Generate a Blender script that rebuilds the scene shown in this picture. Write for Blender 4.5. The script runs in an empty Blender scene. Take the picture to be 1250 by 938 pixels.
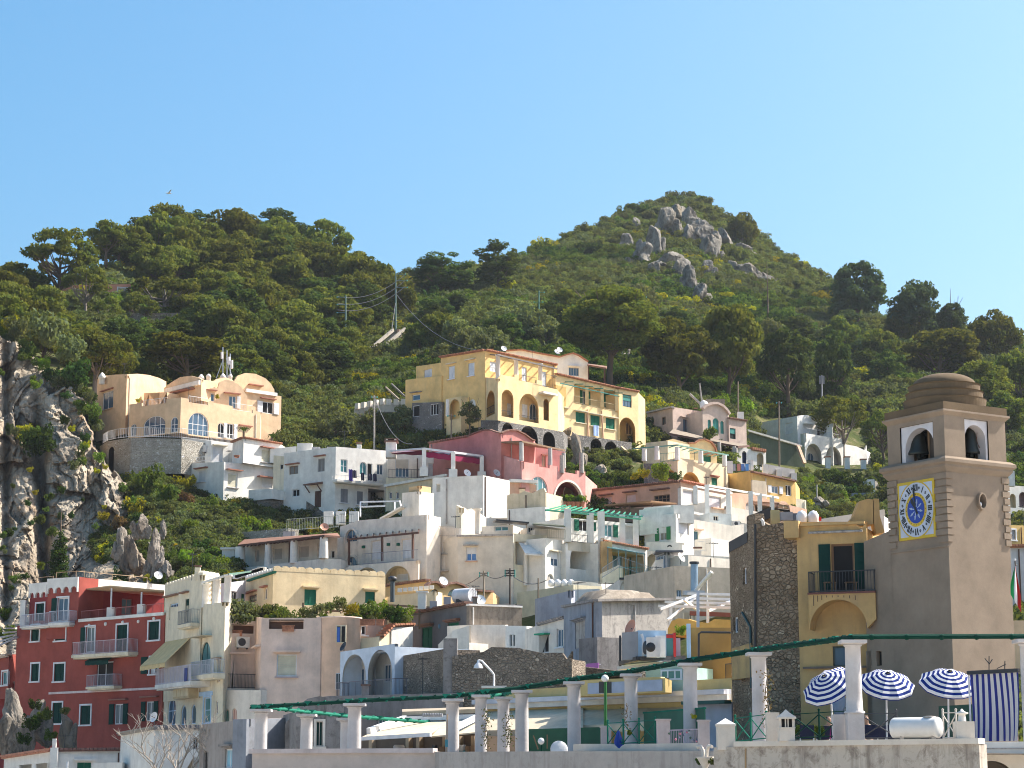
import bpy,math,random
import numpy as np
from mathutils import Vector,Matrix,noise,geometry
random.seed(7)
RNG=np.random.default_rng(11)
S=bpy.context.scene
COL=S.collection
R=math.radians
F,TILT,CX,CY=2600.0,R(10.6),625.0,469.0
CT,ST=math.cos(TILT),math.sin(TILT)
def ray(px,py):
 u=(px-CX)/F;v=(CY-py)/F
 dy=CT-v*ST
 return u/dy,(ST+v*CT)/dy
def P(px,py,d):
 a,b=ray(px,py)
 return Vector((a*d,d,b*d))
cam=bpy.data.cameras.new('camera');camo=bpy.data.objects.new('camera',cam);COL.objects.link(camo)
cam.sensor_width=36;cam.lens=F/1250*36;cam.clip_start=1;cam.clip_end=20000
camo.rotation_euler=(R(90)+TILT,0,0);S.camera=camo
MATS={}
def nodes(name):
 m=bpy.data.materials.new(name);m.use_nodes=True
 nt=m.node_tree;b=nt.nodes['Principled BSDF']
 return m,nt,b
def N(nt,t,**k):
 n=nt.nodes.new(t)
 for a,v in k.items():
  if a.startswith('i_'):n.inputs[a[2:].replace('_',' ')].default_value=v
  else:setattr(n,a,v)
 return n
def rgba(c):return(c[0],c[1],c[2],1)
def mixc(nt,fac,a,b,mode='MIX'):
 n=nt.nodes.new('ShaderNodeMix');n.data_type='RGBA';n.blend_type=mode
 for sock,val in((n.inputs[0],fac),(n.inputs[6],a),(n.inputs[7],b)):
  if hasattr(val,'is_output'):nt.links.new(val,sock)
  else:sock.default_value=val if isinstance(val,(int,float))else rgba(val)
 return n.outputs[2]
def ramp(nt,src,stops):
 n=nt.nodes.new('ShaderNodeValToRGB');e=n.color_ramp.elements
 while len(e)<len(stops):e.new(0.5)
 for i,(p,c)in enumerate(stops):
  e[i].position=p;e[i].color=rgba(c)if hasattr(c,'__len__')else(c,c,c,1)
 nt.links.new(src,n.inputs[0]);return n.outputs[0]
def coords(nt,sc=(1,1,1),world=False):
 mp=nt.nodes.new('ShaderNodeMapping');mp.inputs['Scale'].default_value=sc
 if world:
  g=nt.nodes.new('ShaderNodeNewGeometry');nt.links.new(g.outputs['Position'],mp.inputs[0])
 else:
  t=nt.nodes.new('ShaderNodeTexCoord');nt.links.new(t.outputs['Object'],mp.inputs[0])
 return mp.outputs[0]
def noi(nt,vec,scale,detail=4,rough=.55,dist=0):
 n=N(nt,'ShaderNodeTexNoise',i_Scale=scale,i_Detail=detail,i_Roughness=rough,i_Distortion=dist)
 nt.links.new(vec,n.inputs['Vector']);return n.outputs[0]
def bump(nt,b,h,strength=.3,dist=.05):
 n=N(nt,'ShaderNodeBump',i_Strength=strength,i_Distance=dist)
 nt.links.new(h,n.inputs['Height']);nt.links.new(n.outputs[0],b.inputs['Normal'])
def plain(c,rough=.6,metal=0,spec=.4):
 k=('plain',c,rough,metal,spec)
 if k in MATS:return MATS[k]
 m,nt,b=nodes('paint');b.inputs['Roughness'].default_value=rough
 v=coords(nt);f=noi(nt,v,1.7,3)
 dark=tuple(x*.82 for x in c)
 nt.links.new(mixc(nt,ramp(nt,f,[(.35,0.),(.65,1.)]),dark,c),b.inputs['Base Color'])
 b.inputs['Metallic'].default_value=metal
 b.inputs['Specular IOR Level'].default_value=spec
 MATS[k]=m;return m
def stucco(c,dirt=.5,dc=(.22,.2,.18),bmp=.25):
 k=('stucco',c,dirt,dc)
 if k in MATS:return MATS[k]
 m,nt,b=nodes('stucco');b.inputs['Roughness'].default_value=.92
 b.inputs['Specular IOR Level'].default_value=.15
 v=coords(nt);big=noi(nt,v,.7,6,.65);sm=noi(nt,v,2.5,4,.65)
 st=noi(nt,coords(nt,(1.5,1.5,.13)),1.0,6,.65)
 dirt=min(1,dirt*1.5);c2=tuple(x*.74 for x in c);c3=tuple(min(.86,x*1.06)for x in c)
 a=mixc(nt,ramp(nt,big,[(.3,0.),(.7,1.)]),c2,c3)
 mm=N(nt,'ShaderNodeMath',operation='MULTIPLY');
 nt.links.new(ramp(nt,st,[(.46,0.),(.72,1.)]),mm.inputs[0]);nt.links.new(ramp(nt,sm,[(.35,.25),(.7,1.)]),mm.inputs[1])
 m2=N(nt,'ShaderNodeMath',operation='MULTIPLY');nt.links.new(mm.outputs[0],m2.inputs[0]);m2.inputs[1].default_value=dirt
 nt.links.new(mixc(nt,m2.outputs[0],a,dc),b.inputs['Base Color'])
 bump(nt,b,sm,bmp,.06)
 MATS[k]=m;return m
def stained(c,dc,lo=.47):
 k=('stained',c,dc)
 if k in MATS:return MATS[k]
 m,nt,b=nodes('stained_plaster');b.inputs['Roughness'].default_value=.95;b.inputs['Specular IOR Level'].default_value=.1
 v=coords(nt);big=noi(nt,v,.5,8,.7);sm=noi(nt,v,2.6,8,.75,.5);st=noi(nt,coords(nt,(2.0,2.0,.22)),1.0,6,.7)
 a=mixc(nt,ramp(nt,big,[(.35,0.),(.65,1.)]),tuple(x*.78 for x in c),c)
 a=mixc(nt,ramp(nt,sm,[(lo,0.),(lo+.16,.85)]),a,dc)
 a=mixc(nt,ramp(nt,st,[(.5,0.),(.68,.75)]),a,tuple(x*.8 for x in dc))
 nt.links.new(a,b.inputs['Base Color']);bump(nt,b,sm,.35,.06);MATS[k]=m;return m
def rubble(c1,c2,mortar,scale=2.2,world=False):
 k=('rubble',c1,c2,mortar,scale)
 if k in MATS:return MATS[k]
 m,nt,b=nodes('rubble_stone');b.inputs['Roughness'].default_value=.95
 b.inputs['Specular IOR Level'].default_value=.1
 v=coords(nt,(1,1,1.4))
 dn=N(nt,'ShaderNodeTexNoise',i_Scale=1.5,i_Detail=3.)
 nt.links.new(v,dn.inputs['Vector'])
 vm=N(nt,'ShaderNodeVectorMath',operation='MULTIPLY_ADD');nt.links.new(dn.outputs[1],vm.inputs[0]);vm.inputs[1].default_value=(.35,.35,.35);nt.links.new(v,vm.inputs[2])
 vo=N(nt,'ShaderNodeTexVoronoi',i_Scale=scale*1.7);nt.links.new(vm.outputs[0],vo.inputs['Vector'])
 ve=N(nt,'ShaderNodeTexVoronoi',feature='DISTANCE_TO_EDGE',i_Scale=scale*1.7);nt.links.new(vm.outputs[0],ve.inputs['Vector'])
 sp=N(nt,'ShaderNodeSeparateColor');nt.links.new(vo.outputs['Color'],sp.inputs[0])
 st=mixc(nt,sp.outputs[0],c1,c2)
 st=mixc(nt,ramp(nt,sp.outputs[1],[(.86,0.),(.9,1.)]),st,tuple(min(.7,x*1.8)for x in c2))
 e=ramp(nt,ve.outputs['Distance'],[(.02,0.),(.12,1.)])
 col=mixc(nt,e,mortar,st)
 big=noi(nt,v,.45,5,.65);mid=noi(nt,v,2.2,5,.7);pls=tuple((x+y)*.5 for x,y in zip(c1,c2))
 col=mixc(nt,ramp(nt,mid,[(.40,0.),(.54,.9)]),col,pls)
 col=mixc(nt,ramp(nt,big,[(.42,0.),(.68,.8)]),col,tuple(x*.75 for x in c1))
 nt.links.new(col,b.inputs['Base Color']);bump(nt,b,e,.8,.12)
 MATS[k]=m;return m
def tilem(c=(.36,.15,.08)):
 k=('tile',c)
 if k in MATS:return MATS[k]
 m,nt,b=nodes('terracotta');b.inputs['Roughness'].default_value=.85
 v=coords(nt);a=noi(nt,v,3.5,4,.7)
 nt.links.new(ramp(nt,a,[(.3,tuple(x*.55 for x in c)),(.55,c),(.75,tuple(min(.6,x*1.35)for x in c))]),b.inputs['Base Color'])
 bump(nt,b,a,.5,.05);MATS[k]=m;return m
def rockm(light=(.36,.315,.265),dark=(.10,.085,.07),warm=(.34,.21,.12),scale=1.0):
 k=('rock',light,dark,warm,scale)
 if k in MATS:return MATS[k]
 m,nt,b=nodes('limestone');b.inputs['Roughness'].default_value=.95;b.inputs['Specular IOR Level'].default_value=.1
 v=coords(nt,(scale,scale,scale*.55),True);a=noi(nt,v,.22,8,.68,.6);w=noi(nt,coords(nt,(scale,scale,scale*.3),True),.16,5,.6)
 cr=noi(nt,v,.9,8,.75,.4)
 col=mixc(nt,ramp(nt,w,[(.5,0.),(.68,.8)]),light,warm)
 col=mixc(nt,ramp(nt,a,[(.36,1.),(.52,0.)]),col,dark)
 col=mixc(nt,ramp(nt,cr,[(.38,.85),(.5,0.)]),col,dark)
 nt.links.new(col,b.inputs['Base Color']);bump(nt,b,cr,1.,.5)
 MATS[k]=m;return m
def glassm(c=(.02,.03,.04),rough=.06):
 k=('glass',c)
 if k in MATS:return MATS[k]
 m,nt,b=nodes('window_glass');b.inputs['Base Color'].default_value=rgba(c);b.inputs['Roughness'].default_value=rough
 b.inputs['Specular IOR Level'].default_value=.7
 v=coords(nt);a=noi(nt,v,1.2,2);bump(nt,b,a,.04,.05)
 MATS[k]=m;return m
def leafm(c,c2,tr=.3,var=.35,sc=.5):
 k=('leaf',c,c2)
 if k in MATS:return MATS[k]
 m=bpy.data.materials.new('foliage');m.use_nodes=True;nt=m.node_tree;nt.nodes.clear()
 out=nt.nodes.new('ShaderNodeOutputMaterial')
 oi=nt.nodes.new('ShaderNodeObjectInfo');v=coords(nt)
 f=noi(nt,v,sc,4,.65)
 col=mixc(nt,ramp(nt,f,[(.35,0.),(.68,1.)]),c,c2)
 hv=N(nt,'ShaderNodeHueSaturation')
 mr=N(nt,'ShaderNodeMapRange');nt.links.new(oi.outputs['Random'],mr.inputs[0]);mr.inputs[3].default_value=1-var;mr.inputs[4].default_value=1+var
 mh=N(nt,'ShaderNodeMapRange');nt.links.new(oi.outputs['Random'],mh.inputs[0]);mh.inputs[3].default_value=.485;mh.inputs[4].default_value=.53
 nt.links.new(mr.outputs[0],hv.inputs['Value']);nt.links.new(mh.outputs[0],hv.inputs['Hue']);nt.links.new(col,hv.inputs['Color'])
 d=nt.nodes.new('ShaderNodeBsdfDiffuse');t=nt.nodes.new('ShaderNodeBsdfTranslucent');mx=nt.nodes.new('ShaderNodeMixShader')
 nt.links.new(hv.outputs[0],d.inputs[0])
 tc=mixc(nt,1.0,hv.outputs[0],(1.5,1.4,.55),'MULTIPLY')
 nt.links.new(tc,t.inputs[0]);mx.inputs[0].default_value=tr
 nt.links.new(d.outputs[0],mx.inputs[1]);nt.links.new(t.outputs[0],mx.inputs[2]);nt.links.new(mx.outputs[0],out.inputs[0])
 MATS[k]=m;return m
WHITE=plain((.74,.74,.75));WHT2=stucco((.78,.75,.70),.45);CREAM=stucco((.70,.60,.44),.5)
GREEN=plain((.015,.13,.08),.8,0,.15);DGREEN=plain((.010,.048,.040),.85,0,.1);TEAL=plain((.02,.2,.17),.5)
BLUEP=plain((.05,.18,.5),.5);BROWN=plain((.10,.045,.03),.7);IRON=plain((.03,.033,.04),.5);GREY=plain((.3,.3,.32))
GLASS=glassm();PANES=[GLASS,glassm((.05,.08,.11)),glassm((.10,.105,.105)),glassm((.025,.04,.055))];GLASSB=glassm((.05,.10,.16));GLASST=glassm((.06,.2,.22));DARK=plain((.015,.014,.014),.9)
BLIND=plain((.62,.58,.44));BLINDW=plain((.66,.66,.66));TILE=tilem();TILED=tilem((.2,.1,.07));WOOD=plain((.22,.14,.08),.8)
GREYPIPE=plain((.4,.38,.36));LBLUE=plain((.45,.62,.82));STEEL=plain((.5,.52,.55),.35,.6)
ORG={}
class MB:
 def __init__(s):s.v=[];s.f=[];s.m=[];s.mats=[];s.sm=[]
 def mi(s,mat):
  if mat not in s.mats:s.mats.append(mat)
  return s.mats.index(mat)
 def face(s,pts,mat,smooth=False):
  n=len(s.v);s.v+=[tuple(p)for p in pts];s.f.append(tuple(range(n,n+len(pts))));s.m.append(s.mi(mat));s.sm.append(smooth)
 def grid(s,rows,mat,smooth=False,close=False):
  n=len(s.v);w=len(rows[0])
  for r in rows:s.v+=[tuple(p)for p in r]
  k=s.mi(mat)
  for i in range(len(rows)-1):
   for j in range(w if close else w-1):
    j2=(j+1)%w
    s.f.append((n+i*w+j,n+i*w+j2,n+(i+1)*w+j2,n+(i+1)*w+j));s.m.append(k);s.sm.append(smooth)
 def hexa(s,c,mat):
  for q in((0,3,2,1),(4,5,6,7),(0,1,5,4),(1,2,6,5),(2,3,7,6),(3,0,4,7)):
   s.face([c[i]for i in q],mat)
 def pbox(s,pl,s0,s1,z0,z1,o0,o1,mat):
  s.hexa([pl.pt(s0,z0,o0),pl.pt(s1,z0,o0),pl.pt(s1,z0,o1),pl.pt(s0,z0,o1),pl.pt(s0,z1,o0),pl.pt(s1,z1,o0),pl.pt(s1,z1,o1),pl.pt(s0,z1,o1)],mat)
 def box(s,c,sx,sy,sz,mat,rot=0):
  ca,sa=math.cos(rot),math.sin(rot);q=[]
  for z in(0,sz):
   for x,y in((-.5,-.5),(.5,-.5),(.5,.5),(-.5,.5)):
    X,Y=x*sx,y*sy;q.append(Vector((c[0]+X*ca-Y*sa,c[1]+X*sa+Y*ca,c[2]+z)))
  s.hexa(q,mat)
 def beam(s,a,b,w,h,mat):
  a=Vector(a);b=Vector(b);t=(b-a).normalized()
  sd=t.cross(Vector((0,0,1)))
  if sd.length<.01:sd=Vector((1,0,0))
  sd.normalize();up=sd.cross(t).normalized();sd*=w/2;up*=h/2
  s.hexa([a-sd-up,a+sd-up,b+sd-up,b-sd-up,a-sd+up,a+sd+up,b+sd+up,b-sd+up],mat)
 def tube(s,pts,rad,mat,n=6,smooth=True,cap=True):
  pts=[Vector(p)for p in pts];rows=[]
  if not hasattr(rad,'__len__'):rad=[rad]*len(pts)
  for i,p in enumerate(pts):
   t=(pts[min(i+1,len(pts)-1)]-pts[max(i-1,0)]).normalized()
   a=t.cross(Vector((.13,.97,.2)));a.normalize();b=t.cross(a)
   rows.append([p+(a*math.cos(2*math.pi*k/n)+b*math.sin(2*math.pi*k/n))*rad[i]for k in range(n)])
  s.grid(rows,mat,smooth,True)
  if cap:s.face(rows[0][::-1],mat);s.face(rows[-1],mat)
 def lathe(s,c,prof,mat,n=16,smooth=True,axis=None):
  c=Vector(c);rows=[]
  for r,z in prof:
   rows.append([c+Vector((r*math.cos(2*math.pi*k/n),r*math.sin(2*math.pi*k/n),z))for k in range(n)])
  if axis is not None:
   q=Vector((0,0,1)).rotation_difference(Vector(axis))
   rows=[[c+q@(p-c)for p in r]for r in rows]
  s.grid(rows,mat,smooth,True)
 def build(s,name,parent=None,origin=None,label=None):
  me=bpy.data.meshes.new(name);og=ORG[parent]if parent is not None else Vector(origin if origin is not None else s.v[0])
  me.from_pydata([(x-og[0],y-og[1],z-og[2])for x,y,z in s.v],[],s.f)
  for m in s.mats:me.materials.append(m)
  me.polygons.foreach_set('material_index',s.m);me.polygons.foreach_set('use_smooth',s.sm);me.update()
  o=bpy.data.objects.new(name,me);COL.objects.link(o);ORG[o]=og
  if parent is not None:o.parent=parent
  else:o.location=og
  if label:o['label']=label
  return o
def tag(o,label=None,cat=None,group=None,kind=None):
 if label:o['label']=label
 if cat:o['category']=cat
 if group:o['group']=group
 if kind or cat:o['kind']=kind or 'thing'
 return o
def empty(name,loc,label=None,cat=None,group=None):
 o=bpy.data.objects.new(name,None);COL.objects.link(o);o.location=loc;o.empty_display_size=.3
 ORG[o]=Vector(loc);return tag(o,label,cat,group)
class Pl:
 def __init__(s,A,B):
  s.A=Vector((A[0],A[1]));s.B=Vector((B[0],B[1]));d=s.B-s.A;s.L=d.length;s.t=d/s.L;s.n=Vector((s.t.y,-s.t.x))
 def hit(s,px,py,off=0):
  a,b=ray(px,py);k=(s.A.dot(s.n)+off)/(a*s.n.x+s.n.y)
  return(Vector((k*a,k))-s.A).dot(s.t),k*b
 def pt(s,u,z,o=0):
  q=s.A+s.t*u+s.n*o;return Vector((q.x,q.y,z))
 def hp(s,px,py,off=0):
  u,z=s.hit(px,py,off);return s.pt(u,z,off)
 def off(s,o):return Pl(s.A+s.n*o,s.B+s.n*o)
def archpoly(s0,s1,z0,z1,n=12,rise=None):
 r=(s1-s0)/2
 if rise is None:rise=min(r,(z1-z0)*.9)
 c=(s0+s1)/2;pts=[(s0,z0),(s1,z0)]
 for i in range(n+1):
  a=math.pi*i/n;pts.append((c+r*math.cos(a),z1-rise+rise*math.sin(a)))
 return pts
def rectpoly(s0,s1,z0,z1):return[(s0,z0),(s1,z0),(s1,z1),(s0,z1)]
class Face:
 def __init__(s,pl,zb=None,top=None):s.pl=pl;s.zb=zb;s.top=top;s.holes=[]
 def inner(s,depth):return Face(s.pl.off(-depth))
class Block:
 def __init__(s,h,corners,ybot,D,mat,name='wall',prof=None,th=.25,label=None,roofz=.2):
  s.h=h;s.mat=mat;s.name=name;s.th=th;s.label=label;s.roofz=roofz
  k=next(i for i,c in enumerate(corners)if len(c)>2 and c[2])
  z=P(*corners[k]).z;s.p=[]
  for c in corners:
   if len(c)>2 and c[2]:s.p.append(P(*c))
   else:
    b=ray(c[0],c[1])[1];s.p.append(P(c[0],c[1],z/b))
  s.zb=ybot[1]if isinstance(ybot,tuple)else P(corners[k][0],ybot,corners[k][2]).z
  s.D=D;s.faces=[]
  for i in range(len(s.p)-1):
   pl=Pl(s.p[i],s.p[i+1])
   top=[(0,s.p[i].z)]+[pl.hit(*q)for q in(prof or{}).get(i,[])]+[(pl.L,s.p[i+1].z)]
   if(prof or{}).get(i):
    top=[(0,top[0][1])]+[(min(max(u,.001),pl.L-.001),w)for u,w in top[1:-1]]+[top[-1]]
   s.faces.append(Face(pl,s.zb,top))
  h.blocks.append(s)
 def __getitem__(s,i):return s.faces[i]
 def back(s):
  p=s.p
  if s.D is None and len(p)==3:
   return[Vector((p[0].x+p[2].x-p[1].x,p[0].y+p[2].y-p[1].y,0))]
  d=Vector((0,0))
  for f in s.faces:d-=f.pl.n
  d=d.normalized()*(s.D or 6)
  return[Vector((p[-1].x+d.x,p[-1].y+d.y,0)),Vector((p[0].x+d.x,p[0].y+d.y,0))]
 def build(s):
  mb=MB();rz=min(min(z for _,z in f.top)for f in s.faces)-s.roofz
  for f in s.faces:
   pl=f.pl;outer=[(0,f.zb),(pl.L,f.zb)]+f.top[::-1]
   loops=[[Vector((a,b,0))for a,b in outer]]
   for hp,dep,hm in f.holes:loops.append([Vector((a,b,0))for a,b in hp])
   flat=[q for l in loops for q in l]
   for tri in geometry.tessellate_polygon(loops):
    q=[flat[i]for i in tri]
    if(q[1]-q[0]).cross(q[2]-q[0]).z<0:q=q[::-1]
    mb.face([pl.pt(a.x,a.y)for a in q],s.mat)
   for hp,dep,hm in f.holes:
    hm=hm or s.mat;n=len(hp);sk=dep*max(-2.5,min(2.5,pl.t.y/max(.15,-pl.n.y)))*.85 if dep>.4 else 0
    for i in range(n):
     a,b=hp[i],hp[(i+1)%n]
     mb.face([pl.pt(*a),pl.pt(*b),pl.pt(b[0]+sk,b[1],-dep),pl.pt(a[0]+sk,a[1],-dep)],hm)
    mb.face([pl.pt(a+sk,b,-dep)for a,b in hp],hm)
   t=f.top
   for i in range(len(t)-1):
    a,b=t[i],t[i+1];th=s.th
    mb.face([pl.pt(*a),pl.pt(*b),pl.pt(b[0],b[1],-th),pl.pt(a[0],a[1],-th)],s.mat)
    mb.face([pl.pt(a[0],a[1],-th),pl.pt(b[0],b[1],-th),pl.pt(b[0],rz-.05,-th),pl.pt(a[0],rz-.05,-th)],s.mat)
  ring=[Vector((q.x,q.y,0))for q in s.p];bk=s.back();n0=len(ring)-1;allp=ring+bk
  for i in range(n0,len(allp)):
   a,b=allp[i],allp[(i+1)%len(allp)]
   mb.face([(a.x,a.y,s.zb),(b.x,b.y,s.zb),(b.x,b.y,rz+s.roofz),(a.x,a.y,rz+s.roofz)],s.mat)
  mb.face([(q.x,q.y,rz)for q in allp],s.mat)
  s.obj=mb.build(s.name,s.h.root,label=s.label);return s.obj
class House:
 def __init__(s,name,label,cat,px,py,d,group=None):
  s.root=empty(name,P(px,py,d),label,cat,group);s.blocks=[]
 def block(s,*a,**k):return Block(s,*a,**k)
 def part(s,mb,name,parent=None,label=None):return mb.build(name,parent or s.root,label=label)
 def done(s,clutter=True):
  for b in s.blocks:b.build()
  d=ORG[s.root].y
  if not clutter or d<112 or s.root['category']in('wall',):return
  rg=random.Random(s.root['label'])
  for b in s.blocks[:3]:
   f=b.faces[-1]if len(b.faces)<3 else b.faces[1]
   if f.pl.L<4 or b.name!='wall':continue
   z1=min(z for _,z in f.top);u=f.pl.L*rg.choice((.06,.94,.5,.3))
   if any(min(a for a,_ in q)-.3<u<max(a for a,_ in q)+.3 for q,_,_ in f.holes):continue
   mb=MB();mb.tube([f.pl.pt(u,z1-.1,.07),f.pl.pt(u,max(b.zb,z1-6.5),.07)],.05,rg.choice((GREYPIPE,BROWN,WHT2)),6);s.part(mb,'drain_pipe')
   if rg.random()<.75:
    q=f.pl.pt(f.pl.L*rg.uniform(.1,.9),z1-.3,-rg.uniform(.6,2));H=rg.uniform(1.4,2.6);mb=MB();mb.tube([q,q+Vector((0,0,H))],.025,IRON,5)
    a=rg.uniform(0,3);ax=Vector((math.cos(a),math.sin(a),0));ay=Vector((-ax.y,ax.x,0));t=q+Vector((0,0,H-.1));mb.beam(t-ax*.5,t+ax*.5,.03,.03,IRON)
    for k in(-.45,-.2,.05,.3):mb.beam(t+ax*k-ay*.3,t+ax*k+ay*.3,.022,.022,IRON)
    s.part(mb,'tv_antenna')
   if rg.random()<.5:
    q=f.pl.pt(f.pl.L*rg.uniform(.1,.9),z1-.25,-rg.uniform(.5,2.5));mb=MB();w=rg.uniform(.3,.55);mb.box(q,w,w,rg.uniform(.7,1.1),b.mat);mb.box((q.x,q.y,q.z+1.0),w*1.3,w*1.3,.08,TILED);s.part(mb,'chimney')
def win(h,fc,x,y,w,hh,kind='glass',fr=None,gl=None,sh=None,lint=None,sill=None,trim=None,mull=(1,0),arch=False,cut=True,depth=.16,nm='window',label=None,rise=None,lo=.35):
 fr=fr or WHITE;gl=gl or PANES[int(x*7+y*3)%4];pl=fc.pl
 s0=pl.hit(x-w/2,y)[0];s1=pl.hit(x+w/2,y)[0];z1=pl.hit(x,y-hh/2)[1];z0=pl.hit(x,y+hh/2)[1]
 poly=archpoly(s0,s1,z0,z1,rise=rise)if arch else rectpoly(s0,s1,z0,z1)
 o=0
 if cut:fc.holes.append((poly,depth,None));o=-depth
 mb=MB();W=s1-s0;fw=min(.08,W*.1)
 if arch:
  c=(s0+s1)/2;zc=(z0+z1)/2
  inn=[(c+(a-c)*(1-2*fw/W),zc+(b-zc)*(1-2*fw/(z1-z0)))for a,b in poly]
  for i in range(len(poly)):
   a,b=poly[i],poly[(i+1)%len(poly)];a2,b2=inn[i],inn[(i+1)%len(poly)]
   mb.face([pl.pt(*a,o+.06),pl.pt(*b,o+.06),pl.pt(*b2,o+.06),pl.pt(*a2,o+.06)],fr)
   mb.face([pl.pt(*a2,o+.06),pl.pt(*b2,o+.06),pl.pt(*b2,o+.01),pl.pt(*a2,o+.01)],fr)
  if not cut:
   for i in range(len(poly)):
    a,b=poly[i],poly[(i+1)%len(poly)]
    mb.face([pl.pt(*a,o+.06),pl.pt(*b,o+.06),pl.pt(*b,0),pl.pt(*a,0)],fr)
 else:
  for a in((s0,s0+fw,z0,z1),(s1-fw,s1,z0,z1),(s0+fw,s1-fw,z0,z0+fw),(s0+fw,s1-fw,z1-fw,z1)):
   mb.pbox(pl,*a,o+.004,o+.06,fr)
 closed=kind in('shut','blind')
 if not closed:
  for i in range(mull[0]):
   c=s0+W*(i+1)/(mull[0]+1);top=z1-fw
   if arch:r=W/2;k=abs(c-(s0+s1)/2)/r;rs=rise or min(r,(z1-z0)*.9);top=z1-rs+rs*math.sqrt(1-k*k)-fw*.5
   mb.pbox(pl,c-fw*.45,c+fw*.45,z0+fw,top,o+.025,o+.055,fr)
  for i in range(mull[1]):
   c=z0+(z1-z0)*(i+1)/(mull[1]+1)
   mb.pbox(pl,s0+fw,s1-fw,c-fw*.35,c+fw*.35,o+.027,o+.053,fr)
 if trim:
  tw=.13
  for a in((s0-tw,s0-.002,z0-.02,z1+tw),(s1+.002,s1+tw,z0-.02,z1+tw),(s0,s1,z1+.002,z1+tw)):mb.pbox(pl,*a,.002,.05,trim)
  mb.pbox(pl,s0-tw-.05,s1+tw+.05,z0-.14,z0-.022,.002,.12,trim)
 if sill and not trim:mb.pbox(pl,s0-.12,s1+.12,z0-.1,z0-.004,.002,.14,sill)
 if lint:
  mb.pbox(pl,s0-.25,s1+.25,z1+.14,z1+.26,.002,lo,lint)
  mb.pbox(pl,s0-.18,s1+.18,z1+.06,z1+.138,.002,lo*.55,lint)
 wo=h.part(mb,nm,label=label)
 g=MB()
 if kind=='shut':
  c=(s0+s1)/2
  for a,b in((s0+.01,c-.008),(c+.008,s1-.01)):
   g=MB();t=.06
   g.pbox(pl,a,b,z0+.01,z1-.01,o+.01,o+.07,sh)
   for q in((a,a+t,z0+.01,z1-.01),(b-t,b,z0+.01,z1-.01),(a+t,b-t,z0+.01,z0+.1),(a+t,b-t,z1-.1,z1-.01),(a+t,b-t,(z0+z1)/2-.05,(z0+z1)/2+.05)):g.pbox(pl,*q,o+.071,o+.1,sh)
   g.build('shutter',wo)
 elif kind=='blind':
  n=10
  for i in range(n):
   a=z0+.01+(z1-z0-.02)*i/n;b=z0+.01+(z1-z0-.02)*(i+.93)/n;g.pbox(pl,s0+fw*.5,s1-fw*.5,a,b,o+.02,o+.05,sh or BLIND)
  g.build('roller_blind',wo)
 else:
  ip=[(a,b)for a,b in poly]
  g.face([pl.pt(a,b,o+.035)for a,b in ip],gl);g.build('pane',wo)
  if kind=='curtain':
   g=MB();g.pbox(pl,s0+fw,s0+W*.45,z0+fw,z1-fw,o+.036,o+.044,BLINDW);g.build('curtain',wo)
  if kind=='half':
   g=MB();g.pbox(pl,s0+fw,s1-fw,(z0+z1)/2,z1-fw,o+.06,o+.09,sh or BLINDW);g.build('roller_blind',wo)
  if kind in('open','left','right'):
   lw=W*.5
   for side in(0,1):
    if(kind=='left' and side)or(kind=='right' and not side):continue
    a,b=(s0-lw-.03,s0-.03)if side==0 else(s1+.03,s1+lw+.03)
    g=MB();g.pbox(pl,a,b,z0,z1,.03,.08,sh)
    for i in range(5):g.pbox(pl,a+.06,b-.06,z0+(z1-z0)*(i+.1)/5,z0+(z1-z0)*(i+.85)/5,.081,.1,sh)
    g.build('shutter',wo)
 return wo
def recess(fc,x0,x1,y0,y1,depth,arch=True,mat=None,rise=None):
 pl=fc.pl;xm=(x0+x1)/2;ym=(y0+y1)/2
 s0=pl.hit(x0,ym)[0];s1=pl.hit(x1,ym)[0];z1=pl.hit(xm,y0)[1];z0=pl.hit(xm,y1)[1]
 fc.holes.append((archpoly(s0,s1,z0,z1,16,rise)if arch else rectpoly(s0,s1,z0,z1),depth,mat))
 return fc.inner(depth)
def railing(mb,pts,hgt,mat,step=.14,bar=.016,post=.03,rails=(0.06,1)):
 pts=[Vector(p)for p in pts];up=Vector((0,0,1))
 for a,b in zip(pts,pts[1:]):
  L=(b-a).length;n=max(1,int(L/step))
  for r in rails:mb.beam(a+up*hgt*r,b+up*hgt*r,.04,.04,mat)
  for i in range(n+1):
   q=a+(b-a)*i/n;w=post if i%8==0 else bar
   mb.beam(q,q+up*hgt,w,w,mat)
def balcony(h,fc,x0,x1,y,out,smat,rmat,rh=1.0,thick=.16,step=.14,slab=True,infill=None,nm='balcony',bar=.016):
 pl=fc.pl;s0,z=pl.hit(x0,y,out);s1,z2=pl.hit(x1,y,out);z=(z+z2)/2
 mb=MB();mb.pbox(pl,s0,s1,z-thick,z,.002,out,smat)
 if thick>.1:mb.pbox(pl,s0+.1,s1-.1,z-thick-.1,z-thick-.002,.002,out-.12,smat)
 b=h.part(mb,nm);r=MB();e=.05
 pts=[pl.pt(s0+e,z,.05),pl.pt(s0+e,z,out-e),pl.pt(s1-e,z,out-e),pl.pt(s1-e,z,.05)]
 railing(r,pts,rh,rmat,step,bar)
 if infill:
  for a,c in zip(pts,pts[1:]):
   r.beam(a+Vector((0,0,rh*.5)),c+Vector((0,0,rh*.5)),.012,rh*.85,infill)
 r.build('railing',b);return b
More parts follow.
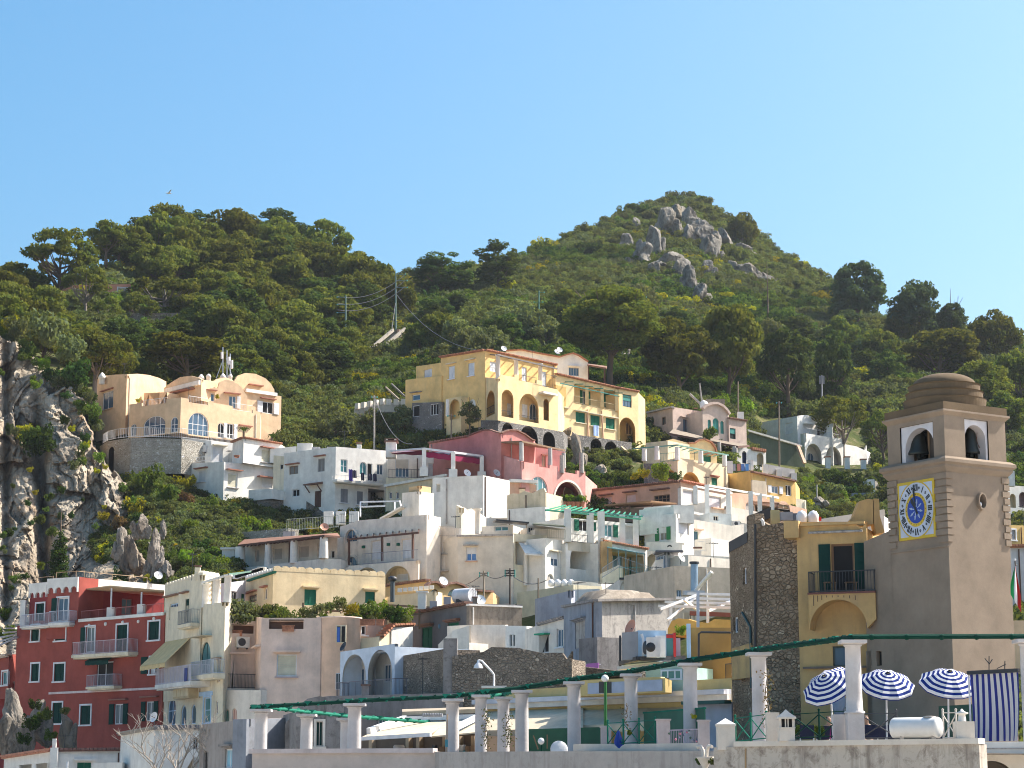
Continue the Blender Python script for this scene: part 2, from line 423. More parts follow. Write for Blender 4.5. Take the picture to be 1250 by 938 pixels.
def awning(h,fc,x0,x1,yt,yb,out,mat,val=.25,nm='awning'):
 pl=fc.pl;a0,zt=pl.hit(x0,yt);a1,zt2=pl.hit(x1,yt);zb=pl.hit((x0+x1)/2,yb,out)[1];zt=(zt+zt2)/2
 mb=MB();th=.04
 c=[pl.pt(a0,zt-th,.01),pl.pt(a1,zt-th,.01),pl.pt(a1,zb-th,out),pl.pt(a0,zb-th,out)]
 mb.hexa(c+[q+Vector((0,0,th))for q in c],mat);n=10
 for i in range(n):
  mb.pbox(pl,a0+(a1-a0)*i/n,a0+(a1-a0)*(i+.97)/n,zb-val*(1 if i%2 else.93),zb,out-.02,out,mat)
 return h.part(mb,nm)
def lintel(h,fc,x0,x1,y,mat,out=.3,th=.12,nm='lintel'):
 pl=fc.pl;a=pl.hit(x0,y)[0];b,z=pl.hit(x1,y);z=pl.hit((x0+x1)/2,y)[1];mb=MB();mb.pbox(pl,a,b,z-th,z,.002,out,mat);return h.part(mb,nm)
def dish(mb,c,r,az,mat,el=.5):
 ax=Vector((math.sin(az),-math.cos(az),el)).normalized();n=14;c=Vector(c);r*=.68
 mb.tube([c+Vector((0,0,-r*1.3)),c],.03,IRON,5)
 mb.lathe(c,[(r*k,r*.25*k*k)for k in(.02,.3,.6,.85,1)],mat,n,True,ax)
 mb.tube([c+ax*.02,c+ax*r*.75],.02,IRON,4)
def ac_unit(h,fc,x,y,w,hh,parent=None):
 pl=fc.pl;s0=pl.hit(x-w/2,y)[0];s1=pl.hit(x+w/2,y)[0];z0=pl.hit(x,y+hh/2)[1];z1=pl.hit(x,y-hh/2)[1]
 mb=MB();mb.pbox(pl,s0,s1,z0,z1,.05,.4,plain((.6,.58,.55)))
 c=pl.pt(s0+(s1-s0)*.4,(z0+z1)/2,.402);r=(z1-z0)*.38;n=14
 mb.face([c+(Vector((pl.t.x,pl.t.y,0))*math.cos(2*math.pi*k/n)+Vector((0,0,1))*math.sin(2*math.pi*k/n))*r for k in range(n)],IRON)
 mb.pbox(pl,s0+.1,s0+.15,z0-.12,z0-.002,.0,.35,IRON);mb.pbox(pl,s1-.15,s1-.1,z0-.12,z0-.002,.0,.35,IRON)
 return h.part(mb,'air_conditioner')
def tiles_edge(h,fc,x0,y0,x1,y1,mat=None,out=.35,th=.14,nm='tile_edge'):
 mat=mat or TILE;pl=fc.pl;a,z=pl.hit(x0,y0);b,z2=pl.hit(x1,y1);mb=MB();n=max(3,int(abs(b-a)/.28))
 for i in range(n):
  u=a+(b-a)*i/n;v=a+(b-a)*(i+.86)/n;zz=z+(z2-z)*(i+.5)/n
  mb.pbox(pl,u,v,zz,zz+th,-.3,out,mat);
 p0=pl.pt(a,z-.03,0);mb.beam(pl.pt(a,z-.05,out*.3),pl.pt(b,z2-.05,out*.3),out*.8,.09,mat)
 return h.part(mb,nm)
def scallops(h,fc,x0,y0,x1,y1,n,hgt,mat,th=.3,nm='scalloped_parapet'):
 pl=fc.pl;a,z=pl.hit(x0,y0);b,z2=pl.hit(x1,y1);mb=MB();W=(b-a)/n;k=8
 for i in range(n):
  u=a+W*i;zz=z+(z2-z)*(i+.5)/n
  top=[(u+W*(.5-.5*math.cos(math.pi*j/k)),zz+hgt*math.sin(math.pi*j/k)**.7)for j in range(k+1)]
  fr=[pl.pt(p,q,.02)for p,q in top];bk=[pl.pt(p,q,-th)for p,q in top]
  mb.face(fr,mat);mb.face(bk[::-1],mat)
  for j in range(k):mb.face([fr[j],fr[j+1],bk[j+1],bk[j]],mat)
 return h.part(mb,nm)
def chimney(h,px,y0,y1,d,w,mat,cap=None,nm='chimney'):
 a=P(px,y1,d);b=P(px,y0,d);mb=MB();H=b.z-a.z
 mb.box((a.x,a.y,a.z-.3),w,w,H*.75+.3,mat);mb.box((a.x,a.y,a.z+H*.75),w*1.3,w*1.3,H*.08,cap or mat)
 for sx in(-1,1):
  for sy in(-1,1):mb.box((a.x+sx*w*.4,a.y+sy*w*.4,a.z+H*.83),w*.2,w*.2,H*.1,mat)
 q=[Vector((a.x+sx*w*.65,a.y+sy*w*.65,a.z+H*.93))for sx,sy in((-1,-1),(1,-1),(1,1),(-1,1))];t=Vector((a.x,a.y,b.z))
 mb.face(q[::-1],cap or mat)
 for i in range(4):mb.face([q[i],q[(i+1)%4],t],cap or mat)
 return h.part(mb,nm)
def post(mb,px,y0,y1,d,w,mat,rnd=False):
 a=P(px,y1,d);z1=P(px,y0,d).z
 if rnd:mb.lathe(a,[(w/2,0),(w/2*.9,z1-a.z)],mat,12)
 else:mb.box(a,w,w,z1-a.z,mat)
 return Vector((a.x,a.y,z1))
SUN_EL,SUN_AZ=45.0,70.0
w=bpy.data.worlds.new('World');S.world=w;w.use_nodes=True;wn=w.node_tree
sky=wn.nodes.new('ShaderNodeTexSky');sky.sky_type='NISHITA';sky.sun_disc=False
sky.sun_elevation=R(SUN_EL);sky.sun_rotation=R(SUN_AZ);sky.altitude=50;sky.air_density=1.0;sky.dust_density=4.0;sky.ozone_density=4.0
hs=wn.nodes.new('ShaderNodeHueSaturation');hs.inputs['Saturation'].default_value=1.32;hs.inputs['Hue'].default_value=.484;wn.links.new(sky.outputs[0],hs.inputs['Color'])
wn.links.new(hs.outputs[0],wn.nodes['Background'].inputs[0]);wn.nodes['Background'].inputs[1].default_value=.086
sl=bpy.data.lights.new('sun','SUN');sl.energy=4.0;sl.angle=R(.53);sl.color=(1,.93,.82)
so=bpy.data.objects.new('sun',sl);COL.objects.link(so);so.location=(200,100,300)
sdir=Vector((math.sin(R(SUN_AZ))*math.cos(R(SUN_EL)),math.cos(R(SUN_AZ))*math.cos(R(SUN_EL)),math.sin(R(SUN_EL))))
so.rotation_euler=sdir.to_track_quat('Z','Y').to_euler()
S.view_settings.view_transform='Standard';S.view_settings.look='None';S.view_settings.exposure=1.46;S.view_settings.gamma=1;S.view_settings.use_curve_mapping=False
S.cycles.pixel_filter_type='BLACKMAN_HARRIS';S.cycles.filter_width=1.05;S.cycles.max_bounces=6;S.cycles.diffuse_bounces=3;S.cycles.glossy_bounces=2;S.cycles.transmission_bounces=2
S.cycles.use_denoising=True;S.cycles.use_adaptive_sampling=True;S.cycles.adaptive_threshold=.015
TT={-260:[(962,178),(800,195),(760,212),(640,232),(520,248),(420,268),(410,300),(400,320)],0:[(962,178),(800,192),(760,208),(640,230),(520,246),(420,266),(400,300),(383,330)],60:[(962,178),(800,190),(760,206),(640,228),(520,246),(440,268),(410,300),(372,342)],130:[(962,178),(800,186),(710,202),(640,224),(585,238),(560,242),(480,258),(440,282),(338,362)],180:[(962,178),(800,180),(715,198),(680,208),(640,217),(580,229),(540,241),(480,270),(440,300),(304,398)],250:[(962,168),(800,179),(720,194),(690,202),(640,218),(600,236),(540,248),(480,275),(440,310),(295,420)],340:[(962,140),(800,172),(735,181),(700,201),(640,223),(600,237),(540,249),(480,290),(420,345),(297,432)],400:[(962,135),(800,170),(735,181),(700,197),(650,215),(625,229),(560,245),(500,285),(420,350),(309,435)],480:[(962,130),(800,165),(735,185),(700,195),(650,212),(626,226),(560,240),(520,262),(480,290),(420,350),(345,445)],600:[(962,120),(800,165),(735,194),(640,208),(600,222),(545,239),(530,247),(480,264),(400,350),(330,485)],700:[(962,115),(800,160),(735,176),(709,194),(660,206),(625,218),(608,223),(580,235),(545,253),(500,272),(400,370),(290,540)],760:[(962,110),(800,150),(730,172),(706,196),(660,208),(612,224),(600,229),(570,246),(545,258),(500,280),(400,380),(266,580)],820:[(962,105),(800,145),(730,172),(707,201),(672,206),(625,222),(594,233),(560,256),(540,268),(500,290),(400,390),(246,605)],845:[(962,105),(800,140),(730,172),(707,202),(660,211),(625,223),(594,235),(560,258),(540,270),(500,295),(400,395),(243,610)],880:[(962,105),(800,135),(730,172),(708,203),(660,215),(640,223),(622,230),(604,236),(570,258),(545,274),(510,298),(480,320),(400,405),(262,600)],940:[(962,100),(800,130),(730,172),(708,203),(660,217),(640,227),(622,234),(600,245),(575,276),(552,308),(530,318),(480,345),(400,430),(303,570)],1010:[(962,100),(800,130),(660,220),(620,252),(575,298),(560,310),(520,326),(480,356),(400,455),(346,535)],1060:[(962,100),(800,130),(640,240),(590,284),(555,316),(520,332),(480,364),(420,440),(392,490)],1250:[(962,100),(800,135),(640,240),(590,282),(540,316),(480,360),(440,420),(420,440)],1520:[(962,100),(800,135),(640,240),(590,282),(540,316),(480,360),(440,420),(430,430)],}
TX=sorted(TT)
def tcol(x,py):
 t=TT[x];ys=[q[0]for q in t][::-1];ds=[q[1]for q in t][::-1]
 return float(np.interp(py,ys,ds))
def T(px,py):
 px=min(max(px,TX[0]),TX[-1]);i=max(j for j in range(len(TX))if TX[j]<=px);i=min(i,len(TX)-2)
 a,b=TX[i],TX[i+1];f=(px-a)/(b-a);f=f*f*(3-2*f)*.5+f*.5
 return tcol(a,py)*(1-f)+tcol(b,py)*f
RIDGE_Y=[TT[x][-1][0]for x in TX]
def ridge(px):return float(np.interp(px,TX,RIDGE_Y))
def tz(p):
 a=min(1,max(0,(p.y-262)/60.0))
 return a*(1.5*noise.noise(p/16)+.6*noise.noise(p/5))
def G(px,py):
 p=P(px,py,T(px,py));p.z+=tz(p);return p
def ground_mat():
 m,nt,b=nodes('hill_ground');b.inputs['Roughness'].default_value=1;b.inputs['Specular IOR Level'].default_value=.05
 v=coords(nt,(1,1,1),True);a=noi(nt,v,.12,6,.65);c=noi(nt,v,.6,6,.7)
 g=mixc(nt,ramp(nt,a,[(.38,0.),(.62,1.)]),(.045,.062,.018),(.085,.09,.03))
 g=mixc(nt,ramp(nt,c,[(.52,0.),(.68,.8)]),g,(.2,.16,.10))
 nt.links.new(g,b.inputs['Base Color']);bump(nt,b,c,1,.4);return m
GROUND=ground_mat()
def make_terrain():
 xs=np.arange(-260,1521,5.5);rows=[]
 nt_=190
 for x in xs:
  r=ridge(x);col=[]
  for j in range(nt_+1):
   py=962+(r-962)*j/nt_;col.append(G(x,py))
  q=col[-1]
  for dd,dz in((8,-.2),(20,-2),(60,-22),(220,-110),(500,-200)):col.append(Vector((q.x*(1+dd/q.y),q.y+dd,max(-30,q.z+dz))))
  b=col[0];col.insert(0,Vector((b.x,b.y-2,-8)))
  rows.append(col)
 mb=MB();mb.grid(rows,GROUND,True)
 mb.f=[q[::-1]for q in mb.f]
 o=mb.build('hillside',None,(0,0,0));tag(o,kind='structure')
 mb=MB();mb.face([(-6000,-3000,-6),(6000,-3000,-6),(6000,9000,-6),(-6000,9000,-6)],plain((.46,.41,.34),.95))
 tag(mb.build('ground',None,(0,0,-6)),kind='structure')
make_terrain()
ROCK=rockm((.44,.38,.30),(.20,.165,.13),(.42,.28,.17));ROCK2=rockm((.34,.30,.255),(.12,.105,.09),(.28,.20,.13),1.6)
def fr(p,s,seed=0,o=4):return noise.fractal(Vector((p.x/s+seed,p.y/s,p.z/s)),1.0,2.0,o)
def ridged(p,s,seed=0):return noise.ridged_multi_fractal(Vector((p.x/s+seed,p.y/s,p.z/s)),.9,2.0,5,1.0,2.0)
ROCKH=rockm((.27,.25,.22),(.10,.09,.075),(.22,.18,.12),1.6)
def make_cliff():
 xs=np.arange(-150,200,1.25);ys=np.arange(402,800,1.35);rows=[]
 topx=[-170,0,22,45,70,100,122,190];topy=[405,408,415,440,462,476,482,490]
 for x in xs:
  col=[];ty=float(np.interp(x,topx,topy))
  for y in ys:
   d=min(T(x,y)-3,206+(760-y)/355*34);p=P(x,y,d);wx=p.x+2.2*noise.noise(p/9)+.25*p.z
   a=noise.ridged_multi_fractal(Vector((wx/17+3.1,0,p.z/46)),.9,2.1,3,1.0,2.0)-1
   dv=2.6*a;q0=Vector((wx+.8*noise.noise(p/2.5),p.y*.02,p.z+1.2*noise.noise(p/3+Vector((9,0,0)))))
   for sx,sz,am,tl in((4.6,10,2.4,.4),(2.0,4.2,1.2,.4),(.9,1.7,.6,.35),(.4,.7,.25,.3)):
    w=Vector((q0.x/sx,am,q0.z/sz));ds,ps=noise.voronoi(w);c0=ps[0];h0=noise.noise(c0*5.3+Vector((am*9,0,0)));tx=noise.noise(c0*3.1+Vector((0,am*7,4)))
    dv+=am*(1.5*h0+tl*4.5*tx*(w.x-c0.x)+1.1*noise.noise(c0*2.7)*(w.z-c0.z))-am*.22*max(0,1-(ds[1]-ds[0])/.07)
   dv+=.25*(noise.ridged_multi_fractal(p/1.2,.9,2,3,1,2)-1)-6*math.exp(-((x-50-(y-600)*.05)/8)**2)*min(1,max(0,(y-470)/60))-2.5*math.exp(-((x-8)/5)**2)
   d2=d-dv*.95
   jx=9*noise.noise(Vector((x/11,y/15,2)))+4*noise.noise(Vector((x/4,y/5,7)));e=min(1,max(0,(y-ty-jx)/6));d2=d2*e+(T(x,y)+5)*(1-e)
   xr=float(np.interp(y,[405,470,545,590,640,700,800],[96,110,128,160,186,200,202]))
   e2=min(1,max(0,(xr-8+1.2*jx-x)/6));d2=d2*e2+(T(x,y)+4)*(1-e2)if e2<1 else d2
   col.append(P(x,y,d2))
  rows.append(col)
 mb=MB();mb.grid(rows,ROCK,False);mb.f=[q[::-1]for q in mb.f]
 tag(mb.build('cliff',None,(0,0,0)),kind='structure')
make_cliff()
def ico(n=3):
 import bmesh
 bm=bmesh.new();bmesh.ops.create_icosphere(bm,subdivisions=n,radius=1);v=[q.co.copy()for q in bm.verts];f=[tuple(x.index for x in q.verts)for q in bm.faces];bm.free();return v,f
ICOV,ICOF=ico(4)
def rock(px,py,d,w,h,label,seed,mat=None,name='rock_outcrop',group=None,dep=.7,rough=1):
 c=P(px,py,d);k=d/F;W,H=w*k,h*k;mb=MB();rg=random.Random(seed);n=7 if min(w,h)>12 else 4
 mb.mats=[mat or ROCK2]
 for b in range(n):
  u=0 if b==0 else rg.uniform(-.36,.36);sx=W*(rg.uniform(.24,.4)if b else.42);sz=H*(rg.uniform(.2,.38)if b else.44);sy=sx*rg.uniform(.8,1.3)
  o=Vector((u*W,rg.uniform(-.3,.2)*W*dep,(-H*.5+sz*.8)if b else 0));lean=rg.uniform(-.25,.25);pl_=[]
  for _ in range(18):
   q=Vector((rg.gauss(0,1),rg.gauss(0,1),rg.gauss(0,.45))).normalized();pl_.append((q,rg.uniform(.48,.82)))
  n0=len(mb.v)
  for q in ICOV:
   r=1.0
   for nn,dd in pl_:
    t=q.dot(nn)
    if t>0:r=min(r,dd/t)
   p=q*r*(1+.10*fr(q*2.2+Vector((b,seed,0)),1)+.07*(noise.ridged_multi_fractal(Vector((q.x*3+b,q.y*3+seed,q.z*1.3)),.9,2,4,1,2)-1))
   z=p.z*sz;mb.v.append(tuple(c+o+Vector((p.x*sx+lean*z,p.y*sy,z))))
  mb.f+=[tuple(i+n0 for i in f)for f in ICOF]
 mb.m=[0]*len(mb.f);mb.sm=[False]*len(mb.f)
 o=mb.build(name,None,(c.x,c.y,c.z-H/2));return tag(o,label,'rock',group)
RK=[(783,312,26,44),(797,300,22,52),(812,274,26,44),(826,262,28,36),(841,268,22,38),(856,284,30,58),(868,300,22,52),(884,294,20,36),(818,318,30,40),(830,330,26,36),(842,344,20,44),(853,362,22,38),(906,308,24,22),(917,335,30,34),(936,342,26,26),(949,348,18,16),(766,296,20,24),(775,276,12,24),(764,312,16,14),(800,330,20,20),(862,330,18,30),(893,326,18,22),(740,330,14,12),(847,382,14,16)]
def near_rock(x,y):return any(abs(x-a)<w*.3 and abs(y-b)<h*.28 for a,b,w,h in RK)
for i,(x,y,a,b)in enumerate(RK):
 b0=max(y+b*.35,ridge(x)+6);rock(x,y,T(x,b0)-1.0,a*1.55,b*1.0,'grey limestone outcrop breaking through the scrub near the hilltop',i*3+1,group='limestone outcrops near the hilltop',mat=ROCKH)
for i,(x,y,d,a,b,lb)in enumerate([(188,672,199,24,66,'tall pointed grey limestone rock on the green slope above the red house'),(163,676,200,30,50,'broad wedge of limestone left of the tall pointed rock above the red house'),(174,640,203,22,34,'jagged limestone block behind the pointed rocks of the green slope'),(148,662,204,24,44,'pale limestone buttress where the cliff meets the green slope'),(204,696,198,22,26,'low limestone block right of the pointed rocks, above the roof of the red house'),(200,645,205,12,26,'small pale slab of limestone right of the tall pointed rock'),(143,592,226,24,44,'grey limestone rock under the stone retaining wall of the peach villa'),(690,508+22,247,22,24,'pale limestone boulder against the yellow villa wall'),(706,556,239,20,62,'steep limestone rock face beside the stone arches of the yellow villa'),(733,585,236,40,40,'limestone rock at the foot of the two tall stone arches'),(18,880,158,46,86,'weathered rock face under the balustrade terrace of the red house'),(82,890,160,22,52,'rock pillar standing against the lower wall of the red house'),(46,880,161,36,60,'overgrown rock between the red house and the white low roof'),(1000,612,243,24,14,'pale boulder on the green slope below the white villa'),(763,430,335,22,12,'grey rock half hidden in scrub above the yellow villa'),(560,372,400,22,14,'grey rock among shrubs above the stairway')]):
 rock(x,y,d,a,b,lb,50+i*2.1,ROCK if i in(8,9)else ROCK2)
BARK=plain((.11,.075,.05),.9);BARKL=plain((.2,.165,.135),.9)
def leaves(puffs,size,per_area,mat,name,jit=.55,elong=1.6,flat=1.0,seed=0):
 rg=np.random.default_rng(seed);V=[]
 for cx,cy,cz,rx,ry,rz in puffs:
  n=max(12,int(per_area*4*math.pi*((rx*ry+rx*rz+ry*rz)/3)))
  d=rg.normal(size=(n,3));d/=np.linalg.norm(d,axis=1)[:,None]
  rr=(.62+.42*rg.random(n)**.6)[:,None]
  c=d*rr*np.array([rx,ry,rz])+np.array([cx,cy,cz])
  nn=d/np.array([rx,ry,rz]);nn/=np.linalg.norm(nn,axis=1)[:,None]
  nn=nn+rg.normal(size=(n,3))*jit;nn/=np.linalg.norm(nn,axis=1)[:,None]
  a=np.cross(nn,rg.normal(size=(n,3)));a/=np.linalg.norm(a,axis=1)[:,None];b=np.cross(nn,a)
  s=(size*(.6+.8*rg.random(n)))[:,None]
  q=np.stack([c-a*s*elong*.5,c-b*s*.42,c+a*s*elong*.5,c+b*s*.42],1)
  V.append(q.reshape(-1,3))
 V=np.concatenate(V);nq=len(V)//4
 me=bpy.data.meshes.new(name);me.vertices.add(len(V));me.vertices.foreach_set('co',V.astype(np.float32).ravel())
 me.loops.add(nq*4);me.loops.foreach_set('vertex_index',np.arange(nq*4,dtype=np.int32))
 me.polygons.add(nq);me.polygons.foreach_set('loop_start',np.arange(0,nq*4,4,dtype=np.int32));me.polygons.foreach_set('loop_total',np.full(nq,4,np.int32))
 me.materials.append(mat);me.update(calc_edges=True);return me
def pine_puffs(rg,W,H,n,base=.0,umb=True,thin=False):
 out=[]
 for i in range(n):
  for _ in range(40):
   x,y,z=rg.uniform(-1,1),rg.uniform(-1,1),rg.uniform(0,1)
   r=math.hypot(x,y)
   lim=math.sqrt(max(0,1-((z-.32)/.68)**2))if z>.32 else(.55+.45*z/.32 if umb else.75+.25*z/.32)
   if lim*.62<r<lim or(z>.8 and r<lim):break
  k=(rg.uniform(.085,.13)if thin else rg.uniform(.10,.19))*W*(1.0 if umb else.85)
  out.append((x*W/2*.86,y*W/2*.86,z*H*.88+H*.05,k,k,k*(rg.uniform(.36,.55)if umb else rg.uniform(.55,.8))))
 if not thin:out.append((0,0,H*.5,W*.22,W*.22,H*.22))
 return out
def tree_trunk(puffs,foot,r0,mat,rg,nl=9,lean=(0,0),fork=.45):
 mb=MB();top=min(p[2]for p in puffs);H=max(p[2]for p in puffs)
 f0=Vector((lean[0],lean[1],foot));mid=Vector((lean[0]*.3,lean[1]*.3,foot+(H*.35-foot)*.62));tp=Vector((0,0,H*.62))
 mb.tube([f0,f0.lerp(mid,.5)+Vector((r0*.5,0,0)),mid,mid.lerp(tp,.5)+Vector((-r0*.6,r0*.4,0)),tp],[r0*1.25,r0,r0*.85,r0*.5,r0*.2],mat,8)
 for p in sorted(puffs,key=lambda q:-math.hypot(q[0],q[1]))[:nl]:
  e=Vector(p[:3]);s=f0.lerp(mid,rg.uniform(.75,1))if rg.random()<fork else mid.lerp(tp,rg.uniform(0,.5))
  m=s.lerp(e,.5)+Vector((0,0,-(e-s).length*.08));mb.tube([s,m,e],[r0*.42,r0*.28,r0*.1],mat,5)
 return mb
PINE=leafm((.058,.082,.020),(.160,.160,.036),.34,.3);PINED=leafm((.036,.062,.022),(.085,.108,.032),.3,.22)
PINEB=leafm((.045,.070,.038),(.085,.110,.050),.3,.2);OLIVE=leafm((.085,.105,.055),(.15,.165,.085),.36,.25,.9)
SHRUB=leafm((.058,.090,.020),(.115,.145,.036),.36,.35,.8);LIME=leafm((.10,.15,.02),(.17,.22,.035),.4,.25,.9);SCRUBG=leafm((.078,.100,.036),(.140,.150,.062),.34,.35,.7)
BROOM=leafm((.22,.20,.014),(.34,.31,.02),.3,.2,.9);REDB=leafm((.13,.085,.05),(.19,.12,.06),.3,.2,.9);DARKB=leafm((.026,.050,.014),(.06,.09,.024),.32,.3,.8)
ORANGEF=leafm((.45,.26,.02),(.55,.38,.03),.3,.15)
PROTO={}
def make_proto(key,mat,W,H,n,size,dens,foot,r0,umb=True,seed=1,lean=(0,0),bark=None,puffs=None,jit=.55,nl=9,thin=False):
 rg=random.Random(seed);pf=puffs or pine_puffs(rg,W,H,n,umb=umb,thin=thin)
 me=leaves(pf,size,dens,mat,'crown',jit,seed=seed)
 tb=tree_trunk(pf,foot,r0,bark or BARK,rg,nl,lean);tb.v.append(tb.v[0])
 tm=bpy.data.meshes.new('trunk');tm.from_pydata(tb.v[:-1],[],tb.f);tm.materials.append(bark or BARK);tm.polygons.foreach_set('use_smooth',[True]*len(tb.f))
 PROTO[key]=(me,tm,W,H,foot)
for i in range(5):make_proto('pine%d'%i,PINE,10,7.2,46,.40,7,-4.5,.34,True,100+i,(rg_:=random.Random(i)).choices((-.8,.5,0,.9),k=2))
for i in range(3):make_proto('tall%d'%i,PINED,8.5,11,56,.40,7,-3,.3,False,200+i)
for i in range(2):make_proto('far%d'%i,PINEB,10,10.5,58,.44,6.5,-2.5,.3,False,230+i)
make_proto('bigpine',PINE,14,10.5,84,.34,9,-4.2,.42,True,311,(.4,0),nl=16)
make_proto('openpine',PINE,11,7.5,40,.34,10,-4.5,.36,True,313,(.6,0),nl=26,thin=True);make_proto('openpine2',PINE,11,6,34,.34,10,-5,.34,True,319,(-.6,0),BARKL,nl=24,thin=True)
make_proto('umbpine',PINE,11,6,60,.32,10,-5.5,.38,True,312,(.8,0),BARKL,nl=14)
for i in range(2):make_proto('olive%d'%i,OLIVE,5,4.2,36,.24,14,-1.2,.16,False,400+i)
def cyp(seed):
 rg=random.Random(seed);return[((rg.random()-.5)*.5,(rg.random()-.5)*.5,z*.5,.85*math.sin(math.pi*min(1,.12+z/21))**.7+.12,.85*math.sin(math.pi*min(1,.12+z/21))**.7+.12,.8)for z in range(1,20)]
make_proto('cypress',DARKB,2,10,0,.26,14,-.5,.2,puffs=cyp(5),seed=5,nl=0)
def bush_puffs(rg,n=14,spread=1.0):
 return[((rg.random()-.5)*1.7*spread,(rg.random()-.5)*1.7*spread,.25+rg.random()*.95,.3+rg.random()*.25,.3+rg.random()*.25,.26+rg.random()*.22)for _ in range(n)]+[(0,0,.45,.7,.7,.5)]
BUSH={}
for key,mat,n in(('green',SHRUB,3),('lime',LIME,2),('broom',BROOM,2),('dark',DARKB,2),('red',REDB,1),('olive',OLIVE,2),('orange',ORANGEF,1),('scrub',SCRUBG,2)):
 for i in range(n):
  rg=random.Random(key+str(i));BUSH[key+str(i)]=leaves(bush_puffs(rg),.17,26,mat,'foliage_'+key,.6,seed=len(BUSH))
TN=[0]
def tree(key,cx,cy,wpx,hpx,py_base,label,group=None,name='pine_tree',d=None,rot=None,cat='tree',foot=None):
 me,tm,W,H,ft=PROTO[key];d=d or T(cx,py_base);d=min(d,T(cx,max(py_base,ridge(cx)+2))+6)
 k=d/F;sx=wpx*k/W;sz=hpx*k/H;p=P(cx,cy+hpx/2,d)
 TN[0]+=1;rg=random.Random(TN[0]*17);rz=rg.uniform(0,6.28)if rot is None else rot
 gz=P(cx,py_base,d).z-.5;r=empty(name,(p.x,p.y,min(gz,p.z)),label,cat,group)
 c=bpy.data.objects.new('crown',me);t=bpy.data.objects.new('trunk',tm)
 for o in(c,t):COL.objects.link(o);o.parent=r;o.rotation_euler=(0,0,rz)
 c.location=(0,0,p.z-min(gz,p.z));c.scale=(sx,sx,sz)
 t.location=c.location;need=p.z-gz;sc=max(sz,need/(-ft)if need>0 else sz)
 t.scale=(sx,sx,sz if need<=-ft*sz else sc)
 return r
def bush(key,px,py,rpx,label,group=None,d=None,hz=1.0,name='shrub',cat='shrub'):
 d=d or T(px,py+rpx*.6);k=d/F;p=P(px,py+rpx*.75,d);r=rpx*k/1.15
 o=bpy.data.objects.new(name,BUSH[key]);COL.objects.link(o);o.location=p;o.scale=(r,r,r*hz*1.25);TN[0]+=1
 o.rotation_euler=(0,0,random.Random(TN[0]).uniform(0,6.28));return tag(o,label,cat,group)
for a in[('bigpine',748,388,128,84,478,'wide dark umbrella pine with bare limbs rising behind the yellow villa','umbrella_pine'),('pine1',826,420,88,80,486,'rounded dark pine right of the wide umbrella pine above the villas','pine_tree'),('pine2',893,412,82,92,500,'tall olive-green pine with bare trunk above the house with the arched gable','pine_tree'),('tall0',962,436,74,96,512,'dense dark pine standing above the white villa','pine_tree'),('tall1',1017,438,52,96,500,'narrow very dark conifer right of the dense dark pine','conifer'),('pine3',907,278,42,50,306,'lone pine on the skyline right of the hilltop rocks','pine_tree'),('far0',1047,352,72,76,410,'large blue-green pine on the skyline, tallest one left of the tower dome','pine_tree'),('far1',1118,372,70,72,425,'broad blue-green pine on the skyline above the tower dome','pine_tree'),('far0',1162,386,36,38,425,'small pine in the skyline gap above the tower dome','pine_tree'),('pine4',1216,404,66,64,448,'rounded pine on the skyline at the right edge of the picture','pine_tree'),('pine0',1150,424,100,54,470,'wide flat-topped pine just above the dome of the tower','pine_tree'),('pine2',1196,468,84,60,515,'pine with golden-green top right of the tower dome','pine_tree'),('pine3',1246,452,56,60,500,'pine cut by the right edge of the picture above the tower cornice','pine_tree'),('pine1',1228,500,60,50,540,'dark pine low beside the belfry at the right edge','pine_tree'),('openpine2',1030,506,84,54,566,'olive-green umbrella pine with a bare trunk in front of the white arched villa','umbrella_pine'),('openpine',1076,520,54,50,574,'brownish umbrella pine with a crooked trunk between the white villa and the tower','umbrella_pine'),('openpine',72,306,96,78,384,'tall open pine with visible limbs at the left end of the ridge','umbrella_pine'),('openpine2',104,341,62,44,388,'small round pine in front of the pink ridge house','pine_tree'),('openpine2',200,352,96,38,392,'flat spreading pine with several trunks right of the pink ridge house','pine_tree'),('openpine',170,372,50,40,396,'small open pine just below the right end of the pink ridge house','pine_tree'),('pine3',232,376,62,46,404,'rounded pine below the flat spreading pine of the ridge','pine_tree'),('openpine2',132,376,40,32,396,'little pine in front of the dark base of the pink ridge house','pine_tree'),('pine1',18,342,36,30,384,'thin leaning pine at the far left of the ridge','pine_tree'),('umbpine',116,430,94,54,492,'spreading pine with golden-green plates just left above the peach villa','umbrella_pine'),('pine3',226,428,108,50,486,'wide pine directly above the roofs of the peach villa','pine_tree'),('tall2',606,319,64,62,362,'round dark tree on the saddle of the ridge, right of its dark neighbour','broad_tree'),('tall1',540,328,80,50,366,'low wide dark tree on the saddle of the ridge','broad_tree'),('olive1',490,514,46,44,545,'silvery olive tree below the path left of the yellow villa','olive_tree'),('olive0',410,514,56,50,548,'large grey-green olive tree behind the white house with laundry','olive_tree'),('olive1',452,516,44,40,550,'grey-green olive tree left of the silvery one below the path','olive_tree'),('olive1',560,408,60,50,440,'pale olive tree in the scrub right of the stone stairway','olive_tree'),('olive0',610,392,56,46,425,'pale olive tree in the scrub above the roof of the yellow villa','olive_tree'),('cypress',393,367,8,32,384,'thin dark cypress among the pines of the left ridge','cypress'),('cypress',938,396,14,34,418,'pair of small dark cypress tips above the dense dark pine','cypress'),]:tree(*a[:7],name=a[7])
tree('olive0',573,503,32,30,530,'small round olive tree by the stone base of the yellow villa',name='olive_tree',d=236);tree('cypress',71,684,24,76,724,'slim green cypress against the cliff behind the red house',name='cypress',d=203,cat='cypress')
rg=random.Random(5);GL='rounded dark-green pine in the wood covering the left ridge'
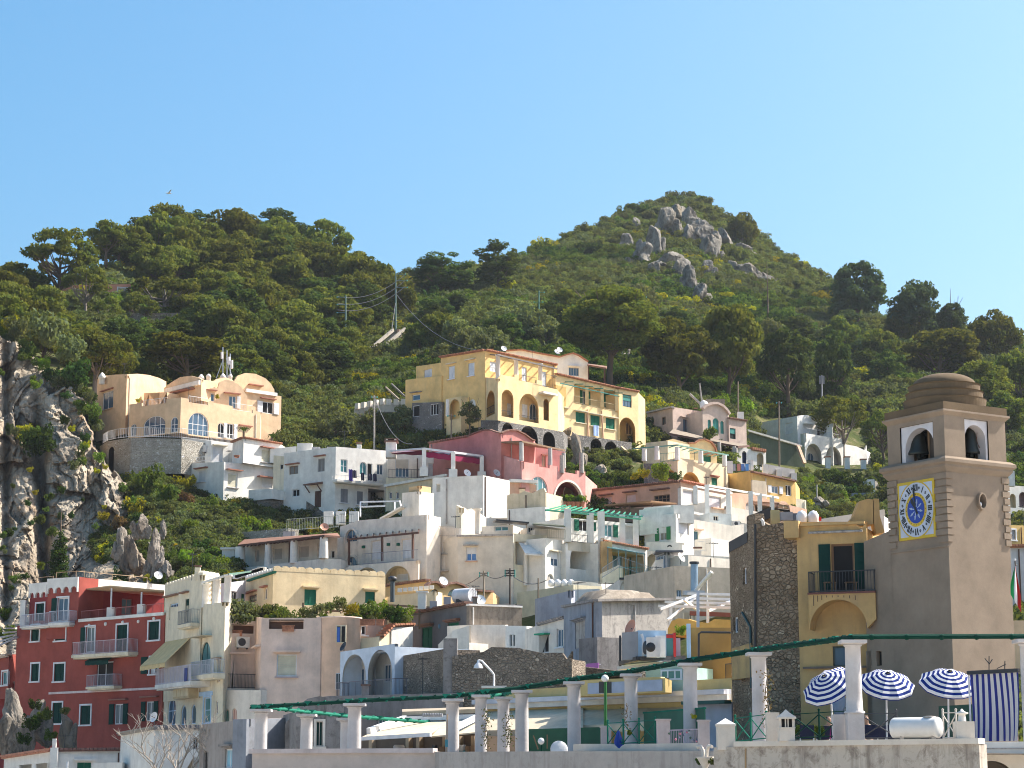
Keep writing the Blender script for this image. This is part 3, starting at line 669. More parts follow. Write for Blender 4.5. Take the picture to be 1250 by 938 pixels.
def silh(x):return float(np.interp(x,[-40,20,60,110,150,200,250,300,345,385,400,430,460,500,540],[344,318,290,262,250,244,252,249,246,250,272,292,310,316,326]))
x=30;cols=0;big=[(72,325,40),(104,345,34),(200,355,46),(116,432,50),(226,430,50)]
pts=[]
for y in np.arange(258,478,16):
 off=rg.uniform(0,26)
 for x in np.arange(-30+off,480,31):
  xx=x+rg.uniform(-8,8);yy=y+rg.uniform(-6,6);s=silh(xx)
  if yy<s+20 or yy>np.interp(xx,[0,60,120,340,420,480],[395,420,450,476,470,440]):continue
  if 66<xx<165 and 318<yy<404:continue
  if 165<=xx<250 and 335<yy<398 and rg.random()<.5:continue
  if any(abs(xx-a)<r and abs(yy-b)<22 for a,b,r in big):continue
  if 425<xx<520 and yy>385:continue
  pts.append((yy,xx))
pts.sort()
for i,(yy,xx)in enumerate(pts):
 k=rg.choice(['pine0','pine1','pine2','pine3','pine4','pine0','tall0','tall2']);s=silh(xx)
 wd=rg.uniform(46,84)*(1.0 if yy>330 else.92);ht=wd*rg.uniform(.66,.95);top=yy-ht/2
 if top<s-4:yy=s+ht/2+rg.uniform(-9,8)
 base=min(478,yy+ht/2+10)
 tree(k,xx,yy,wd,ht,base,GL,'pines of the left ridge')
for i in range(46):
 xx=rg.uniform(500,1240);yy=np.interp(xx,[500,700,880,1000,1100,1240],[445,470,478,470,480,490])-rg.uniform(0,66)
 if 640<xx<800 and yy>410:yy-=25
 if 900<xx<1110 and yy>462:yy-=40
 if xx>1080:yy=rg.uniform(405,520)
 w_=rg.uniform(34,58);k=rg.choice(['tall0','tall1','tall2','olive0','olive1','pine1','pine3','far0'])
 tree(k,xx,yy-w_*.4,w_,w_*rg.uniform(.8,1.1),yy+5,'tree of the mixed wood at the foot of the hill behind the villas','trees of the mixed wood behind the villas',name='broad_tree')
def make_scrub():
 rg=random.Random(9);V=[];SC=[]
 protos=['scrub0','scrub1','green0','green1','dark0','olive0','scrub0','broom0']
 def add(x,y,r0,r1):
  p=G(x,y);V.append(p);SC.append(rg.uniform(r0,r1))
 for px in np.arange(-150,1500,6.2):
  r=ridge(px);y=r+1
  while y<(940 if px>1085 else 700):
   d=T(px,y);step=max(2.4,900.0/d*1.9)
   if 922<px<1068 and 514<y<582:y+=step;continue
   hi=575 if px>860 else(548 if px>690 else(545 if px>540 else(560 if px>345 else(470 if px>120 else 405))))
   if y<hi:
    add(px+rg.uniform(-4,4),y+rg.uniform(-2,2),.9,2.1 if d>330 else 1.5)
   elif px>1085:add(px+rg.uniform(-3,3),y,.9,1.7)
   elif y<690 and rg.random()<.75 and px>345 and(px<640 or px>690 or y>590):add(px+rg.uniform(-3,3),y,.45,.95)
   y+=step if y<hi else 8
 for px in np.arange(120,345,5.5):
  for y in np.arange(575,720,6.5):
   if y<np.interp(px,[120,160,226,300,345],[612,590,590,618,640])or(px<215 and y>690):continue
   if px>290 and y>668:continue
   add(px+rg.uniform(-4,4),y+rg.uniform(-3,3),.45,1.0)
 for px in np.arange(880,1130,6):
  for y in np.arange(560,640,6):
   if y>np.interp(px,[880,900,985,1000,1130],[560,575,600,640,640]):add(px+rg.uniform(-4,4),y+rg.uniform(-3,3),.5,1.1)
 me=bpy.data.meshes.new('scrub');me.from_pydata([tuple(p)for p in V],[],[])
 at=me.attributes.new('size','FLOAT','POINT');at.data.foreach_set('value',SC)
 pick=[]
 for p in V:
  n=noise.noise(p/38)+.5*noise.noise(p/9)
  q=rg.random()
  k=(0 if q<.5 else 1)if n>.05 else((2 if q<.5 else 4)if n<-.28 else(3 if q<.4 else 5))
  if noise.noise(p/14+Vector((7,3,1)))>.22 and q>.86:k=7
  pick.append(k)
 at=me.attributes.new('pick','INT','POINT');at.data.foreach_set('value',pick)
 o=bpy.data.objects.new('hillside_scrub',me);COL.objects.link(o);tag(o,'dense low scrub of mixed greens covering the hillside',kind='stuff')
 src=bpy.data.collections.new('scrub_sources')
 for i,k in enumerate(protos):
  q=bpy.data.objects.new('scrub_source_%d'%i,BUSH[k]);src.objects.link(q)
 ng=bpy.data.node_groups.new('scrub','GeometryNodeTree')
 ng.interface.new_socket('Geometry',in_out='INPUT',socket_type='NodeSocketGeometry');ng.interface.new_socket('Geometry',in_out='OUTPUT',socket_type='NodeSocketGeometry')
 L=ng.links;gi=ng.nodes.new('NodeGroupInput');go=ng.nodes.new('NodeGroupOutput')
 mp=ng.nodes.new('GeometryNodeMeshToPoints');io=ng.nodes.new('GeometryNodeInstanceOnPoints');ci=ng.nodes.new('GeometryNodeCollectionInfo')
 ci.inputs['Collection'].default_value=src;ci.inputs['Separate Children'].default_value=True;ci.inputs['Reset Children'].default_value=True
 na=ng.nodes.new('GeometryNodeInputNamedAttribute');na.data_type='FLOAT';na.inputs[0].default_value='size'
 nb=ng.nodes.new('GeometryNodeInputNamedAttribute');nb.data_type='INT';nb.inputs[0].default_value='pick'
 rv=ng.nodes.new('FunctionNodeRandomValue');rv.data_type='FLOAT_VECTOR';rv.inputs[0].default_value=(0,0,0);rv.inputs[1].default_value=(.15,.15,6.28)
 L.new(gi.outputs[0],mp.inputs[0]);L.new(mp.outputs[0],io.inputs['Points']);L.new(ci.outputs[0],io.inputs['Instance']);io.inputs['Pick Instance'].default_value=True
 L.new(nb.outputs[0],io.inputs['Instance Index']);L.new(na.outputs[0],io.inputs['Scale']);L.new(rv.outputs[0],io.inputs['Rotation']);L.new(io.outputs[0],go.inputs[0])
 md=o.modifiers.new('scrub','NODES');md.node_group=ng
make_scrub()
RED=stucco((.33,.082,.064),.45,(.22,.06,.05));REDD=stucco((.27,.05,.05),.3,(.15,.04,.04))
PINK=stucco((.80,.60,.49),.4,(.46,.35,.30));CREAMY=stucco((.72,.62,.44),.5,(.42,.33,.22));CREAM2=stucco((.78,.69,.52),.5,(.4,.34,.26))
GREYOLD=stained((.31,.285,.27),(.15,.135,.125),.5);GREYBL=stucco((.30,.32,.36),.7,(.14,.14,.15));WHITEW=stucco((.82,.78,.72),.35,(.47,.44,.40))
SHELLW=stucco((.80,.725,.63),.55,(.42,.37,.32));LAV=stucco((.66,.63,.66),.4,(.4,.38,.38))
def red_house():
 h=House('red_house','tall deep red house with green shutters and white scalloped cornice under the cliff','house',110,915,168)
 m=h.block([(21,764,176),(201,748.2,163)],('z',-4),12,RED,prof={0:[(37,764),(37.2,758),(97,757.5),(97.2,758.5)]});f=m[0]
 kw=dict(kind='shut',sh=DGREEN,trim=WHITE)
 for x,y,w,hh in((43.2,773,9.6,19),(74,771.5,12.5,20.5),(188,770,13,22),(43,821,9.5,21),(72.5,821,12.5,21),(70,870.5,11.5,25),(104.5,873,12.5,23),(149,779,13,32)):win(h,f,x,y,w,hh,**kw)
 win(h,f,110,781,11,31,'left',sh=DGREEN,trim=WHITE,gl=glassm((.12,.14,.15)))
 win(h,f,128,823,20,30,'glass',gl=DARK,fr=WHITE,label='balcony door standing open under a green awning');win(h,f,188,812.5,10,20,'curtain',sh=BLINDW,trim=WHITE)
 mb=MB();pl=f.pl;a,_=pl.hit(173,812);b,z=pl.hit(181,802);z0=pl.hit(177,823)[1];mb.pbox(pl,a,b,z0,z,.04,.09,DGREEN);h.part(mb,'shutter')
 for x,y,w,hh in((145,872,11,25),(183,868.5,10,24)):
  win(h,f,x,y,w,hh,'open',sh=DGREEN,trim=None,fr=WHITE,gl=glassm((.16,.18,.19)));lintel(h,f,x-10,x+11,y-18.5,plain((.3,.12,.08)),.25,.1)
 mesh=plain((.62,.52,.55));wire=plain((.45,.42,.46))
 balcony(h,f,87,156,798,1.0,CREAM2,plain((.55,.45,.48)),1.0,.22,.1)
 balcony(h,f,104.5,139,838,.8,CREAM2,wire,.9,.18,.11)
 awning(h,f,113,141,801.5,806,.7,DGREEN,.35)
 mb=MB();a,z=pl.hit(60,846.5);b,z2=pl.hit(200.5,838.5);zz=(z+z2)/2;mb.pbox(pl,a,b,zz-.14,zz+.03,.002,.06,stucco((.7,.6,.58),.6,(.45,.2,.18)));h.part(mb,'string_course')
 mb=MB();a,z=pl.hit(97,760);b,_=pl.hit(201,750);z=pl.hit(150,753.6)[1];mb.pbox(pl,a,b-.02,z-.12,z+.12,.002,.14,WHITEW);h.part(mb,'cornice')
 for x,y,r in((109,764,2.4),(129,762,2.6),(150,760,2.4),(169,759,2.2),(188,755.5,2.4)):
  mb=MB();q=pl.hp(x,y);mb.lathe(q,[(0,.09),(r*.05,.08),(r*.062,.02),(r*.062,0)],WHITEW,12,True,(pl.n.x,pl.n.y,0));h.part(mb,'medallion')
 u=h.block([(59,707,172.6),(97,704.5)],('z',P(80,764,171).z-1),9,RED);g=u[0]
 u2=h.block([(37,713,175.5),(60,711)],('z',P(50,764,175).z-1),8,REDD);g2=u2[0]
 win(h,g2,49,748.5,10,23,'shut',sh=DGREEN,trim=WHITE);win(h,g,76.5,744,13,28,'left',sh=DGREEN,trim=WHITE,gl=GLASSB)
 for fc,x0,y0,x1,y1,n in((g,59.3,706.9,96.7,704.6,4),(g2,37.3,712.9,59,711,3)):
  p=fc.pl;a,z=p.hit(x0,y0);b,z2=p.hit(x1,y1);zt=(z+z2)/2;mb=MB();H=.85;W=(b-a)/n
  for i in range(n):
   c=a+W*i;q=[(c,zt-H-.35),(c+W*.12,zt-H-.35)]+[(c+W*.5-W*.38*math.cos(math.pi*j/8),zt-H-.2+W*.38*math.sin(math.pi*j/8))for j in range(9)]+[(c+W*.88,zt-H-.35),(c+W-.001,zt-H-.35),(c+W-.001,zt),(c,zt)]
   lo=[Vector((s_,z_,0))for s_,z_ in q]
   for tri in geometry.tessellate_polygon([lo]):
    t_=[lo[k]for k in tri]
    if(t_[1]-t_[0]).cross(t_[2]-t_[0]).z<0:t_=t_[::-1]
    mb.face([p.pt(k.x,k.y,.16)for k in t_],WHITEW)
   for k in range(len(q)):
    A,B=q[k],q[(k+1)%len(q)];mb.face([p.pt(*A,.16),p.pt(*B,.16),p.pt(*B,.0),p.pt(*A,.0)],WHITEW)
  h.part(mb,'scalloped_cornice')
 balcony(h,g,58.5,84.5,760.5,.9,WHITEW,plain((.6,.6,.66)),.95,.2,.1);balcony(h,f,24,59,764,.9,WHITEW,plain((.6,.6,.66)),.95,.12,.1,nm='terrace')
 mb=MB();post(mb,27.5,733,764,175,.42,WHITEW);h.part(mb,'pillar')
 bk=h.block([(97,705,171.5),(201,715.5,178)],('z',P(150,757,170).z-1),6,REDD);k=bk[0]
 win(h,k,116,742.5,14,24,'glass',gl=GLASST,fr=plain((.3,.2,.18)),mull=(1,0));win(h,k,155,741,13,20,'glass',gl=GLASST,fr=plain((.3,.2,.18)),mull=(1,1))
 p=k.pl;mb=MB();a=p.hit(97.3,705)[0];zt=bk.p[0].z;mb.pbox(p,a,p.L-.05,zt-.95,zt-.02,.003,.12,WHITEW);h.part(mb,'white_cornice')
 mb=MB();A=p.pt(a+.2,zt-1.0,.13);B=p.pt(p.L-.3,zt-1.0,.13);C=f.pl.hp(200.5,722.5,-.3);D=f.pl.hp(134,716.5,-.3);A=p.hp(103,720.5,.02);B=p.hp(200,727,.02)
 mb.hexa([A,D,C,B]+[q+Vector((0,0,.1))for q in(A,D,C,B)],plain((.42,.3,.18),.9));h.part(mb,'bamboo_roof')
 for x,yb,yt,yp in((135.5,753,718,742),(172.5,750,723,738)):
  mb=MB();d=f.pl.hp(x,yb,-.5).y;post(mb,x,yp,yb+4,d,.62,WHITEW);post(mb,x,yt,yp,d,.12,WHITE);h.part(mb,'terrace_post')
 mb=MB();q0=f.pl.hp(99,758,-.35);q1=f.pl.hp(200,748.5,-.35);railing(mb,[q0,q1],.75,plain((.35,.12,.12)),.14,.014);h.part(mb,'railing')
 mb=MB();z=zt-.05
 for fc,x0,x1 in((k,98,185),(g,62,96),(g2,38,58)):
  pp=fc.pl;aa=pp.hit(x0,710)[0];bb=pp.hit(x1,710)[0];zz=fc.top[0][1];railing(mb,[pp.pt(aa,zz,-.6),pp.pt(bb,zz,-.6)],.55,plain((.45,.33,.2)),1.6,.05,.05,(1,))
 h.part(mb,'roof_railing')
 mb=MB();dish(mb,P(193,703,177),.55,.5,WHITE);h.part(mb,'satellite_dish')
 t=h.block([(-30,848,181),(60,845.5)],('z',-4),8,REDD);tf=t[0]
 mb=MB();p=tf.pl;z=t.p[0].z;a,b=p.hit(-28,840)[0],p.L
 mb.pbox(p,a,b,z,z+.14,-.35,.1,SHELLW);mb.pbox(p,a,b,z+.82,z+1.0,-.3,.08,SHELLW);n=26
 for i in range(n):
  u=a+(b-a)*(i+.5)/n
  if i%9==0:mb.pbox(p,u-.25,u+.25,z+.14,z+.82,-.28,.06,SHELLW)
  else:mb.lathe(p.pt(u,z+.14,-.1),[(.07,0),(.13,.2),(.06,.5),(.09,.68)],SHELLW,8)
 h.part(mb,'balustrade')
 an=h.block([(-30,806,184),(11,800),(22,799,180)],('z',z-.5),6,RED);win(h,an[0],6,828,7,16,'glass',gl=GLASST,trim=WHITE)
 tiles_edge(h,an[0],-29,808,10.5,801,plain((.55,.42,.33)),.3,.18)
 h.done()
 mb=MB();q=[P(-6,790,172),P(23,778,176)]
 for i in range(5):
  o=Vector((0,i*.8,-i*.12));mb.beam(q[0]+o+Vector((0,0,i*.55)),q[1]+o+Vector((0,0,i*.35)),.1,.12,WHT2)
 tag(mb.build('pergola_beams',None,q[0]),'pale timber pergola beams jutting in at the left edge beside the red house','pergola')
red_house()
def cream_house():
 h=House('cream_house','narrow cream house with yellow awning and blue trim beside the red house','house',235,890,157)
 m=h.block([(201.3,742,163.5),(275,735.3,151),(288,737.5,154.5)],('z',-4),10,CREAM2);f=m[0]
 u=h.block([(201.5,716.5,163.4),(247,702.3,155.4),(270,706,160)],('z',m.zb+10),7,CREAM2,th=.2);g=u[0]
 scallops(h,g,201.8,716.4,246.8,702.4,13,.28,CREAM2);scallops(h,u[1],247.2,702.4,268,705.6,5,.35,CREAM2)
 win(h,g,212,746.5,10.5,19,'glass',gl=GLASSB,fr=LBLUE,mull=(2,0));lintel(h,g,203,218,726.5,plain((.25,.12,.07)),.3);lintel(h,g,222.5,231,722.5,plain((.25,.12,.07)),.3)
 win(h,g,228.3,746,4.5,29,'shut',sh=DGREEN);balcony(h,g,216,232.5,762,.7,CREAM2,plain((.25,.25,.24)),1.0,.25,.1)
 awning(h,f,203,234,780,806,2.0,plain((.72,.52,.24)),.35);
 balcony(h,f,189,232,834,1.5,WHITEW,plain((.55,.53,.62)),1.15,.3,.09);
 balcony(h,f,231.5,260,824,.9,CREAM2,plain((.42,.45,.5)),1.0,.3,.1)
 win(h,f,251,803,12,38,'glass',gl=GLASST,fr=DGREEN,mull=(1,0),arch=True);win(h,f,229.5,813,6,27,'glass',arch=True,fr=plain((.3,.25,.2)),gl=plain((.3,.24,.18)));win(h,f,211.5,815,8,22,'glass',gl=DARK,fr=CREAM,mull=(1,0))
 lintel(h,f,244,259,777,plain((.55,.45,.3)),.9,.08,'canopy')
 mb=MB();p=f.pl;a,z=p.hit(211,854,.8);b,_=p.hit(230,854,.8);z1=p.hit(220,835.5,.8)[1]
 mb.pbox(p,a,b,z,z1,.002,.8,plain((.5,.38,.22)))
 for i in range(4):mb.pbox(p,a+.1+(b-a-.1)*i/4,a+(b-a)*(i+.9)/4,z+.15,z1-.15,.802,.84,plain((.62,.52,.34)))
 h.part(mb,'louvred_box')
 mb=MB();a,z=p.hit(231,852);b,_=p.hit(260,845);zz=p.hit(246,847.5)[1];mb.pbox(p,a,b,zz-.16,zz+.14,.002,.08,LBLUE);h.part(mb,'blue_band')
 win(h,f,209.5,868,10,36,'glass',arch=True,fr=LBLUE,gl=GLASSB,mull=(1,1),trim=None);
 for x,y,w,hh in((224,873,7,24),(236,872,6.5,24)):win(h,f,x,y,w,hh,'glass',arch=True,fr=LBLUE,gl=GLASSB,mull=(0,0))
 win(h,f,253,867,8.5,31,'glass',fr=LBLUE,gl=GLASST,mull=(0,1),trim=LBLUE);win(h,f,267.3,819,3.6,28,'blind',sh=plain((.5,.38,.26)));lintel(h,f,264.5,270.5,803,plain((.4,.25,.15)),.4)
 win(h,f,264.5,864,3,16,'glass')
 h.done()
 for x,yt,yb,d in((250.5,712,741,155),(263.5,707,738,153),(277.5,702,735,151.4)):
  mb=MB();q=P(x,yb+1,d+.5);H=P(x,yt,d+.5).z-q.z;mb.lathe(q,[(.28,0),(.25,H-.15),(.33,H-.12),(.33,H)],WHITEW,14);h.part(mb,'terrace_column')
 mb=MB();gm=plain((.1,.2,.16))
 for i in range(6):mb.beam(P(249+i*6,712-i*2.2,155-i*.8),P(266+i*8,704-i*1.2,172-i),.1,.1,gm)
 mb.beam(P(247,711.5,155),P(280,701.5,151.2),.1,.14,WHITEW);h.part(mb,'roof_pergola')
 mb=MB();q=f.pl.hp(226.5,823,1.56);p=f.pl;u,z=p.hit(226.5,826,1.56);mb.pbox(p,u-.32,u+.32,z-.35,z+.6,1.53,1.56,plain((.02,.04,.2)));tag(mb.build('hanging_cloth',None,q),'dark blue cloth hung over the balcony rail under the yellow awning','cloth')
cream_house()
def crenel_house():
 h=House('crenellated_house','yellow-cream house with scalloped parapet and two green shuttered windows','house',400,740,170)
 m=h.block([(299,706.5,176),(333.5,697,168.2),(470.5,704,173.5)],('z',P(400,800,168).z),None,stucco((.74,.60,.38),.5,(.5,.36,.2)),prof=None);f=m[1];g=m[0]
 scallops(h,f,333.8,697,470.2,704,14,.42,m.mat);scallops(h,g,299.5,706.4,333.2,697.1,11,.26,WHITEW)
 win(h,f,378.8,729.5,14.5,19.5,'shut',sh=GREEN,lint=m.mat,lo=.3);win(h,f,451.8,729.5,12,14,'shut',sh=GREEN,lint=m.mat,lo=.3)
 win(h,g,308.5,731,10,9,'glass',fr=WOOD);win(h,g,324.5,725,3.6,14,'glass');lintel(h,g,300,314,722,plain((.4,.16,.1)),.35);lintel(h,g,321,327,715.5,plain((.4,.16,.1)),.35)
 mb=MB();p=g.pl;a,z=p.hit(300,708,.3);b,z2=p.hit(333,699,.3);mb.pbox(p,a,b,z-.15,z,.002,.25,GREEN);h.part(mb,'gutter')
 m2=h.block([(276,712,171),(300,709,174)],('z',m.zb),5,LAV)
 win(h,m2[0],286,728,8,12,'glass',gl=DARK);win(h,m2[0],296.5,730,4,10,'shut',sh=GREEN)
 mb=MB()
 for i in range(12):mb.box(P(288+i*3,707-i*.9,178),.5,.5,.3,WHITEW)
 h.part(mb,'white_coping_stones');h.done()
crenel_house()
def pink_house():
 h=House('pink_house','pale pink house with a round tower, cream blind and dark balcony','house',380,880,152)
 m=h.block([(262,760,156.5),(271.5,758.6,153),(312,758.6,154)],('z',-4),9,PINK);g=m[1]
 c=h.block([(312,754,154),(319.5,754.5,150),(392,754.5,150.2)],('z',-4),8,PINK);f=c[1]
 win(h,f,350,812.5,24.5,27,'blind',sh=BLIND,lint=PINK,sill=plain((.45,.36,.36)),lo=.4)
 bx=recess(f,328.5,370.5,756.5,768,.5,False,plain((.16,.07,.04)))
 recess(g,283,309.5,762.5,773.5,.5,False,plain((.16,.07,.04)));ac_unit(h,g,295,784.5,15.5,13)
 lg=recess(g,285,311.5,803,840,1.6,False)
 win(h,lg,292,822,10,32,'half',cut=False,gl=GLASST,sh=BLIND);win(h,lg,305,826,9,26,'glass',cut=False,gl=DARK)
 lintel(h,g,279,305,796.5,PINK,.3);lintel(h,c[0],313,318.5,789,PINK,.4)
 balcony(h,g,271.8,318,840.5,.8,SHELLW,IRON,1.0,.2,.1)
 lw=h.block([(271.6,843,152.2),(318.5,842.5,149.6)],('z',-4),2,SHELLW);win(h,lw[0],277,874,5.5,16,'glass',arch=True,gl=TEAL,fr=PINK);win(h,lw[0],286,873,6,16,'glass',arch=True,gl=plain((.55,.3,.25)),fr=PINK)
 mb=MB();d0=151;q=P(412,900,d0+.3);q.z=-4;R_=26.5*d0/F;zt=P(412,752.5,d0-1.2).z
 mb.lathe(q,[(R_,0),(R_,zt-q.z-.12),(R_+.08,zt-q.z-.1),(R_+.08,zt-q.z),(R_-.3,zt-q.z),(R_-.3,zt-q.z-.6),(0,zt-q.z-.6)],PINK,40);h.part(mb,'round_tower')
 tp=Pl((q.x-1,d0+.3-R_),(q.x+1,d0+.3-R_));tf=Face(Pl(P(405,780,149.75),P(425,780,149.45)))
 win(h,tf,416.5,774.5,12.5,22,'glass',cut=False,fr=CREAM,gl=DARK,mull=(1,0));
 mb=MB();p=tf.pl;a,z=p.hit(411.5,784,.1);b,z1=p.hit(414.8,766,.1);mb.pbox(p,a,b,z,z1,.07,.11,plain((.04,.14,.5)));h.part(mb,'blue_shutter')
 win(h,tf,413,832,6,20,'glass',cut=False,gl=GLASS)
 r=h.block([(430,757,152),(472,756.5,154)],('z',-4),6,stucco((.68,.47,.38),.35,(.45,.3,.25)));win(h,r[0],442,769.5,11,11.5,'glass',fr=WHITE,gl=DARK,mull=(1,0),sill=WHITE)
 r2=h.block([(463,778,150.5),(478,764,152),(503,763,154)],('z',-4),5,CREAMY,prof=None);tiles_edge(h,r2[0],463.5,778,477.5,764.3);tiles_edge(h,r2[1],478,764,503,763)
 wv=h.block([(478,766.5,151.8),(504,765.5,153.6)],('z',-4),1,WHITEW)
 h.done()
 mb=MB()
 for x0,y0,x1,y1,d in((400,741,520,745,157),(405,746,515,750,155),(455,738,530,742,160)):mb.beam(P(x0,y0,d),P(x1,y1,d+1),.12,.14,WOOD)
 for x,y0,y1 in((370,736,756),(398,737,756),(424,741,756),(476,742,760),(512,745,768)):a=P(x,y1,156);mb.beam(a,P(x,y0,156),.14,.14,WOOD)
 for i in range(7):mb.beam(P(405+i*16,741+i*.4,158.5),P(400+i*16,748+i*.4,154),.1,.1,WOOD)
 tag(mb.build('wooden_pergola',None,P(455,757,156)),'weathered wooden pergola over the planted roof terrace of the pink house','pergola')
pink_house()
for i,(k,x,y,r,lb)in enumerate([('olive0',292,744,15,'large grey-green bush overhanging the left planter of the pink house'),('scrub1',306,748,11,'bush right of the large grey-green bush on the pink house terrace'),('scrub0',330,745,12,'loose bush at the middle of the left terrace edge'),('green1',350,748,11,'spiky green bush above the long flower box'),('lime0',338,752,7,'yellow-green bush above the long flower box'),('olive1',318,748,9,'small grey bush between the two left terrace bushes'),('broom1',427,743,10,'yellow-flowering bush in a pot above the round tower'),('green0',449,743,12,'wide green bush in a terracotta box right of the round tower'),('lime1',463,742,10,'light green bush right of the wide green terrace bush'),('dark0',480,745,11,'dark green bush at the right end of the roof terrace'),('lime0',493,748,10,'broad-leaved bright bush at the right end of the roof terrace'),('scrub0',402,738,7,'thin shrub behind the wooden pergola'),('scrub1',415,734,8,'leggy shrub rising behind the wooden pergola'),('green1',440,752,8,'low green shrub above the small double window'),('scrub1',374,746,8,'straggly shrub below the larger green window'),('olive0',389,741,7,'grey shrub right of the larger green window')]):
 bush(k,x,y+4,r*1.25,lb,'shrubs of the roof terrace',153.5+(i%3)*.9)
for i in range(16):bush(['scrub0','green1','olive0','lime1','dark0'][i%5],280+i*14.3+3*math.sin(i*2.7),755,5.5+2*math.sin(i*1.9),'low potted greenery filling the roof terrace edge of the pink house','low greenery of the roof terrace',153.2)
POT=tilem((.42,.17,.09))
for i,(x,y,w,lb)in enumerate([(427,757,16,'terracotta trough under the yellow bush above the round tower'),(449,757.5,18,'terracotta trough under the wide green terrace bush'),(464,757.5,9,'small terracotta trough at the right of the terrace wall'),(352,765,14,'terracotta trough inside the long flower box opening'),(290,771,12,'terracotta trough inside the left flower box opening')]):
 mb=MB();q=P(x,y,151.2 if i<3 else(150.1 if i==3 else 153.7));W=w*.058;q.z-=.35
 mb.box(q,W,.35,.36,POT);mb.box((q.x,q.y,q.z+.36),W+.08,.43,.07,POT);mb.box((q.x,q.y,q.z+.432),W-.1,.3,.01,plain((.08,.05,.03)));tag(mb.build('planter',None,q),lb,'planter')
def blue_house():
 h=House('arched_house','small bluish-white house with two arched bays and dark railing','house',450,855,136)
 W_=stucco((.60,.68,.78),.3,(.4,.44,.5));m=h.block([(415.5,796,137.5),(482,786,132)],('z',-3),6,W_);f=m[0]
 a=recess(f,418,446.5,799,856,1.6,True,WHITEW);b=recess(f,449,478.5,793.5,852,1.6,True,WHITEW)
 win(h,a,442,829,8,26,'glass',cut=False,fr=WHITE,gl=GLASSB);win(h,b,474.5,822,8,22,'glass',cut=False,fr=WHITE,gl=GLASSB);win(h,b,455,826,7,24,'blind',cut=False,sh=WHITE)
 mb=MB();q=a.pl.hp(425,817);mb.lathe(q,[(.0,.05),(.14,.05),(.15,.1),(.24,.1),(.26,0)],plain((.4,.4,.42)),16,True,(a.pl.n.x,a.pl.n.y,0));h.part(mb,'round_vent')
 balcony(h,f,409,482,857,1.0,GREYOLD,plain((.16,.15,.18)),1.3,.2,.1)
 mb=MB();dish(mb,P(420,790,141),.5,-1.0,IRON);h.part(mb,'satellite_dish');h.done()
blue_house()
def low_buildings():
 h=House('vaulted_store','old grey store with rounded vault roof behind the left pergola columns','store',395,912,119)
 m=h.block([(362,868,117),(420,866,117.5)],('z',-3),8,GREYOLD,prof={0:[(366,860),(376,853),(390,850),(404,853),(414,860)]});
 win(h,m[0],390,896,8,30,'glass',gl=DGREEN,fr=SHELLW,trim=SHELLW)
 mb=MB();rows=[]
 for j in range(2):rows.append([P(348+72*i/12,912-62*math.sin(math.pi*(.12+.5*i/12))**.8,121+j*7)for i in range(13)])
 mb.grid(rows,SHELLW);mb.face(rows[0]+[P(420,940,121),P(348,940,121)],GREYOLD);h.part(mb,'vault');h.done()  # grey vault: sunlit top painted as pale stucco, end face left dark
 h=House('grey_back_building','long grey plastered wall building under the arched house','building',470,915,127)
 m=h.block([(400,850,131),(560,846,124)],('z',-3),8,stucco((.34,.30,.28),.8,(.16,.14,.13)));f=m[0]
 win(h,f,465,884,9,14,'glass',gl=GLASST,fr=WHITE);h.done()
 h=House('old_grey_house','peeling grey house with one pale blue window at the lower left','house',290,935,122)
 m=h.block([(244,885,128),(301,878,121),(349,876.5,124)],('z',-3),None,stucco((.38,.34,.31),.9,(.2,.17,.16)));f=m[0]
 win(h,f,279.5,926,10,23,'glass',gl=plain((.25,.5,.62)),fr=WHITE,lint=GREYOLD,sill=WHITE);win(h,f,251,932,6,30,'glass',gl=DARK,fr=GREYOLD)
 lw=h.block([(301,878,120.9),(350,877,123.8)],('z',-3),1,GREYBL);h.done()
 h=House('white_flat_house','low white flat-roofed house behind the bare tree','house',195,935,140)
 m=h.block([(147.5,897,146),(188,890,137),(243,889.5,138)],('z',-3),None,WHITEW);m2=m[1]
 win(h,m2,239,908,6,14,'glass',gl=DARK);win(h,m2,239,930,6,11,'glass',gl=DARK)
 tiles_edge(h,m[0],147.5,896.5,188,889.5,plain((.3,.26,.22)),.3,.12);tiles_edge(h,m2,188,889.5,243,889,plain((.2,.19,.2)),.3,.2)
 mb=MB();dish(mb,P(188.5,876,136.5),.5,-.7,WHITE,.3);h.part(mb,'satellite_dish');h.done()
 h=House('white_low_house','low white house with green door at the bottom left corner','house',80,938,148)
 m=h.block([(5,926,156),(62,917,148),(150,916,149.5)],('z',-3),None,WHITEW);f=m[1]
 win(h,f,102.5,941,17,20,'shut',sh=GREEN);lintel(h,f,90,116,926.5,WHITEW,.3)
 tiles_edge(h,m[0],5,925,61,916.5,tilem((.5,.22,.14)),.35,.15);tiles_edge(h,f,62,916.3,150,915.3,tilem((.2,.1,.08)),.3,.15)
 win(h,m[0],59.5,936,4,9,'shut',sh=TEAL);win(h,m[0],41,937,5,8,'glass')
 win(h,m[0],21,938,5,7,'glass')
 mb=MB();post(mb,66,902,918,148.5,.25,WHITEW);post(mb,66,913,938,147.9,.5,WHITEW);h.part(mb,'chimney')
 mb=MB();post(mb,81,930,960,147.2,.12,WHITE);h.part(mb,'drain_pipe');h.done()
 mb=MB();q=P(133,938,144);mb.box((q.x,q.y,-3),2,1,P(133,932,144).z+3,WHITEW);q=P(142,938,143.5);mb.box((q.x,q.y,-3),1,1.2,P(142,931,143).z+3,WHITEW);tag(mb.build('garden_wall',None,q),'white garden wall piers right of the green door','wall')
low_buildings()
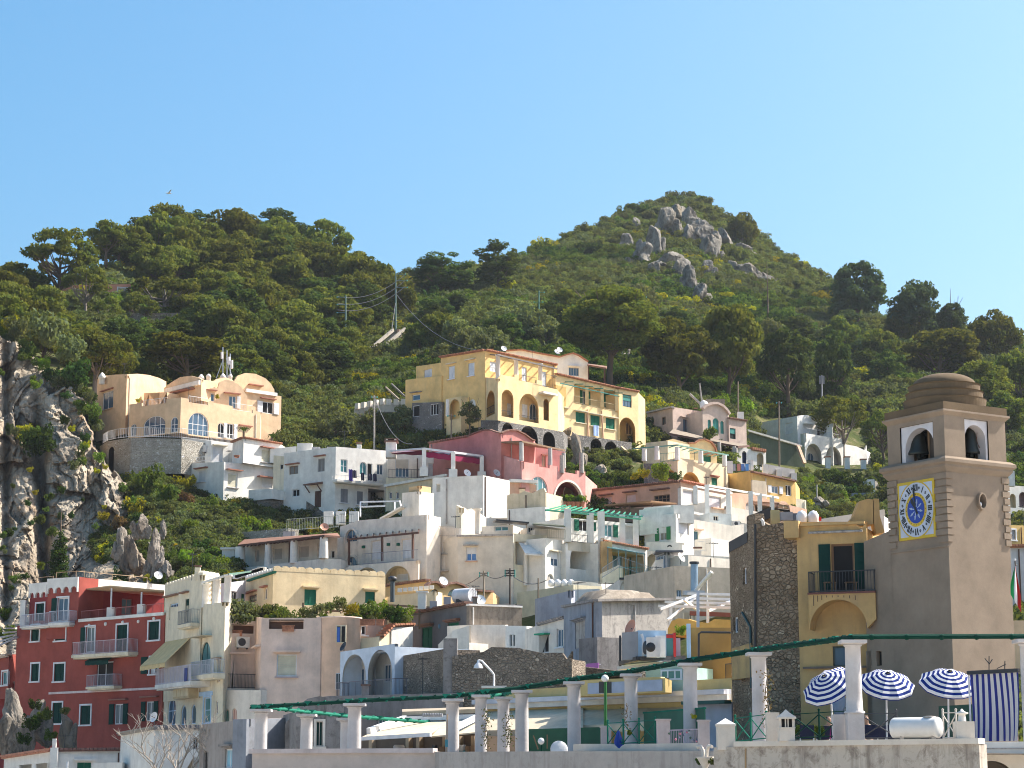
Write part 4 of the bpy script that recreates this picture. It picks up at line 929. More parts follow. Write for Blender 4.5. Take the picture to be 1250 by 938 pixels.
def bare_tree():
 rg=random.Random(4);mb=MB();bk=plain((.42,.36,.30),.9);base=P(206,960,128);root=Vector((base.x,base.y,-1.2))
 def grow(p,dr,L,r,lv):
  e=p+dr*L;m=p.lerp(e,.5)+Vector((rg.uniform(-.1,.1)*L,0,rg.uniform(-.05,.1)*L));mb.tube([p,m,e],[r,r*.85,r*.7],bk,6,cap=False)
  if lv==0:return
  for i in range(3 if lv>2 else 2):
   a=Vector((rg.uniform(-1,1),rg.uniform(-.7,.7),rg.uniform(-.05,.8)));nd=(dr*.75+a*.75).normalized();grow(e if i<2 else m,nd,L*rg.uniform(.6,.85),r*.66,lv-1)
 for x in(-.35,.25,.9):
  grow(root+Vector((x*1.2,0,0)),Vector((x*.4,rg.uniform(-.2,.2),1)).normalized(),1.75,.085,5)
 tag(mb.build('bare_tree',None,root),'leafless tree with pale twisted branches in front of the white house','tree')
bare_tree()
def tower_base():pass
RUB=rubble((.20,.16,.12),(.34,.29,.24),(.10,.085,.07));RUBD=rubble((.22,.18,.14),(.36,.30,.24),(.12,.10,.08),2.8);RUBL=rubble((.36,.33,.28),(.52,.49,.43),(.2,.18,.14),2.4);RUBG=rubble((.22,.21,.20),(.34,.32,.30),(.14,.13,.12),2.6)
BROWNW=stained((.30,.25,.20),(.16,.13,.10),.48);GREYLT=stained((.50,.455,.41),(.21,.195,.185),.5);BEIGE=stucco((.56,.47,.37),.6,(.34,.28,.22))
def stone_walls():
 h=House('rubble_wall','dark rubble retaining wall under the grey house with green shutters','wall',515,860,130)
 m=h.block([(483,802,133.5),(548,791.5,126)],('z',-2),2,RUBD);mb=MB();post(mb,549.5,780,860,125,.8,GREYOLD);h.part(mb,'pillar');h.done()
 h=House('rubble_wall','long dark rubble wall behind the awnings, ending in a broken right edge','wall',620,860,124)
 m=h.block([(552,801,124.5),(698,795,122)],('z',-2),2.5,RUBD,prof={0:[(590,796),(600,790),(632,791),(660,797),(680,797),(686,797),(692,805)]});h.done()
 mb=MB();q=P(603,838,120);mb.tube([q,P(603,824,120),P(600,820,120),P(588,807,120),P(584.5,806.5,120)],.06,WHITE,6);mb.box((q.x,q.y,q.z-.1),1.4,.5,.12,WHITEW)
 c=P(584,812,120);mb.lathe(c,[(.27,-.18),(.22,0),(.1,.12),(.05,.28),(0,.3)],WHITE,12);tag(mb.build('street_lamp',None,q),'white street lamp with bell shade leaning left above the pergola','lamp')
stone_walls()
def grey_shutter_house():
 h=House('grey_house','dark grey house with green shutters and tiled eave, water tank on its roof','house',545,800,152)
 m=h.block([(503,749.5,159),(573.2,737,150),(637,738.5,152)],('z',P(550,812,150).z),None,stucco((.17,.165,.17),.5,(.10,.10,.10)));f,g=m[0],m[1]
 win(h,f,521.3,780.5,13,29,'shut',sh=GREEN,lint=plain((.22,.1,.06)));win(h,f,553.5,767.5,13,14,'shut',sh=GREEN,lint=plain((.25,.11,.07)))
 tiles_edge(h,f,503.5,749,573,736.5,TILED,.4,.12)
 b=h.block([(573.4,739.5,149.7),(637,741,151.6)],('z',P(600,763,150).z),.5,BROWNW);mb=MB();p=b[0].pl;mb.pbox(p,-.1,p.L,b.p[0].z,b.p[0].z+.12,-.4,.12,WHITEW);h.part(mb,'coping')
 w=h.block([(573,763,147.8),(617,763,148.8),(620,763,150)],('z',P(600,830,148).z),2,SHELLW)
 tw=h.block([(535,787,148),(552,770,146.5),(573,764,146)],('z',P(560,815,147).z),2,SHELLW,prof=None)
 mb=MB();q=f.pl.hp(536.5,765);mb.lathe(q,[(0,.08),(.16,.06),(.17,0)],plain((.1,.2,.28)),12,True,(f.pl.n.x,f.pl.n.y,0));h.part(mb,'wall_lamp')
 mb=MB();c=P(488,797,147);mb.pbox(f.pl,*sorted((f.pl.hit(487,790,1.5)[0],f.pl.hit(511,790,1.5)[0])),f.pl.hit(500,797,1.5)[1],f.pl.hit(500,795,1.5)[1],.5,1.5,plain((.04,.22,.35)));h.part(mb,'blue_table')
 mb=MB();a=P(557,728,153);b_=P(577,726.5,152);mb.tube([a,b_],.52,plain((.6,.6,.62)),20);mb.box(P(567,737,152.5),1.2,.5,.3,IRON);h.part(mb,'water_tank')
 for x,y,w_ in((529,742,9),(546,737,9)):
  mb=MB();mb.box(P(x,y+1,155),w_*.058,.5,9*.058,GREY);h.part(mb,'air_conditioner')
 mb=MB();q=P(515,744,156);mb.box(q,.6,.5,1.2,WHITEW);mb.box((q.x,q.y,q.z+1.2),.9,.7,.12,WHITEW);h.part(mb,'chimney');h.done()
grey_shutter_house()
def white_lean_houses():
 h=House('white_annex','small white annex with green-topped door between the two grey houses','house',640,800,143)
 m=h.block([(617,764,147),(643,764.5,146)],('z',P(640,815,144).z),4,WHITEW);f=m[0];win(h,f,623.5,782,3,14,'glass',mull=(0,0));win(h,f,627.5,782,2.5,14,'glass',mull=(0,0))
 n=h.block([(641,769,145.5),(658,763,142),(690,754,139.8)],('z',P(660,812,143).z),5,SHELLW);g=n[1]
 win(h,g,663.5,785.5,12.5,24,'glass',gl=DARK,fr=WHITE,mull=(1,0),lint=None);mb=MB();p=g.pl;a,z=p.hit(657.5,776,.1);b,z1=p.hit(670,773,.1);mb.pbox(p,a,b,min(z,z1),max(z,z1),.01,.5,plain((.02,.35,.17)));h.part(mb,'green_canopy')
 win(h,g,683.5,779,8,22,'glass',fr=WHITE,gl=GLASSB,sill=WHITE)
 tiles_edge(h,g,658,762.5,690,753.5,GREYOLD,.25,.1);mb=MB();a=P(612,796.5,141);b=P(655,798,140);mb.beam(a,b,.6,.2,plain((.35,.1,.06)));h.part(mb,'red_gutter')
 h.done()
 h=House('domed_grey_house','stained grey house with low brown vaulted roof and blue framed windows','house',735,810,135)
 m=h.block([(688,741,140),(727.3,733.5,131.5),(819,732,136)],('z',P(730,835,132).z),None,GREYLT);f,g=m[0],m[1]
 f2=h.block([(688,740.5,139.7),(727,733.3,131.3)],('z',m.zb),.4,GREYBL);f=f2[0]
 win(h,f,708,775,12,32,'half',fr=LBLUE,sh=LBLUE,gl=DARK,mull=(1,0),lint=GREYBL)
 mb=MB();rows=[]
 for j in range(9):
  t=j/8;rows.append([P(688+(819-688)*i/16+(1-abs(2*i/16-1))*0,0,1)if 0 else None for i in range(17)])
 L_,C_,R_=m.p;bk=m.back()[0];z=C_.z;rows=[]
 for j in range(11):
  v=j/10;row=[]
  for i in range(11):
   u=i/10;q=(L_*(1-u)+C_*u)*(1-v)+(Vector((bk.x,bk.y,z))*(1-u)+R_*u)*v;q=Vector((q.x,q.y,z-.05+1.0*min(1,2.6*math.sin(math.pi*(.03+.94*u))*math.sin(math.pi*(.03+.94*v)))**1));row.append(q)
  rows.append(row)
 mb.grid(rows,stucco((.20,.165,.13),.9,(.5,.44,.36)),True);h.part(mb,'vault_roof')
 mb=MB();mb.beam(m.p[0]+Vector((0,-.2,0)),m.p[1]+Vector((0,-.2,0)),.4,.15,GREYOLD);mb.beam(m.p[1]+Vector((0,-.2,0)),m.p[2]+Vector((0,-.2,0)),.4,.15,GREYOLD);h.part(mb,'eave')
 b=h.block([(729,778,129.5),(760,779,130.5)],('z',m.zb),2,GREYOLD);h.done()
 mb=MB();p=Pl(P(706,814,128),P(731,816,126));mb.pbox(p,0,p.L,P(706,818,128).z,P(706,811.5,128).z,0,.05,plain((.5,.16,.5)));mb.beam(P(703,811,128),P(733,811,126),.04,.04,WHITE);tag(mb.build('hanging_cloth',None,P(706,811,128)),'violet cloth on a line below the stained grey house','cloth')
 h=House('rubble_shed','low broken stone shed between the long rubble wall and the stained grey house','shed',712,830,126)
 m=h.block([(694,812,127),(760,820,122)],('z',-1),3,RUB);win(h,m[0],706,822,10,18,'glass',gl=DARK,fr=BROWNW);h.done()
white_lean_houses()
def hvac():
 PALE=plain((.36,.52,.68));h=House('rooftop_plant','row of pale blue ventilation cabinets and air units on a black rooftop frame','machine',800,812,101)
 z0=P(760,809,104).z;mb=MB()
 pl=Pl(P(759,775,104.5),P(779,771.5,98.5));zt=pl.hit(770,774.5)[1];zb=pl.hit(770,809)[1]
 mb.pbox(pl,0,pl.L,zb,zt,-1.3,0,PALE)
 for i in range(4):mb.pbox(pl,pl.L*(.15+.2*i),pl.L*(.22+.2*i),zt-.22,zt-.12,.001,.01,DARK)
 h.part(mb,'cabinet',label='large pale blue ventilation cabinet');mb=MB();p2=Pl(pl.B,P(802,771,99.5));mb.pbox(p2,.02,p2.L,zb,zt-.05,-1.0,-.02,GREY);mb.tube([p2.hp(783,774,.08),p2.hp(785,780,.12),p2.hp(785,803,.12)],.08,WHITE,8);h.part(mb,'cabinet_side')
 for x,y,w,hh,dd,m_,nm in((797,791,16,24,97.8,WHITE,'fan_unit'),(806,790,12,26,98.2,WHITE,'fan_unit'),(817,789,14,28,99,GLASST,'glass_case'),(827,791,6,22,99.5,PALE,'white_panel')):
  q=P(x,y+hh/2,dd);mb=MB();mb.box(q,w*dd/F,.7,hh*dd/F,m_);
  if nm=='fan_unit' and x<800:
   c=Vector((q.x-w*dd/F*.5-.005,q.y,q.z+hh*dd/F*.5));mb.lathe(c,[(0,.05),(.3,.05),(.32,.0)],IRON,16,True,(-1,-.35,0));c2=Vector((q.x-.12,q.y-.352,q.z+hh*dd/F*.5));mb.lathe(c2,[(0,.02),(.2,.02),(.22,0)],IRON,16,True,(0,-1,0))
  if nm=='glass_case':
   mb.box((q.x+w*dd/F*.42,q.y-.1,q.z),.12,.75,hh*dd/F+.05,plain((.5,.03,.03)));mb.box((q.x-.04,q.y-.36,q.z+hh*dd/F*.82),w*dd/F*.8,.05,.16,plain((.5,.03,.03)))
  h.part(mb,nm)
 mb=MB();mb.beam(P(758,810,103.5),P(780,804,97.6),.25,.18,IRON);mb.beam(P(780,804,97.6),P(835,803,99),.25,.18,IRON);mb.beam(P(757,776,104),P(757,815,104),.1,.1,IRON)
 mb.beam(P(759,816,103),P(838,808,98),.5,.15,WHITEW);h.part(mb,'support_frame')
 mb=MB();c=P(771.5,767,103);mb.lathe(c,[(.02,0),(.2,.02),(.34,.07),(.4,.12)],plain((.55,.26,.18)),16,True,(-.8,-.5,.35));mb.tube([c,c+Vector((0,.2,-.8))],.04,IRON);h.part(mb,'satellite_dish',label='salmon satellite dish')
 h.done()
 h=House('orange_house','ochre and orange house beside the rubble house with the white steel pergola on top','house',865,850,101)
 m=h.block([(842,766.5,100.5),(893,766.5,99.5)],('z',-1),5,stucco((.40,.25,.09),.4,(.3,.18,.07)))
 u=h.block([(815,768,108),(893,757,106)],('z',P(850,775,107).z),3,stucco((.72,.42,.12),.3,(.55,.3,.1)),prof={0:[(820,758),(828,755),(840,756),(850,759),(864,761),(872,756)]})
 mb=MB();mb.tube([P(853,850,99.3),P(853,774,99.3),P(856,772,99.3),P(892,772.5,98.6)],.05,IRON,6);h.part(mb,'black_pipe')
 mb=MB();q=P(841,800,100.2);mb.box((q.x,q.y,P(841,806,100).z),.18,.2,1.7,LBLUE);h.part(mb,'pale_pipe');
 g=MB();pp=Pl(P(886,832,97),P(917,832,95));railing(g,[pp.pt(0,pp.hit(888,834)[1],0),pp.pt(pp.L,pp.hit(888,834)[1],0)],.85,IRON,.09,.02);h.part(g,'iron_grille')
 h.done();bush('lime0',831,770,7,'small palm-like plant at the foot of the white steel pergola',d=100.5)
 mb=MB();Wp=plain((.72,.73,.75))
 for x,yb,d in((819,775,112),(852,766,106),(864,768,111)):mb.beam(P(x,yb,d),P(x,722 if x==852 else 738,d),.14,.14,Wp if x!=852 else plain((.4,.45,.55)))
 for x0,y0,x1,y1 in((804,740,892,742),(812,735,892,737),(826,730,892,732),(840,725,892,726)):mb.beam(P(x0,y0,110+(742-y0)*.2),P(x1,y1,108+(742-y0)*.2),.13,.13,Wp)
 for a,b in(((815,757),(848,730)),((806,744),(852,726)),((835,732),(853,746)),((865,746),(892,734))):mb.beam(P(*a,109),P(*b,110.5),.1,.12,Wp)
 tag(mb.build('steel_pergola',None,P(852,768,108)),'white steel pergola frame left of the rubble house','pergola')
hvac()
def beige_block():
 h=House('beige_house','plain beige wall house with metal flue left of the rubble house','house',855,740,150)
 m=h.block([(823,691,150),(900,694,152)],('z',P(855,775,150).z),8,BEIGE);f=m[0];win(h,f,829,726,6,11,'glass',gl=GLASSB,fr=LBLUE)
 u=h.block([(800,684,170),(840,678,168),(893,683,171)],('z',P(850,700,165).z),5,SHELLW)
 mb=MB();mb.tube([P(847.5,724,148.5),P(847.5,689,148.5)],.26,plain((.25,.35,.45),.4,.5),14);mb.tube([P(847.5,688.5,148.5),P(847.5,686,148.5)],.34,IRON,12);mb.tube([P(848,724,148),P(856,713,147.5),P(869,698.5,147)],.14,WHITEW,10);mb.box(P(847,727,148),1.5,.8,.3,STEEL);h.part(mb,'metal_flue')
 w=h.block([(835,748,137),(893,748,136)],('z',P(860,775,137).z),4,CREAM2);win(h,w[0],838,755,9,14,'glass',gl=GLASST);win(h,w[0],846,754,5,12,'glass',gl=DARK);mb=MB();mb.beam(P(843,749,130),P(893,751,129),.4,.25,plain((.4,.1,.05)));h.part(mb,'red_beam')
 h.done()
 h=House('scallop_terrace_house','white terrace house with a frieze of small blind arches and a glass cabin','house',780,720,168)
 m=h.block([(734,722,174),(757,707,168),(822,708,168)],('z',P(780,760,168).z),8,SHELLW);f=m[1];p=f.pl
 mb=MB();n=8;z=m.p[1].z
 mb.pbox(p,-.05,p.L,z-.06,z+.1,-.4,.2,IRON)
 for i in range(n):
  u=p.L*(i+.5)/n;W=p.L/n*.46;q=[(u-W,z-.75),(u-W*.8,z-.75)]+[(u-W*.8*math.cos(math.pi*j/6),z-.75+.42*math.sin(math.pi*j/6))for j in range(1,6)]+[(u+W*.8,z-.75),(u+W,z-.75)]
  rim=[(u-W*1.08*math.cos(math.pi*j/8),z-.8+.6*math.sin(math.pi*j/8))for j in range(9)];inn=[(u-W*.8*math.cos(math.pi*j/8),z-.8+.42*math.sin(math.pi*j/8))for j in range(9)]
  for j in range(8):
   mb.face([p.pt(*inn[j],.1),p.pt(*inn[j+1],.1),p.pt(*rim[j+1],.1),p.pt(*rim[j],.1)],BEIGE);mb.face([p.pt(*inn[j],.1),p.pt(*inn[j+1],.1),p.pt(*inn[j+1],.0),p.pt(*inn[j],.0)],BEIGE);mb.face([p.pt(*rim[j],.1),p.pt(*rim[j+1],.1),p.pt(*rim[j+1],.0),p.pt(*rim[j],.0)],BEIGE)
 h.part(mb,'arch_frieze')
 c=h.block([(800,676,171),(814,673.5,168.3),(823,676,170)],('z',z),3,plain((.3,.33,.36),.5));win(h,c[0],807,692,11,28,'glass',gl=GLASSB,fr=LBLUE,mull=(2,0));
 mb=MB();q=c.p;mb.box((q[1].x+.2,q[1].y+1,q[1].z-.05),2.2,2.6,.12,plain((.12,.12,.14)));h.part(mb,'cabin_roof')
 mb=MB();dish(mb,P(831,681,167),.6,.9,WHT2);h.part(mb,'satellite_dish')
 mb=MB();railing(mb,[P(735,706,173),P(757,692,168),P(797,706.5,167.6)],.8,plain((.3,.34,.36)),.2);h.part(mb,'railing');h.done()
 h=House('white_roof_house','low white roof with a row of round white vessels below the arched house','house',690,730,180)
 m=h.block([(631,724,181),(700,714,175),(735,716,177)],('z',P(680,770,172).z),6,stucco((.66,.60,.44),.4,(.5,.42,.3)))
 w=h.block([(655,731,170),(697,721,166),(702,722,168)],('z',m.zb),.6,stucco((.40,.42,.50),.5,(.2,.2,.24)));w2=h.block([(698,709,182),(734,712,180)],('z',m.zb),3,WHITEW);w3=h.block([(700,720,172),(732,719,172)],('z',m.zb),2,WHITEW)
 for i in range(4):
  mb=MB();mb.lathe(P(673+i*8,716,184),[(.2,0),(.3,.12),(.3,.36),(.2,.52),(.08,.6),(0,.6)],WHITE,14);h.part(mb,'white_vessel')
 h.done()
beige_block()
PEACH=stucco((.72,.52,.335),.3,(.48,.32,.2));YEL=stucco((.78,.54,.23),.4,(.55,.42,.22));YEL2=stucco((.82,.62,.34),.4,(.6,.5,.33));ROSE=stucco((.54,.24,.22),.35,(.4,.16,.14));SALMON=stucco((.66,.42,.30),.6,(.42,.28,.2))
OCH=stucco((.68,.46,.18),.4,(.45,.3,.12));REDL=plain((.34,.14,.09),.8)
def peach_villa():
 h=House('peach_villa','large peach villa with barrel roofs and arched windows on top of the cliff','villa',240,535,238)
 t=h.block([(119,463,246),(155,459,240),(203,466,248)],540,8,PEACH,prof={0:[(128,459),(140,457.5),(155,457)],1:[(155,457),(168,456.5),(182,458),(194,461.5)]});win(h,t[0],131.7,489,13,21,'glass',fr=WHITE,gl=GLASSB,mull=(1,0),sill=PEACH);lintel(h,t[0],124,139,475.5,REDL,.25)
 mb=MB();mb.lathe(P(124.5,463,244),[(.36,-.6),(.36,0),(.44,.05),(.42,.3),(.28,.55),(.1,.75),(0,.8)],WHITEW,12);h.part(mb,'chimney')
 m=h.block([(158,494,238.5),(221,485.3,234.2),(318,503.5,242)],536,8,PEACH,prof={0:[(173,492),(173.2,496),(176,496),(203,492),(203.2,487.5)],1:[(230,487),(230.2,491),(254,495),(254.2,490.5),(284,496),(284.2,500),(309,504.5),(309.2,500.5)]});f,g=m[0],m[1]
 win(h,f,163,525,7.5,15,'glass',arch=True,fr=WHITE,gl=GLASSB);win(h,f,188.5,519.5,26.5,23,'glass',arch=True,rise=1.0,fr=WHITE,gl=GLASSB,mull=(3,1));win(h,f,212.5,518.5,9,19,'glass',arch=True,fr=WHITE,gl=GLASSB,mull=(1,1))
 win(h,g,242.3,518.5,25,29,'glass',arch=True,fr=WHITE,gl=GLASSB,mull=(3,1));win(h,g,269.7,525.5,8,18,'glass',arch=True,fr=WHITE,gl=DARK);win(h,g,281,526.5,8,18,'open',sh=WHITE,gl=DARK);lintel(h,g,291,307,519.5,REDL,.3)
 mb=MB();p=f.pl
 for fc,x0,x1,y in((f,174,203,495.5),(g,231,254,493.5),(g,284,309,502)):
  q=fc.pl;s0=q.hit(x0,y)[0];s1=q.hit(x1,y)[0];z=q.hit((x0+x1)/2,y)[1];railing(mb,[q.pt(s0,z,-.12),q.pt(s1,z,-.12)],.8,WHITE,.2)
 h.part(mb,'railing')
 up=h.block([(200,474,246),(246,463.5,240),(265,466,242.5)],500,6,PEACH,prof={0:[(209,467),(220,460.5),(233,459),(243,461.5)]});lintel(h,up[0],204,245.5,470,WHITEW,.35,.5,'white_band');lintel(h,up[0],212,238,477,REDL,.7,.15,'canopy')
 win(h,h.block([(176,480,243),(204,479,241)],500,2,PEACH)[0],188,488,13,16,'blind',sh=WHITE)
 u2=h.block([(262,465,243),(288,470,246)],500,6,PEACH,prof={0:[(266,462.5),(276,461),(284,464)]});
 mid=h.block([(250,474,241),(302,484,244)],505,4,PEACH,prof={0:[(266,474),(268,467),(276,463.5),(285,466),(294,472)]});win(h,mid[0],257.5,485,9,10,'glass',gl=GLASSB);win(h,mid[0],284,491,9,15,'right',sh=WHITE,gl=GLASSB);lintel(h,mid[0],273,293,480,REDL,.35);lintel(h,mid[0],251,264,476,REDL,.35)
 br=h.block([(285,467,249),(335,476,253)],500,6,PEACH,prof={0:[(290,459),(300,455.5),(312,456.5),(324,462),(331,469)]});lintel(h,br[0],303,320,470,REDL,.4)
 r=h.block([(299,477,245.5),(343.5,484,249)],545,7,PEACH);win(h,r[0],327,498,13,14,'open',sh=WHITE,gl=DARK);lintel(h,r[0],317,335.5,486.5,REDL,.4);lintel(h,r[0],299,337,477.5,WHITEW,.3,.4,'white_band')
 mb=MB()
 for x,y,s in((245.5,461,1.0),(254.5,459,.8),(272,460,1.0),(281,459,.7)):mb.lathe(P(x,y+4,246),[(.3*s,-.3),(.34*s,.2),(.4*s,.24),(.3*s,.5),(.1,.75*s),(0,.8*s)],WHITEW,10)
 h.part(mb,'roof_ornaments')
 mb=MB()
 for x,y0,y1 in((272,462,424),(277,462,428),(281,462,432)):mb.tube([P(x,y0,252),P(x,y1,252)],.07,STEEL,5)
 mb.tube([P(264,462,252),P(272,440,252)],.05,STEEL,5);mb.tube([P(283,460,252),P(276,438,252)],.05,STEEL,5)
 for x,y,l in((271,430,8),(279.5,436,9),(283,440,10)):mb.tube([P(x,y+l,251.6),P(x,y,251.6)],.16,WHITE,6)
 h.part(mb,'antenna_mast');
 mb=MB();tp=[P(125,541,236.5),P(131,537.5,234),P(142,535,232.5),P(160,533,231.5),P(185,533.5,231),P(221,534,231.5),P(256,538,234),P(286,542,238)];railing(mb,[q+Vector((0,.3,0))for q in tp],1.05,WHITE,.22,.022);h.part(mb,'balustrade');h.done()
 h=House('retaining_wall','curved rubble retaining wall with an arched niche under the peach villa','wall',170,580,231)
 m=h.block([(122,545,238.5),(131,539,234),(160,534.5,231),(222,536,231)],590,4,RUBL);recess(m[1],139,140,560,561,.01)if 0 else None
 recess(m[1],132.5,139,546,581,1.2,True,plain((.1,.07,.05)));h.done()
 for i,(x,y,lb)in enumerate([(297.5,527,'small palm on the left end of the tiled terrace edge under the peach villa'),(332,535,'smaller palm on the right end of the tiled terrace edge under the peach villa')]):
  mb=MB();d=236;q=P(x,y+8,d);t=P(x,y,d);mb.tube([q,t],.14,BARK,6)
  for k in range(14):
   a=2*math.pi*k/14;L=.85-.2*i;e=t+Vector((math.cos(a)*L,math.sin(a)*L,.15+.25*(k%3)-.25));m_=t+Vector((math.cos(a)*L*.55,math.sin(a)*L*.55,.42));sd=Vector((-math.sin(a),math.cos(a),0))*.09
   mb.face([t-sd*.3,m_-sd,e,m_+sd],DARKB)
  tag(mb.build('palm',None,q),lb,'palm')
 bush('broom0',168.5,489,3.2,'yellow flowering pot plant on the left terrace corner of the peach villa',d=239,name='pot_plant');bush('broom1',264.5,484,3.4,'yellow pot plant beside the middle upper window of the peach villa',d=240,name='pot_plant')
peach_villa()
def white_under_villa():
 h=House('white_house','white three-storey house with roller blinds directly below the peach villa','house',290,610,229)
 m=h.block([(226,566,233),(273.5,564,228.5),(343.5,571,234)],640,6,WHITEW);f,g=m[0],m[1]
 u=h.block([(284,540,233.5),(297.5,535.5,229.3),(343,543,233.6)],572,5,WHITEW);uf,ug=u[0],u[1]
 t=h.block([(221,535,235),(258,538,233.5),(284,541,235)],568,3,WHITEW)
 win(h,f,246,581.5,9.5,13,'blind',sh=BLINDW,sill=WHITE);lintel(h,f,239,254,571,REDL,.35);win(h,g,284,587,12,17,'blind',sh=BLIND,sill=GREYOLD);lintel(h,g,275.5,294,573.5,REDL,.5)
 win(h,ug,326,557,13.5,16,'blind',sh=BLIND,sill=GREYOLD);lintel(h,ug,317,337,546.5,REDL,.5);win(h,g,326,589,13,13,'blind',sh=WHITE);lintel(h,g,313.5,338,582.5,REDL,.6)
 ac_unit(h,t[0],248,548.5,10,8);win(h,t[1],266,556,12,20,'blind',sh=WHITE);lintel(h,t[1],259,276,543.5,CREAM2,.5)
 tiles_edge(h,uf,284,540,297.5,534.5,TILE,.3,.1);tiles_edge(h,ug,297.5,534.5,343,542,TILE,.3,.1)
 mb=MB();p=f.pl;a=p.hit(227,566)[0];b=p.hit(256,565)[0];z=m.p[0].z;railing(mb,[p.pt(a,z,-.2),p.pt(b,z,-.2)],.5,WHITE,.5);h.part(mb,'railing')
 mb=MB();q=P(289,559,228.6);mb.lathe(q,[(.2,0),(.35,.2),(.35,.25)],POT,10);h.part(mb,'flower_pot')
 h.done()
 h=House('terrace_wall','white terrace parapet on a rubble base right of the white house with blinds','wall',330,620,227)
 m=h.block([(303.5,598.5,227.5),(332,597,225.5),(359,601.5,228)],612,3,WHITEW);s=h.block([(303,611,227.6),(332,611,225.7),(359,614,228.2)],645,3,RUB)
 st=h.block([(357,604,226.5),(396,628,222.5)],648,2,RUB,prof={0:[(365,606),(380,616)]});h.done()
white_under_villa()
def laundry_house():
 h=House('white_house','white two-storey house with laundry on its balcony and a brown door under a tiled canopy','house',410,625,223)
 m=h.block([(347,553.5,227),(410,545.5,222),(480,551,226)],640,None,WHITEW);f,g=m[0],m[1]
 win(h,f,358.5,574,11,10,'glass',gl=plain((.2,.19,.18)),fr=WOOD,mull=(1,0));lintel(h,f,350,366,566,REDL,.3);win(h,f,392,568,8.5,16,'glass',fr=GREY,gl=plain((.2,.19,.18)),mull=(1,0));lintel(h,f,385,398,556,REDL,.3)
 win(h,f,388,609.5,8,20,'shut',sh=BROWN,nm='door');win(h,f,361,602,9,9,'glass',gl=DARK)
 mb=MB();p=f.pl;a,z=p.hit(377,594);b,_=p.hit(394,594);z1=p.hit(385,592)[1];mb.hexa([p.pt(a,z,.9),p.pt(b,z,.9),p.pt(b,z1,.0),p.pt(a,z1,.0),p.pt(a,z+.12,.9),p.pt(b,z+.12,.9),p.pt(b,z1+.25,.0),p.pt(a,z1+.25,.0)],TILED)
 for u in(a+.15,b-.15):mb.beam(p.pt(u,z-.7,.03),p.pt(u,z,.75),.08,.1,BROWN)
 h.part(mb,'tiled_canopy')
 win(h,g,420,569,8.5,16,'glass',fr=WHITE,gl=GLASST,mull=(1,1));win(h,g,443.5,572,9,16,'glass',arch=True,gl=GLASST,fr=WHITE);win(h,g,451.5,573,6,14,'glass',gl=DARK,mull=(0,0));win(h,g,464,573.5,8,13,'glass',gl=GLASSB,mull=(1,0))
 win(h,g,420.3,605.5,9,17,'shut',sh=plain((.25,.25,.27)),sill=WHITE);win(h,g,439.5,608,7.5,16,'shut',sh=plain((.25,.25,.27)),sill=WHITE)
 pr=recess(g,449,468.5,597.5,627,2.5,False,LAV);win(h,pr,455,611,8,24,'glass',cut=False,gl=DARK,mull=(1,1))
 balcony(h,g,411,468,588,1.0,WHITEW,WHITE,.5,.2,.5,bar=.03)
 chimney(h,437.5+58,0,1,1,1,WHITE)if 0 else None
 for x,w in((372,1.6),(386,.9),(404,.9)):
  mb=MB();q=P(x,552,226);mb.box((q.x,q.y,q.z-.4),w if x<380 else.8,.8,1.3 if x<380 else.9,WHITEW if x<380 else GREY);h.part(mb,'roof_vent')
 l=h.block([(334,556,229),(348,557.5,227.5)],625,4,CREAM2);win(h,l[0],343.5,570,4,6,'glass',gl=DARK,mull=(0,0));lc=h.block([(330,548,232),(362,545,233)],565,3,WHITEW)
 h.done()
 cl=[plain((.05,.03,.22),.9),plain((.02,.02,.05),.9),plain((.03,.03,.06),.9),plain((.04,.04,.08),.9),plain((.3,.3,.33),.9)]
 for i,(x,y0,y1,w,c,lb)in enumerate([(428,573,587.5,5,0,'purple duvet hung over the balcony of the white laundry house'),(432.5,574,584,5,1,'black garment right of the purple duvet on the balcony'),(442,577,587,4,1,'pair of dark trousers in the middle of the laundry line'),(451,578.5,587,5.5,2,'dark shirt on the laundry line left of the last garment'),(457.5,578.5,588,4,3,'last dark garment at the right end of the laundry line')]):
  mb=MB();pp=g.pl;s0,z1=pp.hit(x-w/2,y0,1.06);s1,z0=pp.hit(x+w/2,y1,1.06);rows=[]
  for j in range(5):rows.append([pp.pt(s0+(s1-s0)*k/6,z1+(z0-z1)*j/4+.03*math.sin(k*2+i),1.06+.05*math.sin(k*1.9+i)+.02*j)for k in range(7)])
  mb.grid(rows,cl[c],True);mb.grid([[q+Vector((0,.05,0))for q in r_]for r_ in rows],cl[c],True);tag(mb.build('laundry',None,rows[0][0]),lb,'laundry','laundry on the balcony')
laundry_house()
